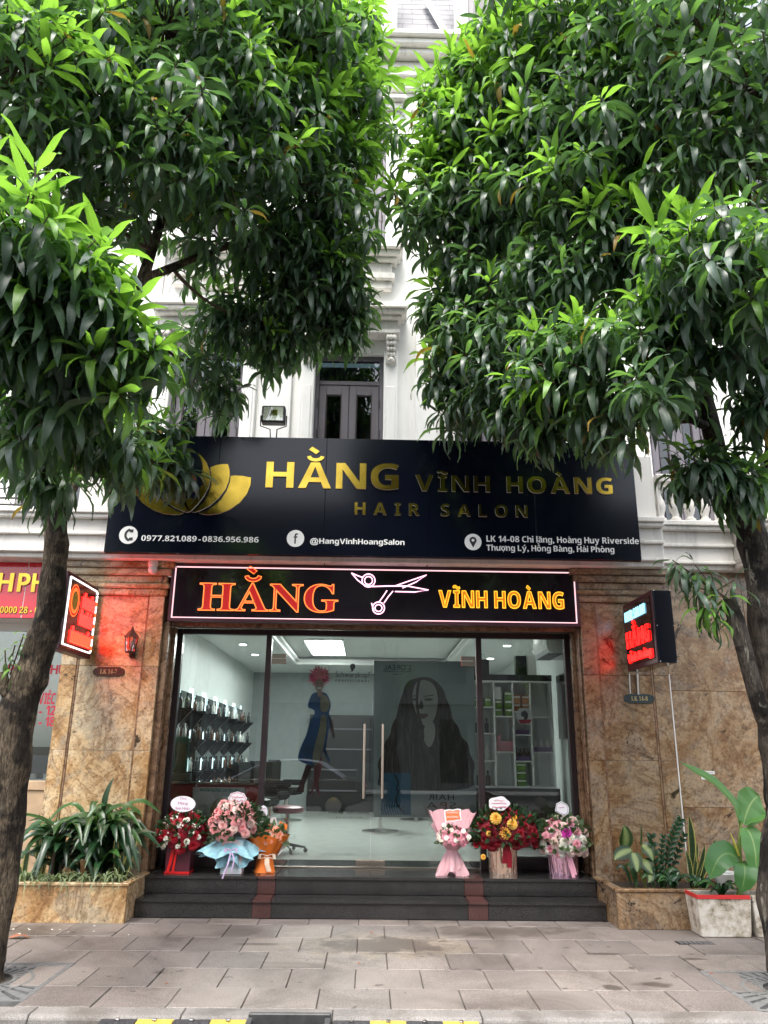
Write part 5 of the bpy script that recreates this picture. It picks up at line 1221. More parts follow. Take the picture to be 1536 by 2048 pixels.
# ------------------------------------------------------------------ display shelf at the right pane
ys = 3.0; X0, X1, Z0_, Z1_ = 1.45, 2.60, 1.10, 2.535
sh = thing('display_shelf', 'white grid display shelf with hair products behind the right pane', 'shelf', ((X0+X1)/2, ys+.15, ZF))
xs = [X0, onY(990, 1450, ys).x, onY(1028, 1450, ys).x, onY(1063, 1450, ys).x, X1]
MB().box(X0, X1, ys+.28, ys+.30, Z0_, Z1_).build('back_panel', M['room_ceil'], sh)
for x_ in xs: MB().box(x_-.011, x_+.011, ys, ys+.28, Z0_, Z1_).build('upright', M['white'], sh)
for z_ in (Z0_, Z1_): MB().box(X0-.011, X1+.011, ys, ys+.3, z_-.012, z_+.012).build('shelf_board', M['white'], sh)
shz = [[1414, 1467, 1522], [1433, 1504], [1470, 1523], [1434, 1505]]; pxc = [978, 1010, 1045, 1083]
SZ = []
for k in range(4):
    zz = [onY(pxc[k], p_, ys).z for p_ in shz[k]]; SZ.append([Z0_+.012]+sorted(z_+.009 for z_ in zz))
    for z_ in zz: MB().box(xs[k]+.011, xs[k+1]-.011, ys+.004, ys+.279, z_-.009, z_+.009).build('shelf_board', M['white'], sh)
MB().box(X0-.02, X1+.02, ys+.01, ys+.29, Z1_+.013, Z1_+.10).build('top_ledge', M['black'], sh); MB().box(X0-.02, X1+.05, ys-.02, ys+.3, ZF, Z0_-.013).build('lower_cabinet', M['frame_dark'], sh)
def carton(x_, z_, w, h, m, lab): 
    o = MB().box(x_-w/2, x_+w/2, ys+.05, ys+.2, z_+.001, z_+h-.001).own('product_box', M[m], lab, 'box', (x_, ys+.12, z_+.001), 'boxes on the display shelf', bevel=.003)
    MB().box(x_-w/2+.004, x_+w/2-.004, ys+.048, ys+.0498, z_+h*.62, z_+h*.82).build('box_label', M['print_white'], o)
w1 = xs[2]-xs[1]
for k, (z_, m) in enumerate([(SZ[1][-1], 'box_green'), (SZ[1][-1]+.115, 'box_green')]):
    for dx in (.25, .78): carton(xs[1]+w1*dx, z_, .10, .112, m, '%s green carton of the %s stack in the second shelf column' % (('lower', 'upper')[k], 'left' if dx < .5 else 'right'))
carton(xs[1]+w1*.22, SZ[1][-1]+.23, .10, .18, 'print_white', 'white product carton on top of green cartons in the display shelf'); carton(xs[1]+w1*.78, SZ[1][-1]+.23, .10, .112, 'box_green', 'topmost green carton beside the white carton in the display shelf')
for z_ in (0, .115):
    for dx in (.25, .75): carton(xs[2]+(xs[3]-xs[2])*dx, SZ[2][-1]+.32+z_, .10, .112, 'box_orange', '%s orange carton of the %s stack in the third shelf column' % ('upper' if z_ else 'lower', 'left' if dx < .5 else 'right'))
MB().box(xs[2]+.011, xs[3]-.011, ys+.004, ys+.279, SZ[2][-1]+.30, SZ[2][-1]+.318).build('shelf_board', M['white'], sh)
for dx in (.2, .75): carton(xs[0]+(xs[1]-xs[0])*dx, SZ[0][-1], .09, .13, 'box_green', '%s green carton in the top left shelf compartment' % ('left' if dx < .5 else 'right'))
for k in range(3): carton(xs[2]+.09, SZ[2][0]+.105*k, .13, .10, 'box_green', '%s green carton in the lowest compartment of the third shelf column' % ('bottom', 'middle', 'top')[k])
for c_, lv, m, n in ((0, 2, 'dark', 2), (0, 1, 'white', 2), (0, 0, 'brown', 2), (2, 1, 'brown', 4), (3, 1, 'white', 3)):
    for k in range(n): bottle(xs[c_]+(xs[c_+1]-xs[c_])*(k+.7)/(n+.5), ys+.1, SZ[c_][lv]+.001, m, '%s %s bottle in the %s compartment of the %s shelf column' % (('leftmost', 'second', 'third', 'rightmost')[k if k < n-1 else 3], m, ('lowest', 'lower', 'middle')[lv], 'first second third fourth'.split()[c_]), 'bottles on the display shelf', .95 if n < 4 else .8)
for c_, lv, m in ((2, 2, 'box_purple'), (2, 1, 'box_purple'), (3, 1, 'box_purple')):
    z_ = SZ[c_][lv]; MB().box(xs[c_]+.03, xs[c_+1]-.03, ys+.02, ys+.045, z_+.001, z_+.06).own('product_tray', M[m], 'purple product tray in the %s of the display shelf' % {(2, 2): 'middle right', (2, 1): 'lower middle', (3, 1): 'right column'}[(c_, lv)], 'tray', ((xs[c_]+xs[c_+1])/2, ys+.03, z_))
o = MB().box(xs[1]+.02, xs[2]-.02, ys+.05, ys+.2, SZ[1][1]+.001, SZ[1][1]+.14).box(xs[1]+.03, xs[1]+.09, ys+.06, ys+.19, SZ[1][1]+.1401, SZ[1][1]+.22).own('pink_box', M['box_pink'], 'pale pink box in the second column of the display shelf', 'box', (xs[1]+.1, ys+.1, SZ[1][1]))
# air conditioner, bags on the ledge
c = onY(1090, 1310, 2.6); t = thing('air_conditioner', 'white wall air conditioner in the top right corner of the salon', 'air conditioner', (2.6, 2.6, 2.85))
MB().prism([(2.30, 2.86), (2.34, 2.80), (2.74, 2.80), (2.74, 3.12), (2.30, 3.12), (2.28, 3.0)], 1.75, 2.62).build('casing', M['white'], t, bevel=.02, seg=2)
for k in range(4): MB().box(2.31+.05*k, 2.345+.05*k, 1.8, 2.55, 2.79, 2.80).build('louvre', M['black'], t)
MB().box(2.68, 2.74, 1.4, 3.0, 1.75, 2.62).own('wall_monitor', M['led_face'], 'dark wall monitor beside the display shelf', 'monitor', (2.71, 2.2, 1.75))
for k, (x_, w, h, m) in enumerate([(1.62, .22, .22, 'black'), (2.20, .16, .28, 'board'), (2.36, .12, .30, 'white')]):
    t = thing('gift_bag', ['black bag with a pale arc at the left of the shelf ledge', 'black paper bag standing on the shelf ledge', 'white paper bag standing on the shelf ledge beside the black one'][k], 'bag', (x_, ys+.15, Z1_+.1))
    MB().box(x_-w/2, x_+w/2, ys+.08, ys+.2, Z1_+.101, Z1_+.1+h).build('bag_body', M[m], t, bevel=.004)
    MB().tube([(x_-w/4, ys+.09, Z1_+.1+h), (x_-w/5, ys+.09, Z1_+.17+h), (x_+w/5, ys+.09, Z1_+.17+h), (x_+w/4, ys+.09, Z1_+.1+h)], .005, 5).build('bag_handle', M['steel'], t)
# ------------------------------------------------------------------ flowers
def patch_mesh(mb, rows, mi=0):
    n = len(rows[0]); vs = [p for r in rows for p in r]; fs = []
    for i in range(len(rows)-1):
        for j in range(n-1): fs.append((i*n+j, i*n+j+1, (i+1)*n+j+1, (i+1)*n+j))
    mb.add(vs, fs, mi)
def rose_mesh(name, mat, rg, layers=((3, .10, .62, .10), (4, .30, .60, .30), (5, .52, .48, .62), (5, .78, .28, 1.05)), petw=1.0):
    """unit radius bloom opening along +z: rings of curled petals"""
    mb = MB()
    for n, r, h, til in layers:
        a0 = rg.uniform(0, 6)
        for k in range(n):
            a = a0+2*math.pi*k/n; half = math.pi/n*1.25*petw; rows = []
            for i in range(4):
                t = i/3; row = []
                for j in range(4):
                    u = (j/3-.5)*2; an = a+u*half*(.55+.45*math.sin(math.pi*min(t*.75+.15, 1)))
                    rr = r*(.35+.65*t)+til*.22*t*t+(.03*rg.uniform(-1, 1) if i == 3 else 0)
                    z = h*(t**.8)-til*.16*t*t-.10*(abs(u)**2)*t-.25*r
                    row.append((rr*math.cos(an), rr*math.sin(an), z))
                rows.append(row)
            patch_mesh(mb, rows)
    mb.ball((0, 0, -.05), .22, 6, 4)
    return mb.mesh(name, mat, smooth=2)
_rf = random.Random(21)
def petal_mat(name, c1, c2):
    m, t, b, N, L = nt(name); oi = N.new('ShaderNodeObjectInfo'); tc = N.new('ShaderNodeTexCoord')
    r = ramp(N, [(0, c1), (1, c2)]); L.new(oi.outputs['Random'], r.inputs[0]); L.new(r.outputs[0], b.inputs['Base Color'])
    b.inputs['Roughness'].default_value = .55; b.inputs['Subsurface Weight'].default_value = .0; b.inputs['Specular IOR Level'].default_value = .3
    return m
M['rose_red'] = petal_mat('red_petals', (.20, .004, .012), (.36, .008, .02)); M['rose_dark'] = petal_mat('dark_red_petals', (.12, .003, .010), (.25, .006, .016))
M['rose_pink'] = petal_mat('pink_petals', (.72, .26, .27), (.80, .42, .40)); M['rose_blush'] = petal_mat('blush_petals', (.72, .50, .45), (.78, .62, .56))
M['rose_white'] = petal_mat('cream_petals', (.76, .73, .62), (.80, .78, .72)); M['peach'] = petal_mat('peach_petals', (.78, .25, .13), (.80, .40, .27)); M['rose_rose'] = petal_mat('rose_pink_petals', (.66, .20, .28), (.74, .38, .42))
M['mum_yellow'] = petal_mat('yellow_petals', (.75, .38, .05), (.78, .50, .10)); M['magenta'] = petal_mat('magenta_petals', (.65, .03, .42), (.7, .05, .45))
RM = {k: [rose_mesh('rose', M[k], _rf) for _ in range(2)] for k in ('rose_red', 'rose_dark', 'rose_pink', 'rose_blush', 'rose_white', 'peach', 'rose_rose')}
MUM = ((6, .12, .75, .05), (8, .35, .72, .15), (10, .58, .58, .35), (12, .80, .34, .7), (12, .9, .05, 1.0))
RM['mum_yellow'] = [rose_mesh('chrysanthemum', M['mum_yellow'], _rf, MUM, .8)]; RM['magenta'] = [rose_mesh('magenta_bloom', M['magenta'], _rf, MUM, .7)]
M['fgreen'] = leafmat('bouquet_leaf', (.018, .055, .018), (.06, .16, .02), .2, .5); M['fgreen2'] = leafmat('bouquet_leaf_pale', (.07, .12, .05), (.15, .25, .06), .25, .5)
M['breath'] = pm('tiny_white_blossom', (.75, .74, .66), .6)
def bloom(kind, p, d, r, parent, name=None):
    o = link(name or RM[kind][0].name.split('.')[0], _rf.choice(RM[kind]), parent)
    q = d.to_track_quat('Z', 'Y') @ Quaternion((0, 0, 1), _rf.uniform(0, 6.28))
    o.matrix_local = Matrix.LocRotScale(p-org(parent), q, Vector((r, r, r*_rf.uniform(.8, .95))))
def fill_leaves(parent, c, rx, ry, rz, n, mat, L=.09, w=.022, name='foliage', down=-.4):
    mb = MB()
    for _ in range(n):
        d = Vector((_rf.gauss(0, 1), _rf.gauss(0, 1), _rf.gauss(0, 1))).normalized()
        if d.z < down: d.z = -d.z
        p = Vector((c[0]+d.x*rx*.8, c[1]+d.y*ry*.8, c[2]+d.z*rz*.8)); e = (d+Vector((_rf.uniform(-.6, .6), _rf.uniform(-.6, .6), _rf.uniform(-.3, .5)))).normalized()
        s = e.cross(Vector((_rf.uniform(-1, 1), _rf.uniform(-1, 1), _rf.uniform(-1, 1)))).normalized(); l = L*_rf.uniform(.7, 1.3); nn = s.cross(e)*l*.12
        pts = [p, p+e*l*.35+s*w+nn, p+e*l*.35-s*w+nn, p+e*l*.75+s*w*.6+nn, p+e*l*.75-s*w*.6+nn, p+e*l]
        mb.add(pts, [(0, 2, 1), (1, 2, 4, 3), (3, 4, 5)], 0, [(.5, 0), (1, .3), (0, .3), (.9, .7), (.1, .7), (.5, 1)])
    o = mb.build(name, M[mat], parent); o['kind'] = 'stuff'
def tiny(parent, c, rx, ry, rz, n, r=.008, mat='breath', name='tiny_blossoms'):
    mb = MB()
    for _ in range(n):
        th = _rf.uniform(0, 6.28); ph = math.acos(_rf.uniform(-.3, 1)); d = Vector((math.sin(ph)*math.cos(th), math.sin(ph)*math.sin(th), math.cos(ph)))
        p = Vector((c[0]+d.x*rx, c[1]+d.y*ry, c[2]+d.z*rz))*1.0
        for k in range(5): mb.ball(p+Vector((_rf.uniform(-.02, .02), _rf.uniform(-.02, .02), _rf.uniform(-.02, .02))), r*_rf.uniform(.7, 1.2), 5, 3)
    o = mb.build(name, M[mat], parent); o['kind'] = 'stuff'
def dome(parent, c, rx, ry, rz, spec, seed, front=True, phmin=-.45):
    """spread blooms evenly over the part of an ellipsoid that faces the street; spec = [(kind, share, radius)]"""
    n = sum(s for _, s, _ in spec); kinds = [(k, r) for k, s, r in spec for _ in range(s)]; rr = random.Random(seed); rr.shuffle(kinds)
    g = 2.39996
    for i in range(n):
        z = 1-(1-phmin)*(i+.5)/n; a = i*g; s = math.sqrt(max(0, 1-z*z)); d = Vector((s*math.cos(a), s*math.sin(a), z))
        if d.y > .55: d.y = -d.y
        k, r = kinds[i]; j = rr.uniform(.9, 1.04)
        p = Vector((c[0]+d.x*rx*j, c[1]+d.y*ry*j, c[2]+d.z*rz*j)); dd = (d+Vector((0, -.55, .15))).normalized()
        bloom(k, p, dd, r*rr.uniform(.88, 1.12), parent)
def card(parent, pts, y, mat, px, py, stick_to, lines, ink, border=None):
    q = [XZ(x_, y_, y) for x_, y_ in pts]; cd_ = MB().prism(q, y, y+.003).build('greeting_card', mat, parent)
    c = onY(px, py, y)
    if border: 
        b_ = MB(); qq = [(c.x+(x_-c.x)*.86, y-.001, c.z+(z_-c.z)*.86) for x_, z_ in q]; b_.tube(qq+[qq[0]], .0022, 4); b_.build('card_border', border, cd_)
    MB().tube([(c.x, y+.006, c.z), (stick_to[0], stick_to[1], stick_to[2])], .004, 5).build('card_stick', M['print_white'], parent)
    for s, dz, w, h in lines:
        if s: text(s, (c.x, y-.0015, c.z+dz), w, h, ink, cd_, 'card_writing', 'thin', align='c', gap=.12)
        else:                                                  # writing too small to read: a run of pen strokes
            n = int(w/.006); mb = MB(); rr = random.Random(int(dz*9999))
            mb.tube([(c.x-w/2+w*i/n, y-.0018, c.z+dz+rr.uniform(-.5, .5)*h) for i in range(n+1)], h*.16, 4); mb.build('card_writing', ink, cd_)
M['ink_pink'] = pm('pink_ink', (.42, .04, .22), .5); M['ink_red'] = pm('red_ink', (.6, .08, .16), .5); M['card'] = pm('card_white', (.78, .77, .80), .5); M['card_orange'] = pm('card_orange', (.75, .20, .07), .5)
def ell(cx, cy, rx, ry, n=28, w=0, k=8): return [(cx+rx*(1+w*math.cos(k*2*math.pi*i/n))*math.cos(2*math.pi*i/n), cy+ry*(1+w*math.cos(k*2*math.pi*i/n))*math.sin(2*math.pi*i/n)) for i in range(n)]
def ribbon(parent, pts, w, mat, name='ribbon'):
    mb = MB(); pts = [Vector(p) for p in pts]; rows = []
    for i, p in enumerate(pts):
        rows.append([p+Vector((-w/2, 0, 0)), p+Vector((0, -.004, 0)), p+Vector((w/2, 0, 0))])
    patch_mesh(mb, rows); return mb.build(name, mat, parent)
def PZ(px, py, y): p = onY(px, py, y); return (p.x, p.y, p.z)
M['box_red'] = pm('dark_red_card', (.085, .012, .024), .4); M['satin_red'] = pm('red_satin', (.65, .015, .015), .3)
# 1: red and white roses in a dark red box
Y1 = .52; c = onY(363, 1664, Y1); b = onZ(363, 1744, ZF)
t = thing('flower_box', 'dark red box of red roses and white carnations, leftmost on the step', 'flowers', (c.x, Y1, ZF), 'flower gifts on the top step')
MB().prismz([(c.x-.115, Y1-.11), (c.x+.135, Y1-.11), (c.x+.135, Y1+.11), (c.x-.115, Y1+.11)], ZF+.001, ZF+.30).build('box', M['box_red'], t, bevel=.004)
ribbon(t, [(c.x-.03, Y1-.115, .63), (c.x-.045, Y1-.122, .55), (c.x-.06, Y1-.122, .45), (c.x-.085, Y1-.120, .345)], .032, M['satin_red']); ribbon(t, [(c.x-.01, Y1-.116, .63), (c.x-.012, Y1-.124, .52), (c.x-.03, Y1-.122, .345)], .024, M['satin_red'])
MB().box(c.x-.118, c.x+.138, Y1-.1135, Y1+.1135, ZF+.002, ZF+.022).build('box_trim', M['satin_red'], t)
cc = (c.x+.01, Y1, c.z-.04)
fill_leaves(t, cc, .30, .24, .24, 150, 'fgreen'); dome(t, cc, .245, .20, .235, [('rose_red', 24, .052), ('rose_dark', 10, .055), ('rose_white', 24, .030)], 1); tiny(t, cc, .25, .21, .24, 26)
card(t, ell(366, 1608, 25, 16), .40, M['card'], 366, 1608, (cc[0], .46, cc[2]+.2), [('Chúc', .045, .07, .022), ('Mừng', -.005, .10, .024), ('Sinh Nhật', -.055, .15, .024)], M['ink_pink'])
# 2: pink roses over blue tulle
M['tulle_blue'] = pm('blue_tulle', (.25, .48, .56), .6, noise=.25, nscale=20); M['satin_lilac'] = pm('lilac_satin', (.62, .48, .72), .35)
def boxgrad(name, c1, c2):
    m, t_, b_, N, L = nt(name); g = N.new('ShaderNodeNewGeometry'); n = tex(N, L, 'Noise', g.outputs['Position'], Scale=4, Detail=2); r = ramp(N, [(.42, c1), (.56, c2)]); L.new(n.outputs['Fac'], r.inputs[0]); L.new(r.outputs[0], b_.inputs['Base Color']); b_.inputs['Roughness'].default_value = .45; return m
M['box_pb'] = boxgrad('pink_blue_card', (.42, .62, .68), (.70, .42, .42))
Y2 = .50; c = onY(466, 1648, Y2)
t = thing('flower_box', 'pink rose box with blue tulle and a lilac bow', 'flowers', (c.x, Y2, ZF), 'flower gifts on the top step')
MB().prismz([(c.x-.085, Y2-.10), (c.x+.135, Y2-.10), (c.x+.13, Y2+.10), (c.x-.08, Y2+.10)], ZF+.001, ZF+.33).build('box', M['box_pb'], t, bevel=.004)
def tulle(parent, cx, cy, z0, z1, r0, r1, n, mat, a0=0, a1=2*math.pi, wob=.18, name='tulle_wrap', seed=1, sq=.75):
    rr = random.Random(seed); mb = MB(); rows = []; K_ = 7
    ph = [rr.uniform(0, 6) for _ in range(3)]
    for i in range(K_+1):
        u = i/K_; row = []
        for j in range(n+1):
            a = a0+(a1-a0)*j/n; w = 1+wob*u*(math.sin(7*a+ph[0])*.6+math.sin(13*a+ph[1])*.4)
            r = (r0+(r1-r0)*u**.8)*w; row.append((cx+r*math.cos(a), cy+sq*r*math.sin(a), z0+(z1-z0)*u+.05*u*(math.sin(5*a+ph[2]))*wob*3))
        rows.append(row)
    patch_mesh(mb, rows); return mb.build(name, mat, parent, smooth=2)
tulle(t, c.x+.0, Y2, ZF+.35, ZF+.18, .08, .33, 60, M['tulle_blue'], math.pi*.9, math.pi*2.1, seed=4, wob=.22, sq=.55)
tulle(t, c.x+.02, Y2-.02, ZF+.34, ZF+.10, .07, .20, 40, M['tulle_blue'], math.pi*1.1, math.pi*1.9, seed=6, wob=.25, sq=.65)
cc = (c.x, Y2, c.z-.02); fill_leaves(t, (cc[0]+.06, cc[1], cc[2]-.02), .32, .24, .27, 240, 'fgreen'); dome(t, cc, .24, .20, .27, [('rose_pink', 34, .052), ('rose_blush', 8, .045)], 2, phmin=-.35); tiny(t, cc, .24, .2, .26, 22, .007)
for s in (-1, 1): ribbon(t, [(c.x+.03, Y2-.20, c.z-.24), (c.x+.03+s*.05, Y2-.215, c.z-.21), (c.x+.03+s*.06, Y2-.21, c.z-.25), (c.x+.03, Y2-.20, c.z-.25)], .03, M['satin_lilac'], 'bow_loop')
ribbon(t, [(c.x+.03, Y2-.2, c.z-.25), (c.x+.01, Y2-.21, c.z-.36), (c.x-.04, Y2-.20, c.z-.50)], .016, M['satin_lilac'])
ribbon(t, [(c.x+.04, Y2-.2, c.z-.25), (c.x+.07, Y2-.21, c.z-.33), (c.x+.05, Y2-.2, c.z-.42)], .016, M['satin_lilac'])
card(t, ell(475, 1597, 18, 13.5, 32, .05, 8), .42, M['card'], 475, 1597, (cc[0]+.05, .46, cc[2]+.22), [('', .012, .12, .018), ('', -.022, .12, .018)], M['ink_red'], M['ink_red'])
# 3: peach carnations in an orange paper cone
M['paper_orange'] = pm('orange_paper', (.80, .19, .02), .55, noise=.1); M['paper_white'] = pm('white_paper', (.72, .68, .64), .6); M['tulle_cream'] = pm('cream_ribbon', (.72, .56, .42), .5)
Y3 = .58; b = onZ(527, 1742, ZF)
def paper(parent, pts, mat, name='wrapping_paper', y2=None):
    mb = MB(); v = [Vector(PZ(x_, y_, yy)) for x_, y_, yy in pts]; n = len(v); cen = sum(v, Vector())/n+Vector((0, .03, 0))
    bk = [p+Vector((0, .004, 0)) for p in v]
    mb.add(v+[cen]+bk+[cen+Vector((0, .004, 0))], [(i, (i+1) % n, n) for i in range(n)]+[(n+1+(i+1) % n, n+1+i, 2*n+1) for i in range(n)]); return mb.build(name, mat, parent)
t = thing('flower_bouquet', 'peach carnation bouquet in bright orange paper by the left door', 'flowers', (b.x, Y3, ZF), 'flower gifts on the top step')
tulle(t, b.x+.02, Y3, ZF+.002, ZF+.16, .115, .075, 30, M['paper_orange'], wob=.10, seed=9, name='paper_foot')
tulle(t, b.x+.045, Y3, ZF+.15, ZF+.36, .075, .21, 40, M['paper_orange'], math.pi*.95, math.pi*2.05, wob=.12, seed=10, name='paper_cone')
paper(t, [(549, 1690, Y3+.05), (560, 1642, Y3+.10), (575, 1650, Y3+.08), (566, 1690, Y3-.05)], M['paper_orange']); paper(t, [(518, 1680, Y3+.1), (520, 1640, Y3+.16), (552, 1634, Y3+.16), (560, 1690, Y3+.12)], M['paper_white']); paper(t, [(560, 1700, Y3-.06), (577, 1668, Y3+.02), (576, 1690, Y3+.0), (555, 1712, Y3-.06)], M['paper_white']); paper(t, [(503, 1694, Y3-.1), (520, 1660, Y3), (530, 1690, Y3-.1), (515, 1705, Y3-.12)], M['paper_orange'])
c = onY(543, 1672, Y3-.02); cc = (c.x, Y3-.02, c.z-.03); fill_leaves(t, cc, .17, .13, .15, 60, 'fgreen2', .07); dome(t, cc, .125, .11, .13, [('peach', 24, .036), ('rose_blush', 5, .03)], 3, phmin=-.2)
ribbon(t, [(b.x+.05, Y3-.085, ZF+.16), (b.x+.055, Y3-.10, ZF+.09), (b.x+.08, Y3-.10, ZF+.02)], .05, M['tulle_cream'])
for s in (-1, 1): ribbon(t, [(b.x+.05, Y3-.09, ZF+.17), (b.x+.05+s*.07, Y3-.10, ZF+.19), (b.x+.05+s*.08, Y3-.10, ZF+.14), (b.x+.05, Y3-.09, ZF+.16)], .03, M['tulle_cream'], 'bow_loop')
card(t, ell(527, 1624, 8, 13), .50, M['card'], 527, 1624, (b.x+.02, .56, c.z), [('', .03, .05, .012), ('', 0, .05, .012), ('', -.03, .04, .012)], M['ink_pink'])
# 4: pink tulle bouquet
def tullemat(name, col):
    m, t_, b_, N, L = nt(name); out = N['Material Output']; b_.inputs['Base Color'].default_value = (*col, 1); b_.inputs['Roughness'].default_value = .6
    tp = N.new('ShaderNodeBsdfTransparent'); mx = N.new('ShaderNodeMixShader'); mx.inputs[0].default_value = .72; L.new(tp.outputs[0], mx.inputs[1]); L.new(b_.outputs[0], mx.inputs[2]); L.new(mx.outputs[0], out.inputs[0]); return m
M['tulle_pink'] = tullemat('pink_tulle', (.78, .46, .50))
Y4 = .52; b = onZ(905, 1750, ZF); c = onY(905, 1668, Y4)
t = thing('flower_bouquet', 'small pink roses wrapped in pale pink tulle right of the doors', 'flowers', (b.x, Y4, ZF), 'flower gifts on the top step')
tulle(t, b.x, Y4, ZF+.25, ZF+.62, .05, .24, 64, M['tulle_pink'], -.25, math.pi+.25, wob=.12, seed=12, sq=.6); tulle(t, b.x, Y4-.03, ZF+.24, ZF+.40, .045, .17, 50, M['tulle_pink'], math.pi, math.pi*2, wob=.2, seed=13, sq=.7)
tulle(t, b.x, Y4, ZF+.25, ZF+.004, .045, .17, 60, M['tulle_pink'], wob=.30, seed=14, sq=.6); tulle(t, b.x-.005, Y4-.02, ZF+.25, ZF+.06, .05, .10, 40, M['tulle_pink'], wob=.35, seed=15, sq=.8)
paper(t, [(862, 1650, Y4+.08), (869, 1640, Y4+.12), (946, 1638, Y4+.12), (944, 1652, Y4+.08), (918, 1700, Y4+.06), (892, 1700, Y4+.06)], M['tulle_pink'], 'tulle_back')
cc = (c.x, Y4-.07, c.z-.055); fill_leaves(t, cc, .17, .13, .14, 40, 'fgreen2', .06); dome(t, cc, .165, .12, .135, [('rose_rose', 30, .034), ('rose_white', 8, .026)], 4, phmin=-.2)
for k, (px, py) in enumerate([(888, 1650), (927, 1662), (893, 1676), (912, 1681), (938, 1674)]): p_ = Vector(PZ(px, py, Y4-.19)); bloom('rose_white', p_, Vector((0, -1, .3)).normalized(), .024, t)
card(t, [(888, 1621), (898, 1618), (905, 1620), (914, 1617), (922, 1618), (921, 1628), (924, 1640), (914, 1641), (906, 1643), (898, 1643), (891, 1645), (889, 1634)], .34, M['card'], 905.5, 1630.5, (b.x, .5, c.z), [], M['ink_red'])
cd_ = [o for o in t.children if o.name.startswith('greeting_card')][-1]
q = [XZ(905.5+(x_-905.5)*.84, 1630.5+(y_-1630.5)*.8, .3385) for x_, y_ in [(888, 1621), (898, 1618), (905, 1620), (914, 1617), (922, 1618), (921, 1628), (924, 1640), (914, 1641), (906, 1643), (898, 1643), (891, 1645), (889, 1634)]]
MB().prism(q, .3375, .3395).build('card_print', M['card_orange'], cd_)
for k, dy in enumerate((-5, 4)):
    pts = [XZ(893+1.1*i, 1630+dy+2.2*math.sin(i*2.1+k)+.4*math.cos(i*3.7), .3365) for i in range(22)]; MB().tube([(x_, .3365, z_) for x_, z_ in pts], .0026, 4).build('card_writing', M['print_white'], cd_)
# 5: red roses with yellow chrysanthemums in a rose-gold vase
def vase_mat(name, col):
    m, t_, b_, N, L = nt(name); g = N.new('ShaderNodeNewGeometry'); mp = N.new('ShaderNodeMapping'); mp.inputs['Scale'].default_value = (1, 1, .12); L.new(g.outputs['Position'], mp.inputs[0])
    n = tex(N, L, 'Noise', mp.outputs[0], Scale=38, Detail=3, Distortion=.8); u = N.new('ShaderNodeBump'); u.inputs['Strength'].default_value = 1; u.inputs['Distance'].default_value = .02; L.new(n.outputs['Fac'], u.inputs['Height']); L.new(u.outputs[0], b_.inputs['Normal'])
    b_.inputs['Base Color'].default_value = (*col, 1); b_.inputs['Metallic'].default_value = 1; b_.inputs['Roughness'].default_value = .12; return m
M['vase_gold'] = vase_mat('rose_gold_foil', (.85, .62, .48)); M['vase_pink'] = vase_mat('pink_foil', (.80, .48, .62))
def vase(parent, cx, cy, h, r, mat):
    n = 28; mb = MB(); rows = []
    for i in range(9):
        u = i/8; rows.append([(cx+r*(1+.05*math.sin(j*2*math.pi/n*9)+.05*u)*math.cos(2*math.pi*j/n), cy+.85*r*(1+.05*math.sin(j*2*math.pi/n*9)+.05*u)*math.sin(2*math.pi*j/n), ZF+.001+h*u) for j in range(n+1)])
    patch_mesh(mb, rows); mb.lathe([(.001, 0), (r*.9, 0)], (cx, cy, ZF+.001), n, cap=False); return mb.build('vase', mat, parent, smooth=2)
Y5 = .56; c = onY(1008, 1660, Y5); vb = onZ(1006, 1748, ZF)
t = thing('flower_vase', 'large red rose arrangement with yellow chrysanthemums in a rose gold vase', 'flowers', (c.x, Y5, ZF), 'flower gifts on the top step')
vase(t, c.x-.02, Y5, .29, .145, M['vase_gold']); cc = (c.x+.02, Y5, c.z-.03)
fill_leaves(t, cc, .42, .27, .27, 300, 'fgreen', .10); dome(t, cc, .34, .23, .235, [('rose_dark', 54, .058), ('rose_red', 16, .05)], 5, phmin=-.5)
for px, py, r in ((992, 1636, .055), (1025, 1648, .05), (1011, 1665, .060)): bloom('mum_yellow', Vector(PZ(px, py, Y5-.235)), Vector((0, -1, .35)).normalized(), r, t)
for px, py in ((1030, 1635), (978, 1667), (967, 1714)): bloom('mum_yellow', Vector(PZ(px, py, Y5-.2)), Vector((.2, -1, .2)).normalized(), .026, t)
for px, py in ((1062, 1633), (1066, 1665), (952, 1690), (1072, 1690), (985, 1622)): bloom('rose_red', Vector(PZ(px, py, Y5-.1)), Vector((.2, -.8, .5)).normalized(), .03, t)
ribbon(t, [(c.x-.0, Y5-.15, .64), (c.x-.02, Y5-.158, .54), (c.x-.03, Y5-.158, .46)], .06, M['rose_dark']); ribbon(t, [(c.x-.0, Y5-.15, .64), (c.x+.025, Y5-.158, .55), (c.x+.02, Y5-.158, .42)], .05, M['rose_dark'])
card(t, ell(998, 1607, 21, 14, 32, .07, 5), .42, M['card'], 998, 1607, (c.x-.02, .52, c.z+.15), [('', .03, .10, .014), ('', .0, .16, .016), ('', -.035, .15, .022)], M['ink_red'])
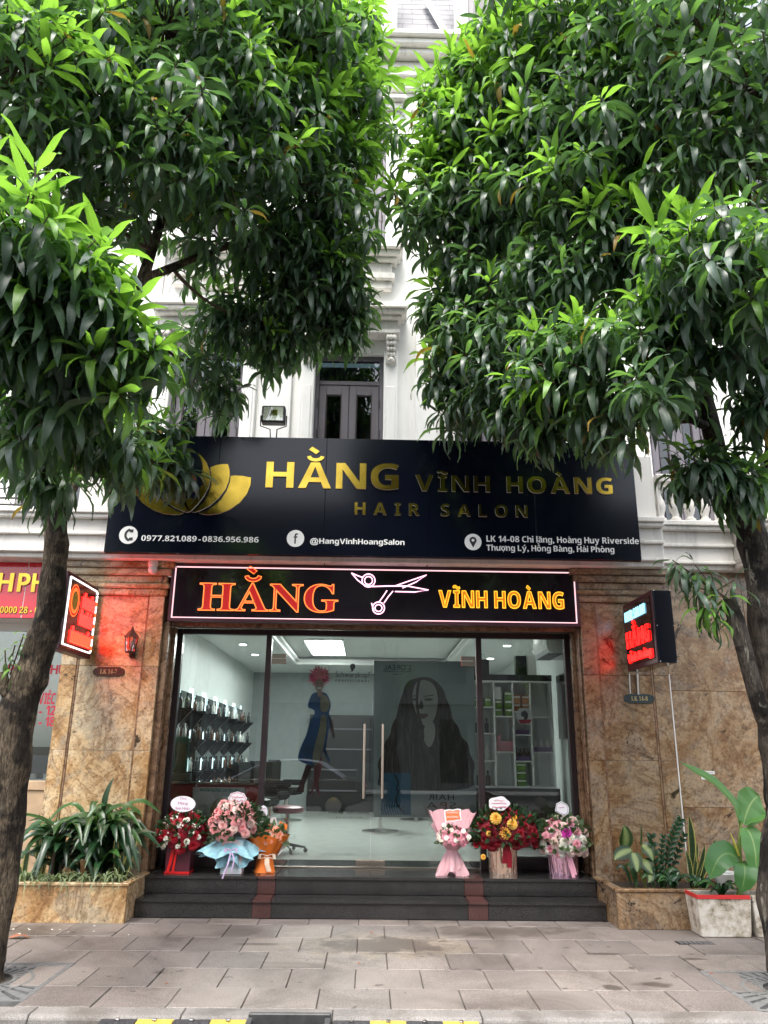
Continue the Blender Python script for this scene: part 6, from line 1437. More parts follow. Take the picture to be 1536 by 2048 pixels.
# 6: pink and cream roses in a pink foil vase
Y6 = .56; c = onY(1126, 1674, Y6)
t = thing('flower_vase', 'pink and cream rose arrangement in a pink foil vase, rightmost on the step', 'flowers', (c.x, Y6, ZF), 'flower gifts on the top step')
vase(t, c.x-.01, Y6, .22, .15, M['vase_pink']); cc = (c.x, Y6, c.z-.03)
fill_leaves(t, cc, .32, .25, .27, 170, 'fgreen2', .08, .03); dome(t, cc, .265, .215, .24, [('rose_blush', 22, .048), ('rose_rose', 20, .046), ('rose_white', 22, .044)], 6, phmin=-.55)
bloom('magenta', Vector(PZ(1133, 1665, Y6-.21)), Vector((0, -1, .3)).normalized(), .055, t)
M['satin_pink'] = pm('pink_satin', (.75, .35, .45), .35); ribbon(t, [(c.x+.0, Y6-.155, .55), (c.x+.02, Y6-.16, .45), (c.x+.05, Y6-.175, .335)], .035, M['satin_pink']); ribbon(t, [(c.x+.03, Y6-.155, .52), (c.x+.06, Y6-.165, .42), (c.x+.07, Y6-.17, .36)], .03, M['satin_pink'])
card(t, [(1110, 1622), (1113, 1607), (1121, 1603), (1133, 1608), (1138, 1616), (1137, 1626), (1131, 1631), (1120, 1628)], .42, M['card'], 1123, 1617, (c.x, .52, c.z+.15), [('', .01, .06, .014)], M['ink_pink'], M['box_purple'])
# ------------------------------------------------------------------ planters
def planter(x0, x1, y0, y1, mat, lab, h=.345):
    t = thing('planter', lab, 'planter', ((x0+x1)/2, (y0+y1)/2, 0), 'stone planters beside the steps'); w = .05
    MB().box(x0, x1, y0, y0+w, 0, h-.03).build('front_slab', mat, t, bevel=.003)
    MB().box(x0, x0+w, y0+w+.001, y1, 0, h-.03).build('side_slab', mat, t, bevel=.003); MB().box(x1-w, x1, y0+w+.001, y1, 0, h-.03).build('side_slab', mat, t, bevel=.003)
    MB().box(x0-.012, x1+.012, y0-.012, y0+w+.02, h-.029, h).build('coping', mat, t, bevel=.006); 
    MB().box(x0-.012, x0+w+.02, y0+w+.021, y1, h-.029, h).build('coping', mat, t, bevel=.006); MB().box(x1-w-.02, x1+.012, y0+w+.021, y1, h-.029, h).build('coping', mat, t, bevel=.006)
    MB().box(x0+w+.001, x1-w-.001, y0+w+.002, y1-.002, .05, h-.05).build('soil', M['soil'], t)
    return t
planter(-3.42, -2.250, -.278, .445, M['gold_granite'], 'golden stone planter left of the steps with leafy plants')
planter(2.352, 3.60, -.334, .445, M['gold_granite_shade'], 'shade-toned golden stone planter right of the steps behind the foam box')
# ------------------------------------------------------------------ blades and leaves
def blade_mesh(pts, w, mat, name='leaf', shape='lance', fold=.18, up=None, wav=0.0, rg=random):
    """leaf along a centre line of 3-D points (resampled); w = full width"""
    P = [Vector(p) for p in pts]; N_ = 9
    if len(P) == 3:
        a, m, b = P; q = m*2-(a+b)*.5
        C = [a*(1-t)**2+q*2*t*(1-t)+b*t*t for t in [i/N_ for i in range(N_+1)]]
    else:
        seg = len(P)-1; C = []
        for i in range(N_+1):
            t = i/N_*seg; k = min(int(t), seg-1); f = t-k; C.append(P[k].lerp(P[k+1], f))
    prof = {'lance': lambda t: (math.sin(math.pi*min(1, t*.93+.05))**.8)*(1-.25*t), 'strap': lambda t: min(1, .55+t*1.5)*(1 if t < .7 else max(0.02, 1-((t-.7)/.3)**1.8)), 'oval': lambda t: max(.02, math.sin(math.pi*min(1, t*.98+.015))**.62),
            'paddle': lambda t: max(.02, math.sin(math.pi*min(1, t*.97+.03))**.42), 'heart': lambda t: max(.02, (math.sin(math.pi*min(1, t*.9+.09))**.6)*(1.15-.5*t)), 'grass': lambda t: (1-t**2.2)*.95+.03}[shape]
    vs, uv = [], []; n0 = up
    for i, c in enumerate(C):
        t = i/N_; d = (C[min(i+1, N_)]-C[max(i-1, 0)]).normalized()
        u = Vector(up) if up is not None else Vector((0, -.55, 1))
        s = d.cross(u); s = s.normalized() if s.length > 1e-4 else Vector((1, 0, 0)); n = s.cross(d)
        hw = w/2*prof(t); k1 = fold*hw+wav*math.sin(t*19+1)*w*.1; k2 = fold*hw+wav*math.sin(t*17+2.5)*w*.1
        vs += [c-s*hw+n*k1, c-s*hw*.5+n*k1*.35, c, c+s*hw*.5+n*k2*.35, c+s*hw+n*k2]; uv += [(0, t), (.25, t), (.5, t), (.75, t), (1, t)]
    fs = [(i*5+j, i*5+j+1, (i+1)*5+j+1, (i+1)*5+j) for i in range(N_) for j in range(4)]
    mb = MB(); mb.add(vs, fs, 0, uv); return mb
def blade(parent, pts, w, mat, name='leaf', **k):
    return blade_mesh(pts, w, mat, name, **k).build(name, M[mat], parent, smooth=2)
M['drac'] = leafmat('dracaena_leaf', (.014, .045, .018), (.05, .15, .02), .15, .28, var=.3); M['drac_l'] = leafmat('dracaena_leaf_light', (.030, .085, .022), (.10, .26, .03), .2, .30, var=.25)
M['snake'] = leafmat('snake_plant_leaf', (.035, .075, .03), (.06, .12, .02), .1, .4, ('edge', (.38, .36, .10))); M['spider'] = leafmat('spider_plant_leaf', (.035, .09, .025), (.12, .26, .05), .25, .42, ('stripe', (.30, .34, .19)))
M['dieff'] = leafmat('dumb_cane_leaf', (.014, .045, .014), (.10, .22, .03), .22, .35, ('centre', (.46, .58, .22))); M['zz'] = leafmat('glossy_dark_leaf', (.012, .05, .018), (.04, .12, .02), .12, .2, var=.2)
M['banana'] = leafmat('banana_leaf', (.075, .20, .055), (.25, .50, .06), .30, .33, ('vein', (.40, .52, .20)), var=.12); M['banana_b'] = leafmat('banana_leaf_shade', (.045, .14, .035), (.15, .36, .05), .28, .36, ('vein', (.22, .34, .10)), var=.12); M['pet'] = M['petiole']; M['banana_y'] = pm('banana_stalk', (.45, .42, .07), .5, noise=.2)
_rp = random.Random(33)
# left planter: dracaena clump
b0 = Vector((-2.80, .10, .30)); t = thing('dracaena_plant', 'tall dark green dracaena with arching leaves in the left planter', 'plant', tuple(b0))
for k in range(9):
    hx_ = b0+Vector((_rp.uniform(-.30, .26), _rp.uniform(-.15, .12), 0)); top = hx_+Vector((_rp.uniform(-.06, .06), _rp.uniform(-.05, .05), _rp.uniform(.14, .62)))
    MB().tube([hx_, top], [.018, .013], 7).build('stem', M['twig'], t)
    for j in range(17):
        az = j*2.4+k; el = _rp.uniform(.35, 1.25); l = _rp.uniform(.42, .66); d = Vector((math.cos(az), math.sin(az)*.8, 0)); bs = top-Vector((0, 0, .012*j))
        mid = bs+d*l*.42*math.cos(el*.7)+Vector((0, 0, l*.40*math.sin(el))); tip = mid+d*l*.42+Vector((0, 0, -l*_rp.uniform(-.05, .6)))
        if tip.y > .43: tip.y = .43
        if mid.y > .42: mid.y = .42
        if tip.z < .30: tip.z = .30
        blade(t, [bs, mid, tip], _rp.uniform(.070, .105), 'drac' if j > 5 else 'drac_l', shape='lance', fold=.25, wav=.4)
blade(t, [PZ(207, 1625, .15), PZ(213, 1590, .13), PZ(228, 1555, .12)], .085, 'drac', shape='lance')
def snake(px, py, tips, y, lab, z0=.30):
    b = onY(px, py, y); t = thing('snake_plant', lab, 'plant', (b.x, y, z0), 'snake plants in the planters')
    for (tx, ty), w in tips:
        tp = Vector(PZ(tx, ty, y-.03)); bs = Vector((b.x+(tp.x-b.x)*.12, y, z0)); blade(t, [bs, (bs+tp)/2+Vector((_rp.uniform(-.015, .015), -.02, 0)), tp], w, 'snake', shape='strap', fold=.25, up=(0, -1, .1))
snake(85, 1735, [((80, 1625), .06), ((92, 1640), .05), ((100, 1630), .05), ((118, 1625), .045)], .15, 'pale edged snake plant at the left end of the left planter')
snake(243, 1738, [((273, 1672), .075), ((235, 1660), .05), ((247, 1700), .05)], .05, 'snake plant leaning out at the right end of the left planter')
snake(50, 1745, [((32, 1700), .06), ((60, 1688), .055), ((36, 1720), .05)], -.05, 'low snake plant by the trunk in the left planter')
spm = []
for k in range(8):
    l = _rp.uniform(.20, .34); el = _rp.uniform(.5, 1.2); a = Vector((0, 0, 0)); m_ = Vector((l*.45*math.cos(el), 0, l*.42*math.sin(el))); e_ = m_+Vector((l*.45, 0, -l*_rp.uniform(.1, .55)))
    spm.append(blade_mesh([a, m_, e_], .018, 'spider', shape='grass', fold=.3, up=(0, 0, 1)).mesh('leaf', M['spider'], smooth=2))
for i, (px, py, y) in enumerate([(48, 1752, -.20), (82, 1757, -.20), (112, 1752, -.20), (140, 1757, -.18), (168, 1755, -.2), (210, 1757, -.2), (235, 1752, -.16)]):
    b = onY(px, py, y); t = thing('spider_plant', ['first', 'second', 'third', 'fourth', 'fifth', 'sixth', 'seventh'][i]+' striped spider plant from the left along the left planter rim', 'plant', (b.x, y, .30), 'spider plants along the left planter')
    for j in range(22):
        o = link('leaf', _rp.choice(spm), t); o.rotation_euler = (0, _rp.uniform(-.2, .25), j*2.4+_rp.uniform(-.3, .3)); s_ = _rp.uniform(.8, 1.25); o.scale = (s_, s_, s_); o.location = (_rp.uniform(-.03, .03), _rp.uniform(-.03, .03), 0)
# right planter
def pxleaf(parent, b, m, e, yb, ym, ye, w, mat, shape, **k): return blade(parent, [PZ(*b, yb), PZ(*m, ym), PZ(*e, ye)], w, mat, shape=shape, **k)
b = onY(1285, 1765, .05); t = thing('dumb_cane', 'dumb cane with pale veined leaves at the front of the right planter', 'plant', (b.x, .05, .30))
for B, Mi, E_, w, yy in (((1249, 1694), (1252, 1672), (1247, 1650), .135, -.02), ((1262, 1700), (1240, 1708), (1229, 1720), .12, -.08), ((1266, 1706), (1272, 1725), (1274, 1744), .13, -.10), ((1285, 1690), (1298, 1702), (1306, 1722), .125, -.06), ((1286, 1718), (1294, 1730), (1305, 1748), .14, -.08), ((1290, 1735), (1300, 1752), (1296, 1765), .10, -.1)):
    pxleaf(t, B, Mi, E_, yy+.05, yy, yy-.03, w*1.1, 'dieff', 'heart', fold=.12, up=(0, -1, .35))
    MB().tube([(b.x+.03, .05, .30), tuple((Vector((b.x, .05, .5))+Vector(PZ(*B, yy+.05)))/2), PZ(*B, yy+.05)], .007, 5).build('leaf_stalk', M['petiole'], t)
for k in range(9):
    a_ = _rp.uniform(0, 6.28); bs = Vector((b.x+_rp.uniform(-.1, .3), _rp.uniform(-.12, .3), .30)); l = _rp.uniform(.14, .26); m_ = bs+Vector((l*.35*math.cos(a_), l*.3*math.sin(a_), l*.8)); e_ = m_+Vector((l*.5*math.cos(a_), l*.4*math.sin(a_)-.02, -l*.15))
    blade(t, [bs, m_, e_], .05, 'drac_l' if k % 2 else 'drac', shape='lance', up=(0, -1, .6))
pxleaf(t, (1282, 1690), (1283, 1665), (1281, 1646), .05, .05, .05, .02, 'drac_l', 'grass')
def zzstem(parent, pts, n, ll, w):
    P = [Vector(p) for p in pts]; a, m, e = P; q = m*2-(a+e)*.5; C = lambda u: a*(1-u)**2+q*2*u*(1-u)+e*u*u
    MB().tube([C(i/8) for i in range(9)], [.010-.0007*i for i in range(9)], 6).build('stem', M['zz'], parent)
    for i in range(n):
        u = .30+.68*i/(n-1); c = C(u); d = (C(min(1, u+.05))-C(max(0, u-.05))).normalized(); s = d.cross(Vector((0, -1, .2))).normalized()
        for sg_ in (-1, 1):
            e_ = c+s*sg_*ll*.85*(1-.3*u)+d*ll*.55; blade(parent, [c, (c+e_)/2+Vector((0, -.012, .012)), e_], w, 'zz', shape='oval', fold=.2, up=(0, -1, .3))
b = onY(1325, 1765, .10); t = thing('zz_plant', 'glossy dark zz plant with paired leaflets in the right planter', 'plant', (b.x, .10, .30))
zzstem(t, [(b.x, .10, .30), PZ(1338, 1700, .05), PZ(1360, 1643, .05)], 9, .085, .04); zzstem(t, [(b.x-.02, .1, .30), PZ(1322, 1720, .02), PZ(1326, 1676, .0)], 7, .06, .03); zzstem(t, [(b.x+.02, .1, .30), PZ(1350, 1720, .12), PZ(1368, 1672, .14)], 7, .07, .035); zzstem(t, [(b.x-.03, .05, .30), PZ(1312, 1735, -.03), PZ(1303, 1675, -.04)], 6, .08, .04)
pxleaf(t, (1335, 1745), (1348, 1752), (1362, 1758), .0, -.08, -.1, .14, 'zz', 'oval', up=(0, -1, .6)); pxleaf(t, (1310, 1700), (1300, 1680), (1292, 1665), .0, -.02, -.04, .05, 'drac_l', 'lance', up=(0, -1, .3))
snake(1382, 1765, [((1378, 1630), .075), ((1432, 1678), .07), ((1410, 1690), .05), ((1395, 1685), .04), ((1372, 1700), .05)], -.03, 'tall snake plant with yellow edges in the right planter')
p = onY(1410, 1735, .25); t = thing('flower_pot', 'terracotta pot standing in the right planter', 'pot', (p.x, .25, .30)); MB().lathe([(.075, 0), (.10, .2), (.115, .2), (.115, .24), (.10, .24), (.09, .2)], (p.x, .25, .296), 20).build('pot_body', M['terracotta'], t, smooth=True); MB().lathe([(.001, 0), (.095, 0)], (p.x, .25, .50), 16, cap=False).build('soil', M['soil'], t)
p = onY(1452, 1765, -.18); t = thing('flower_pot', 'white bowl pot on the planter rim behind the banana plant', 'pot', (p.x, -.15, .345)); MB().lathe([(.06, 0), (.11, .08), (.13, .12), (.12, .13), (.1, .10)], (p.x, -.15, .346), 20).build('pot_body', M['white'], t, smooth=True); MB().lathe([(.001, 0), (.11, 0)], (p.x, -.15, .455), 16, cap=False).build('soil', M['soil'], t)
# foam boxes
def foam(x0, x1, y0, y1, h, lab, tape):
    t = thing('foam_box', lab, 'box', ((x0+x1)/2, (y0+y1)/2, 0)); w = .03; tp = .025
    def wall(a, b_): 
        pass
    mb = MB(); o_ = [(x0+tp, y0+tp), (x1-tp, y0+tp), (x1-tp, y1-tp), (x0+tp, y1-tp)]; u_ = [(x0, y0), (x1, y0), (x1, y1), (x0, y1)]; i_ = [(x0+w, y0+w), (x1-w, y0+w), (x1-w, y1-w), (x0+w, y1-w)]
    vs = [(x, y, .001) for x, y in o_]+[(x, y, h) for x, y in u_]+[(x, y, h) for x, y in i_]+[(x, y, h-.06) for x, y in i_]
    fs = [(3, 2, 1, 0)]+[(i, (i+1) % 4, 4+(i+1) % 4, 4+i) for i in range(4)]+[(4+i, 4+(i+1) % 4, 8+(i+1) % 4, 8+i) for i in range(4)]+[(8+i, 8+(i+1) % 4, 12+(i+1) % 4, 12+i) for i in range(4)]
    mb.add(vs, fs); mb.build('box_body', M['foam_dirty'], t, bevel=.006)
    MB().box(x0+w+.002, x1-w-.002, y0+w+.002, y1-w-.002, h-.075, h-.045).build('soil', M['soil'], t)
    if tape: MB().box(x0-.004, x1-.01, y0-.004, y0+w*.4, h-.028, h+.004).build('red_tape', M['red_tape'], t); MB().box(x0-.004, x0+w*.4, y0+w*.4+.001, y1-.02, h-.028, h+.004).build('red_tape', M['red_tape'], t)
    rr = random.Random(4)
    for k in range(3):
        xx = x0+.08+.16*k; MB().tube([(xx+.03*math.sin(i*1.3+k)+.02*i, y0+.014-.0045*(1-i*.0), h-.05-.008*math.cos(i*1.7)) for i in range(6)], .003, 4).build('crack', M['soil'], t)
def foammat():
    m, t, b, N, L = nt('stained_foam'); g = N.new('ShaderNodeNewGeometry'); n = tex(N, L, 'Noise', g.outputs['Position'], Scale=7, Detail=8, Roughness=.7)
    c = ramp(N, [(.36, (.14, .115, .08)), (.46, (.42, .37, .29)), (.56, (.60, .56, .49)), (.7, (.68, .65, .59))]); L.new(n.outputs['Fac'], c.inputs[0])
    n2 = tex(N, L, 'Voronoi', g.outputs['Position'], Scale=110); u = N.new('ShaderNodeBump'); u.inputs['Strength'].default_value = .25; u.inputs['Distance'].default_value = .003; L.new(n2.outputs['Distance'], u.inputs['Height']); L.new(u.outputs[0], b.inputs['Normal'])
    L.new(c.outputs[0], b.inputs['Base Color']); b.inputs['Roughness'].default_value = .8; return m
M['foam_dirty'] = foammat()
foam(2.985, 3.478, -.655, -.36, .345, 'dirty white foam box with red tape holding the banana plant', True); foam(3.490, 3.98, -.650, -.36, .345, 'second white foam box at the right edge of the photo', False)
# banana plant
b = onY(1478, 1795, -.5); t = thing('banana_plant', 'young banana plant with broad pale leaves in the foam box', 'plant', (b.x, -.5, .28))
MB().tube([(b.x, -.5, .27), PZ(1480, 1740, -.48), PZ(1478, 1690, -.46), PZ(1482, 1645, -.46)], [.03, .026, .02, .012], 9).build('stem', M['petiole'], t, smooth=True)
MB().tube([PZ(1478, 1712, -.49), PZ(1470, 1690, -.50), PZ(1461, 1666, -.52)], [.016, .012, .004], 6).build('dry_sheath', M['banana_y'], t)
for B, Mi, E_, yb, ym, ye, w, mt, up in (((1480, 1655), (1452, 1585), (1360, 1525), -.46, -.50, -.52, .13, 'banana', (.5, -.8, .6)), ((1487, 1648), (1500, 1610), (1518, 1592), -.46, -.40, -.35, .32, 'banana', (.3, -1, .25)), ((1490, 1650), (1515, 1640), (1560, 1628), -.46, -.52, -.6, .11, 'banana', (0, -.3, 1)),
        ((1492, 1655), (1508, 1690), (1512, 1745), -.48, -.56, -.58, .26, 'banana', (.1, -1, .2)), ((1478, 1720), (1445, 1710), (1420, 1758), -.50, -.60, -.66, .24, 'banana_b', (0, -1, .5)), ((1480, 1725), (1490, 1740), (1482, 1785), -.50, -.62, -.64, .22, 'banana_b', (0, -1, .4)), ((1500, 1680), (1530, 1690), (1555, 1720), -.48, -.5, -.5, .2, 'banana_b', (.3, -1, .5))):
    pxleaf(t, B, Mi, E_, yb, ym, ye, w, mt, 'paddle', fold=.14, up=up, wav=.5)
# a low fern and seedlings at the back of the right planter
for i, (px, lab) in enumerate(((1345, 'low leafy seedling beside the zz plant in the right planter'), (1405, 'low leafy seedling in front of the terracotta pot'), (1440, 'small weed at the foot of the banana plant'))):
    bb = onY(px, 1765, -.12 if i < 2 else -.5); t = thing('seedling', lab, 'plant', (bb.x, bb.y, .30), 'seedlings in the right planter')
    for k in range(14):
        a_ = k*2.4; l = _rp.uniform(.10, .20); bs = Vector((bb.x, bb.y, .29)); m_ = bs+Vector((l*.5*math.cos(a_), l*.4*math.sin(a_), l*.75)); e_ = m_+Vector((l*.6*math.cos(a_), l*.5*math.sin(a_), -l*.2)); blade(t, [bs, m_, e_], _rp.uniform(.03, .05), 'zz' if k % 3 else 'banana_b', shape='lance', up=(0, -.6, 1))
p = onY(1416, 1550, YP+.018); t = thing('wall_sticker', 'small white two line sticker on the right stone wall', 'sticker', (p.x, YP+.018, p.z))
for dz in (.025, -.03): MB().box(p.x-.075, p.x+.075, YP+.0165, YP+.0185, p.z+dz-.016, p.z+dz+.016).build('sticker_strip', M['print_white'], t)
for dz in (.025, -.03): MB().tube([(p.x-.06+.006*i, YP+.016, p.z+dz+.007*math.sin(i*2.3)) for i in range(21)], .0015, 4).build('printed_line', M['print_black'], t)
# ------------------------------------------------------------------ across the street: what the glass mirrors
op = thing('townhouse', 'pale townhouse across the street, mirrored in the shop glass', 'building', (0, -24, 0))
ops2 = [(-9+3.0*k, -7.8+3.0*k, z, z+h) for k in range(7) for z, h in ((.3, 2.6), (4.4, 2.3), (8.2, 2.2))]
M['grey_wall'] = pm('grey_render', (.24, .235, .225), .7, noise=.15, nscale=2)
wall_open('wall', -12, 13, 0, 12, ops2, -24.3, .3, op, M['grey_wall'])
for a, b_, c_, d_ in ops2:
    MB().box(a, b_, -24.2, -24.15, c_, d_).build('window', M['win_dark'] if 'win_dark' in M else M.setdefault('win_dark', pm('dark_window', (.05, .06, .06), .15)), op)
for z in (3.5, 7.4, 11.6): MB().box(-12, 13, -24, -23.6, z, z+.35).build('cornice_course', M['grey_wall'], op)
# parked saloon behind the camera
CX, CYc = -2.3, -12.0
car = thing('parked_car', 'dark grey saloon parked across the street, mirrored in the shop glass', 'car', (CX, CYc, ROAD_Z))
M['car_paint'] = pm('dark_car_paint', (.10, .075, .075), .2, .3, coat=1.0); M['car_glass'] = pm('car_glass', (.02, .025, .025), .05, coat=.5); M['chrome'] = pm('chrome', (.8, .8, .8), .08, 1.0); M['tyre'] = pm('tyre', (.015, .015, .015), .8)
low = [(-2.25, .45), (-2.28, .62), (-2.2, .80), (-1.3, .93), (-.6, .98), (1.0, 1.0), (1.75, .96), (2.15, .88), (2.25, .62), (2.2, .42), (1.75, .30), (-1.8, .30)]
def carpart(prof, hw, name, mat, dz=0, bev=.05):
    mb = MB(); z = ROAD_Z; mb.prism([(CX+x_, z+zz+dz) for x_, zz in prof], CYc-hw, CYc+hw); return mb.build(name, mat, car, smooth=True, bevel=bev, seg=2)
carpart(low, .88, 'body', M['car_paint']); roof_p = [(-1.25, .93), (-.45, 1.36), (-.1, 1.43), (.5, 1.44), (1.0, 1.38), (1.65, .97)]
cabin = carpart(roof_p, .70, 'cabin', M['car_paint'], 0, .06)
for s in (-1, 1):
    mb = MB(); mb.prism([(CX+x_, ROAD_Z+z_) for x_, z_ in [(-1.05, 1.0), (-.42, 1.31), (-.1, 1.37), (.45, 1.38), (.92, 1.31), (1.4, 1.02)]], CYc+s*.705-.004, CYc+s*.705+.004); mb.build('side_window', M['car_glass'], car)
    y_ = CYc+s*.74; MB().tube([(CX-1.3, y_, ROAD_Z+.96), (CX-.46, y_-.0, ROAD_Z+1.37), (CX-.1, y_, ROAD_Z+1.43), (CX+.5, y_, ROAD_Z+1.44), (CX+1.0, y_, ROAD_Z+1.38), (CX+1.65, y_, ROAD_Z+.99)], .018, 6).build('roof_trim', M['chrome'], car)
    MB().tube([(CX-2.1, CYc+s*.885, ROAD_Z+.83), (CX-1.2, CYc+s*.885, ROAD_Z+.935), (CX+1.9, CYc+s*.885, ROAD_Z+.955)], .012, 5).build('waist_trim', M['chrome'], car)
    for dx in (-1.4, 1.4):
        w_ = MB().tube([(CX+dx, CYc+s*.70, ROAD_Z+.32), (CX+dx, CYc+s*.895, ROAD_Z+.32)], .32, 24).build('wheel', M['tyre'], car); MB().tube([(CX+dx, CYc+s*.88, ROAD_Z+.32), (CX+dx, CYc+s*.905, ROAD_Z+.32)], .21, 18).build('rim', M['chrome'], w_)
    MB().ball((CX-2.17, CYc+s*.62, ROAD_Z+.70), .09, 10, 6).build('headlight', M['chrome'], car); MB().ball((CX+2.17, CYc+s*.62, ROAD_Z+.78), .08, 10, 6).build('tail_light', M['red_tape'], car)
    MB().ball((CX-.85, CYc+s*.93, ROAD_Z+1.0), .08, 8, 6).build('door_mirror', M['car_paint'], car)
# ------------------------------------------------------------------ mango trees
def leaf_template(bend, W=.225, n=6, fold=.22, wave=.03, ph=0.0):
    """unit-long leaf running along +x and drooping towards -z; three vertices per section"""
    V, UV = [], []; x = z = 0.0; th = 0.0
    for i in range(n+1):
        t = i/n
        w = W/2*(math.sin(math.pi*min(1, t*.94+.03))**.75)*(1.08-.45*t) if 0 < i < n else .006
        nx, nz = math.sin(th), math.cos(th)
        a, b_ = fold*w+wave*math.sin(9*t+ph), fold*w+wave*math.sin(8*t+ph+1.9)
        V += [(x+nx*a, w, z+nz*a), (x, 0, z), (x+nx*b_, -w, z+nz*b_)]; UV += [(0, t), (.5, t), (1, t)]
        th_step = bend/n; x += math.cos(th)/n; z -= math.sin(th)/n; th += th_step*(.5+t)
    F = []
    for i in range(n):
        for j in range(2): F.append((i*3+j, (i+1)*3+j, (i+1)*3+j+1, i*3+j+1))
    return np.array(V), np.array(F), np.array(UV)
TPL = [leaf_template(.35, ph=0), leaf_template(.85, ph=1), leaf_template(1.3, ph=2), leaf_template(1.8, W=.21, ph=3)]
LM = ['leaf_old', 'leaf_mid', 'leaf_new', 'leaf_dry']
LEAFME = {}
for ti, (V_, F_, U_) in enumerate(TPL):
    for mi, mn in enumerate(LM):
        mb = MB(); mb.add([tuple(v) for v in V_], [tuple(f) for f in F_], 0, [tuple(u) for u in U_]); LEAFME[ti, mi] = mb.mesh('leaf', M[mn], smooth=2)
def np_leaves(name, leaves, parent, base):
    V = []; F = []; U = []; MI = []; off = 0
    for ti in range(len(TPL)):
        sel = [l for l in leaves if l[0] == ti]
        if not sel: continue
        v, f, u = TPL[ti]; A = np.array([l[2] for l in sel])          # n x 4 x 4
        W_ = np.einsum('nij,kj->nki', A[:, :3, :3], v)+A[:, None, :3, 3]-np.array(base)
        n, k = W_.shape[:2]; V.append(W_.reshape(-1, 3))
        F.append((f[None]+(np.arange(n)*k)[:, None, None]+off).reshape(-1, 4)); U.append(np.tile(u[f.reshape(-1)], (n, 1))); MI.append(np.repeat([l[1] for l in sel], len(f))); off += n*k
    V = np.concatenate(V); F = np.concatenate(F); U = np.concatenate(U); MI = np.concatenate(MI)
    me = bpy.data.meshes.new(name); me.vertices.add(len(V)); me.vertices.foreach_set('co', V.astype(np.float32).ravel())
    me.loops.add(F.size); me.loops.foreach_set('vertex_index', F.astype(np.int32).ravel()); me.polygons.add(len(F)); me.polygons.foreach_set('loop_start', np.arange(0, F.size, 4, dtype=np.int32))
    for mn in LM: me.materials.append(M[mn])
    me.polygons.foreach_set('material_index', MI.astype(np.int32)); me.polygons.foreach_set('use_smooth', np.ones(len(F), dtype=bool))
    ul = me.uv_layers.new(name='UVMap'); ul.data.foreach_set('uv', U.astype(np.float32).ravel()); me.update(calc_edges=True); me.validate()
    o = bpy.data.objects.new(name, me); COL.objects.link(o); o.parent = parent; o['kind'] = 'stuff'; return o
def leaf_mat4(p, d, L, roll, rg):
    up = Vector((0, 0, 1)); zz = up-d*up.dot(d)
    if zz.length < .08: zz = Vector((rg.uniform(-1, 1), rg.uniform(-1, 1), .2)); zz = zz-d*zz.dot(d)
    zz.normalize(); zz = Quaternion(d, roll) @ zz; yy = zz.cross(d); s = L
    return [[d.x*s, yy.x*s, zz.x*s, p.x], [d.y*s, yy.y*s, zz.y*s, p.y], [d.z*s, yy.z*s, zz.z*s, p.z], [0, 0, 0, 1]]
def rosette(leaves, p, ax, rg, young, L0=.20, n=None, droop=0.0):
    n = n or rg.randint(10, 15); u = ax.orthogonal().normalized(); w = ax.cross(u); a0 = rg.uniform(0, 6.28)
    for k in range(n):
        t = k/(n-1); az = a0+2.39996*k; pol = R_((26+60*t if young > .6 else 44+66*t)+rg.uniform(-10, 10)); d = ax*math.cos(pol)+(u*math.cos(az)+w*math.sin(az))*math.sin(pol)
        d.z -= (.05 if young > .6 else .38)+.62*t+droop*(.3+t); d.normalize(); q = p-ax*(.09*t)+d*.02
        if young > .6 and t < .72: mi = 2
        elif young > .3 and t < .35: mi = 2
        else: mi = 1 if rg.random() < (.32+.35*young) else 0
        if rg.random() < .006: mi = 3
        b = rg.choice((0, 1, 1, 2)) if (t < .4 and young > .6) else rg.choice((1, 2, 2, 3, 3))
        L = L0*rg.uniform(.78, 1.18)*(.8 if (t < .15) else 1)
        leaves.append((b, mi, leaf_mat4(q, d, L, rg.uniform(-.45, .45), rg)))
GAP = [(742, -80), (756, 60), (792, 100), (786, 185), (802, 268), (760, 300), (745, 345), (760, 420), (752, 480), (745, 520), (752, 560), (730, 590), (765, 615), (705, 660), (755, 690), (640, 705), (628, 780), (620, 878),
       (880, 878), (850, 800), (838, 745), (822, 690), (828, 628), (828, 560), (838, 500), (792, 462), (800, 420), (850, 330), (838, 250), (835, 200), (850, 140), (900, 95), (955, 62), (985, -80)]
def inside(poly, x, y):
    c = False; n = len(poly)
    for i in range(n):
        x1, y1 = poly[i]; x2, y2 = poly[(i+1) % n]
        if (y1 > y) != (y2 > y) and x < (x2-x1)*(y-y1)/(y2-y1)+x1: c = not c
    return c
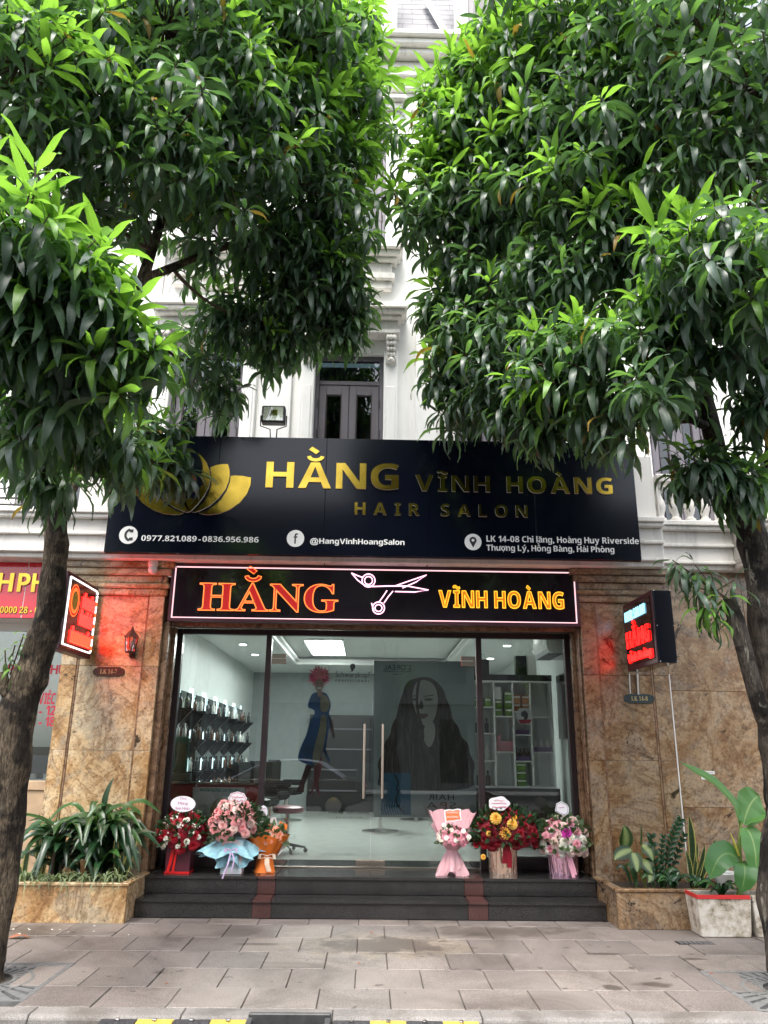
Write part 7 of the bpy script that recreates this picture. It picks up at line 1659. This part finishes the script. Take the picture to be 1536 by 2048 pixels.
def tree(name, base, trunk, limbs, blobs, bark, label, seed, keep, extra=None):
    rg = random.Random(seed); t = thing(name, label, 'tree', base, 'mango trees along the pavement'); B = Vector(base)
    # trunk with knots
    pts = [Vector(p) for p, r in trunk]; rad = [r for p, r in trunk]; P2, R2l = [], []
    for i in range(len(pts)-1):
        for k in range(6): f = k/6; P2.append(pts[i].lerp(pts[i+1], f)); R2l.append((rad[i]*(1-f)+rad[i+1]*f)*(1+.05*math.sin(7*f+i*2.1)))
    P2.append(pts[-1]); R2l.append(rad[-1])
    def knobbly(P, R, nm, n=18, amt=.04):
        # finer rings, then long vertical ridges and a few knots
        Q, QR = [], []
        for i in range(len(P)-1):
            for k in range(3): f = k/3; Q.append(P[i].lerp(P[i+1], f)); QR.append(R[i]*(1-f)+R[i+1]*f)
        Q.append(P[-1]); QR.append(R[-1]); n = n*2; mb = MB(); mb.tube(Q, QR, n); s0 = rg.uniform(0, 9); kn = [(rg.uniform(0, 6.28), rg.randint(0, len(Q)), rg.uniform(.05, .11)) for _ in range(len(Q)//9)]
        ridge = [rg.uniform(-1, 1) for _ in range(n)]
        for i, v in enumerate(mb.v):
            k = i//n; j = i % n; a = 2*math.pi*j/n; c = Q[min(k, len(Q)-1)]
            if k % 4 == 0 and rg.random() < .5: ridge[j] = ridge[j]*.5+rg.uniform(-.6, .6)
            f = 1+amt*math.sin(3*a+k*.12+s0)+amt*.7*math.sin(5*a-k*.17+s0*2)+.030*ridge[j]+rg.uniform(-.012, .012)
            for ka, kk, kh in kn:
                da = (a-ka+math.pi) % (2*math.pi)-math.pi; f += kh*math.exp(-(da/.35)**2-((k-kk)/2.2)**2)
            mb.v[i] = tuple(c+(Vector(v)-c)*f)
        return mb.build(nm, M[bark], t, smooth=2)
    knobbly(P2, R2l, 'trunk')
    nodes = [(p, r) for p, r in zip(P2, R2l)][len(P2)//2:]
    for lp in limbs:
        LP = [Vector(p) for p, r in lp]; LR = [r for p, r in lp]; Q, QR = [], []
        for i in range(len(LP)-1):
            for k in range(5): f = k/5; Q.append(LP[i].lerp(LP[i+1], f)); QR.append(LR[i]*(1-f)+LR[i+1]*f)
        Q.append(LP[-1]); QR.append(LR[-1]); knobbly(Q, QR, 'limb', 12, .05); nodes += list(zip(Q, QR))
    leaves = []; tw = MB()
    for bi, bl in enumerate(blobs):
        px, py, rp, y = bl[:4]; young = bl[4] if len(bl) > 4 else .25; dens = bl[5] if len(bl) > 5 else 1.0; sq = bl[6] if len(bl) > 6 else .85
        c = onY(px, py, y); dist = (c-CAM).length; r = rp/FPX*dist*.88
        # a branch reaches this clump from the nearest thicker wood below it
        src, sr = min(nodes, key=lambda q: (q[0]-c).length+max(0, q[0].z-c.z+.15)*2.5)
        mid = (src+c)/2+Vector((rg.uniform(-.1, .1), rg.uniform(-.1, .1), -.06*(c-src).length)); r0 = min(sr*.55, .045)
        arc = [src*(1-u)**2+(mid*2-(src+c)*.5)*2*u*(1-u)+c*u*u for u in [i/7 for i in range(8)]]
        MB().tube(arc, [r0*(1-u*.1) for u in range(8)], 7).build('branch', M['twig'] if r0 < .03 else M[bark], t, smooth=2)
        nodes += [(q, r0*.55) for q in arc[4:]]
        n = int(dens*(12+40*r*r/.42)); fz = [rg.uniform(0, 6.28) for _ in range(4)]
        for k in range(n):
            zc = 1-2*(k+.5)/n; a = k*2.39996+bi; s = math.sqrt(max(0, 1-zc*zc)); d = Vector((s*math.cos(a), s*math.sin(a), zc))
            if zc < -.55 and rg.random() < .55: continue
            q_ = rg.random(); f = rg.uniform(.78, 1.05) if q_ < .64 else (rg.uniform(1.05, 1.32) if q_ < .80 else rg.uniform(.4, .78))
            f *= 1+.20*math.sin(3.1*d.x+fz[0])*math.sin(2.7*d.y+fz[1])+.16*math.sin(4.3*d.z+3.7*d.x+fz[2])
            p = c+Vector((d.x*r*f, d.y*r*f*.95, d.z*r*f*sq))+Vector((rg.gauss(0, .04), rg.gauss(0, .04), rg.gauss(0, .05)))
            if p.y > 1.15: continue
            if bz0-.1 < p.z < bz1+.05 and abs(p.x) < 3.1 and p.y > -.18: continue
            X, Y_, zd = proj(p); X2, Y2_, _ = proj(p+Vector((0, 0, -.12)))
            if zd < 1.6: continue
            if inside(GAP, X, Y_) or inside(GAP, X2, Y2_): 
                if rg.random() < .93: continue
            ax = (d*.75+Vector((0, 0, .75))+Vector((rg.uniform(-.3, .3), rg.uniform(-.3, .3), 0))).normalized()
            hi = max(0, d.z)
            yv = 1.0 if rg.random() < young*(.25+1.3*hi) else (.45 if rg.random() < young*.8 else 0.0)
            rosette(leaves, p, ax, rg, yv, .315*rg.uniform(.82, 1.12))
            m2 = c+(p-c)*.45+Vector((0, 0, -.05)); tw.tube([c+(p-c)*.08, m2, p-ax*.09, p+ax*.03], [.010, .008, .0055, .003], 4, cap=False)
    if extra: extra(leaves, tw, rg, t)
    o = tw.build('twigs', M['twig'], t); o['kind'] = 'stuff'
    # the leaves that show largest are parts of their own, the rest is the crown
    sc = []
    for i, l in enumerate(leaves):
        A = l[2]; p = Vector((A[0][3], A[1][3], A[2][3])); X, Y_, zd = proj(p)
        L = math.sqrt(A[0][0]**2+A[1][0]**2+A[2][0]**2); sc.append((L/zd if (0 < X < 1536 and 0 < Y_ < 2048) else 0, i))
    sc.sort(reverse=True); top = set(i for _, i in sc[:keep]); Tm = Matrix.Translation(-B)
    for i in top:
        ti, mi, A = leaves[i]; o = bpy.data.objects.new('leaf', LEAFME[ti, mi]); COL.objects.link(o); o.parent = t; o.matrix_local = Tm @ Matrix(A)
    np_leaves('crown', [l for i, l in enumerate(leaves) if i not in top], t, base)
    print('TREE', name, 'leaves', len(leaves)); return t
yl = -2.05
def TP(px, py, y, r): return (tuple(onY(px, py, y)), r)
tL = [((-2.68, -2.09, -.09), .135), ((-2.69, -2.08, .10), .125), (onY(6, 1750, yl), .115), (onY(14, 1560, yl), .145), (onY(34, 1430, yl), .145), (onY(68, 1330, yl), .125), (onY(100, 1220, yl), .104), (onY(114, 1090, yl), .092), (onY(108, 1015, yl), .098)]
limbL = [[TP(103, 1020, yl, .085), TP(92, 940, yl, .075), TP(80, 850, yl-.15, .06), TP(60, 700, yl-.8, .045), TP(90, 560, -3.6, .03)],
         [TP(112, 1025, yl, .075), TP(150, 955, yl, .065), TP(190, 870, yl+.1, .062), TP(245, 660, yl+.2, .058), TP(285, 560, yl+.3, .055), TP(330, 420, yl+.4, .04), TP(420, 250, yl+.6, .03)],
         [TP(285, 560, yl+.3, .05), TP(380, 520, yl+.7, .035), TP(520, 470, yl+1.1, .025), TP(640, 420, yl+1.3, .015)],
         [TP(300, 500, yl+.3, .04), TP(270, 330, yl, .03), TP(220, 150, yl-.3, .02)]]
blobL = [(55, 480, 120, -4.3, .75, 1.2), (150, 585, 120, -4.1, .55, 1.2), (255, 690, 88, -3.9, .5), (70, 690, 125, -3.9, .15, 1.2), (150, 780, 105, -3.6, .08), (50, 830, 90, -3.3, .05), (215, 880, 62, -3.0, .1), (90, 930, 42, -2.6, .1, .7), (10, 590, 110, -4.2, .3),
         (40, 130, 130, -3.3, .6), (150, 90, 150, -2.8, .2), (330, 60, 170, -2.2, .2, 1.2), (480, 20, 150, -1.6, .35), (560, 90, 150, -1.5, .4, 1.2), (660, 110, 110, -1.0, .85, 1.2), (715, 60, 60, -.9, 1.0), (700, 215, 85, -.9, .9, 1.2), (690, 320, 85, -.8, .8), (560, 230, 130, -1.4, .35, 1.2), (400, 200, 150, -2.1, .2, 1.1), (230, 210, 140, -2.5, .2),
         (100, 300, 130, -2.9, .2), (330, 290, 110, -2.6, .25), (440, 330, 125, -1.9, .15, 1.2), (570, 370, 110, -1.2, .15, 1.2), (670, 430, 85, -.7, .4), (330, 440, 110, -1.4, .03, .32), (200, 430, 110, -2.0, .03, .5), (440, 480, 95, -1.0, .03, .5), (560, 500, 100, -.8, .08, 1.2), (650, 530, 80, -.5, .12, 1.1), (700, 590, 52, -.4, .1), (600, 610, 90, -.4, .06, 1.1), (500, 640, 75, -.35, .05), (430, 650, 60, -.3, .05, .8), (560, 680, 48, -.3, .08), (690, 655, 36, -.3, .1),
         (395, 730, 52, -.2, .05, .8), (450, 780, 40, -.15, .05, .6), (320, 860, 48, -.8, .05, .7), (345, 930, 45, -.75, .05, .8), (250, 930, 40, -1.2, .05, .7), (250, 800, 45, -1.6, .05, .6)]
def extraL(leaves, tw, rg, t):
    # sprout growing from the stump at the left edge of the trunk
    b = onY(18, 1345, -2.1); MB().tube([onY(30, 1400, -2.1), onY(8, 1375, -2.1), onY(5, 1345, -2.1)], [.07, .05, .035], 9).build('branch_stub', M['bark'], t, smooth=2)
    for (a, c) in (((15, 1350), (30, 1290)), ((20, 1350), (48, 1268)), ((12, 1350), (10, 1300))):
        A, C_ = onY(*a, -2.1), onY(*c, -2.15); tw.tube([A, (A+C_)/2, C_], .006, 4)
        rosette(leaves, C_, Vector((0, -.2, 1)).normalized(), rg, .55, .12, 8)
    rosette(leaves, onY(24, 1330, -2.15), Vector((.1, -.5, .8)).normalized(), rg, .5, .14, 8)
    rosette(leaves, onY(75, 985, -2.4), Vector((0, -.7, .6)).normalized(), rg, 0, .27, 9, .5); rosette(leaves, onY(120, 990, -2.4), Vector((.2, -.7, .6)).normalized(), rg, 0, .25, 8, .5)
tree('mango_tree', (-2.68, -2.09, 0), tL, limbL, blobL, 'bark', 'mango tree on the left with a leaning dark rough trunk', 101, 300, extraL)
yr = -2.25
tR = [((2.97, -2.28, -.09), .17), ((2.96, -2.27, .12), .15), (onY(1562, 1766, yr), .15), (onY(1582, 1620, yr), .17), (onY(1568, 1490, yr), .165), (onY(1548, 1373, yr), .15), (onY(1534, 1270, yr), .135), (onY(1524, 1150, yr), .125), (onY(1505, 1070, yr), .125), (onY(1484, 1020, yr), .11)]
limbR = [[TP(1482, 1040, yr, .10), TP(1455, 980, yr, .088), TP(1432, 900, yr, .08), TP(1405, 790, yr, .075), TP(1395, 690, yr, .07), TP(1380, 560, yr+.1, .06), TP(1340, 400, yr+.2, .045), TP(1290, 220, yr+.3, .03)],
         [TP(1500, 1060, yr, .09), TP(1525, 990, yr, .075), TP(1545, 900, yr-.1, .06), TP(1540, 700, yr-.3, .05), TP(1500, 450, yr-.5, .04)],
         [TP(1425, 860, yr, .05), TP(1370, 830, yr+.2, .03), TP(1250, 800, yr+.5, .02), TP(1100, 780, yr+.9, .012)],
         [TP(1390, 640, yr, .05), TP(1250, 560, yr+.5, .035), TP(1080, 480, yr+1.0, .022), TP(930, 420, yr+1.4, .012)],
         [TP(1552, 1500, yr+.02, .05), TP(1522, 1420, yr-.09, .06), TP(1496, 1330, yr-.13, .06), TP(1474, 1250, yr-.14, .062), TP(1458, 1198, yr-.14, .052)]]
blobR = [(1010, 90, 120, -1.3, .85, 1.2), (930, 130, 70, -1.1, 1.0), (880, 215, 55, -1.0, 1.0), (930, 260, 95, -1.1, .45, 1.1), (1060, 190, 130, -1.4, .5, 1.2), (1150, 60, 140, -1.9, .5), (1290, 60, 140, -2.3, .6, 1.1), (1260, 180, 140, -2.1, .35, 1.2), (1420, 90, 150, -2.9, .3), (1510, 180, 120, -3.2, .2), (1400, 230, 130, -2.6, .2, 1.1),
         (1150, 300, 140, -1.7, .12, 1.2), (1020, 330, 110, -1.3, .3), (830, 345, 65, -.8, 1.0), (890, 330, 65, -.9, .9), (960, 390, 85, -1.0, .7, 1.1), (790, 395, 48, -.7, .7), (860, 430, 75, -.85, .3, 1.2), (950, 470, 80, -.9, .1, 1.1), (1060, 420, 110, -1.3, .1, 1.1), (1280, 330, 140, -2.1, .1, 1.1), (1460, 340, 130, -2.9, .15), (1180, 420, 110, -1.9, .3, 1.2), (1290, 440, 100, -2.3, .2),
         (1400, 500, 95, -3.2, .5, 1.2), (1480, 540, 110, -3.4, .3, 1.1), (1340, 590, 80, -2.6, .15), (1200, 530, 95, -2.0, .15, 1.1), (1090, 540, 90, -1.6, .1, 1.0), (960, 560, 75, -.9, .06, 1.0), (880, 610, 50, -.7, .3), (960, 640, 85, -.9, .08, 1.1), (1080, 650, 95, -1.4, .06, 1.0), (1000, 740, 95, -1.1, .05, 1.1), (900, 730, 52, -.7, .15), (920, 800, 50, -.7, .05),
         (1120, 720, 100, -2.0, .35, 1.2), (1230, 690, 90, -2.4, .15, 1.1), (1130, 775, 80, -1.8, .04, 1.1), (1040, 818, 60, -1.3, .03, 1.1), (1010, 785, 64, -1.1, .03), (1230, 800, 75, -2.2, .05), (1310, 760, 75, -2.8, .08, 1.0), (1090, 845, 40, -1.6, .03, .9), (1190, 845, 38, -1.9, .03, .8), (1490, 690, 80, -2.9, .05), (1515, 800, 55, -2.7, .05, .8), (1350, 680, 60, -2.7, .05),
         (1392, 930, 44, -2.5, .03, .8), (1485, 970, 38, -2.55, .05, .7), (1440, 925, 32, -2.5, .03, .7)]
def extraR(leaves, tw, rg, t):
    # a low side branch with hanging leaves in front of the right sign
    A = onY(1480, 1215, yr-.1); B_ = onY(1400, 1160, yr-.15); C_ = onY(1345, 1120, yr-.15); tw.tube([A, B_, C_], [.012, .008, .005], 5)
    for px, py, ax, n in ((1345, 1120, (-.5, -.2, .5), 8), (1362, 1140, (-.6, -.3, .2), 9), (1420, 1140, (0, -.4, .6), 8), (1445, 1195, (-.3, -.5, .2), 9), (1410, 1210, (-.4, -.5, .0), 9), (1468, 1160, (.2, -.5, .5), 6), (1385, 1175, (-.4, -.4, .2), 8), (1430, 1235, (-.2, -.5, .0), 8), (1390, 1130, (-.2, -.4, .5), 7)):
        p = onY(px, py, yr-.18); tw.tube([B_.lerp(A, .4), p], .005, 4); rosette(leaves, p, Vector(ax).normalized(), rg, .35 if py > 1190 else 0, .215, n+2, .5)
tree('mango_tree', (2.97, -2.28, 0), tR, limbR, blobR, 'bark_pale', 'mango tree on the right with a forked trunk of peeling pale bark', 202, 300, extraR)
bpy.data.scenes.remove(_TS)
# street trees on the far side, mirrored in the glass and in the black board
_src = [o for o in COL.objects if o.name.startswith('mango_tree') and o.type == 'EMPTY']
for k, (x_, y_, src) in enumerate([(-6.2, -16.5, 0), (.8, -16.2, 1), (7.5, -16.6, 0)]):
    r = _src[src].copy(); COL.objects.link(r); r.location = (x_, y_, 0); r.rotation_euler = (0, 0, math.pi+.4*k); r.scale = (1.45, 1.45, 1.45)
    r['label'] = ['mango tree across the street on the left, seen only in reflections', 'mango tree across the street opposite the doors, seen only in reflections', 'mango tree across the street on the right, seen only in reflections'][k]; r['group'] = 'mango trees across the street'
    for ch in _src[src].children:
        if ch.name.startswith('leaf'): continue
        c_ = ch.copy(); COL.objects.link(c_); c_.parent = r
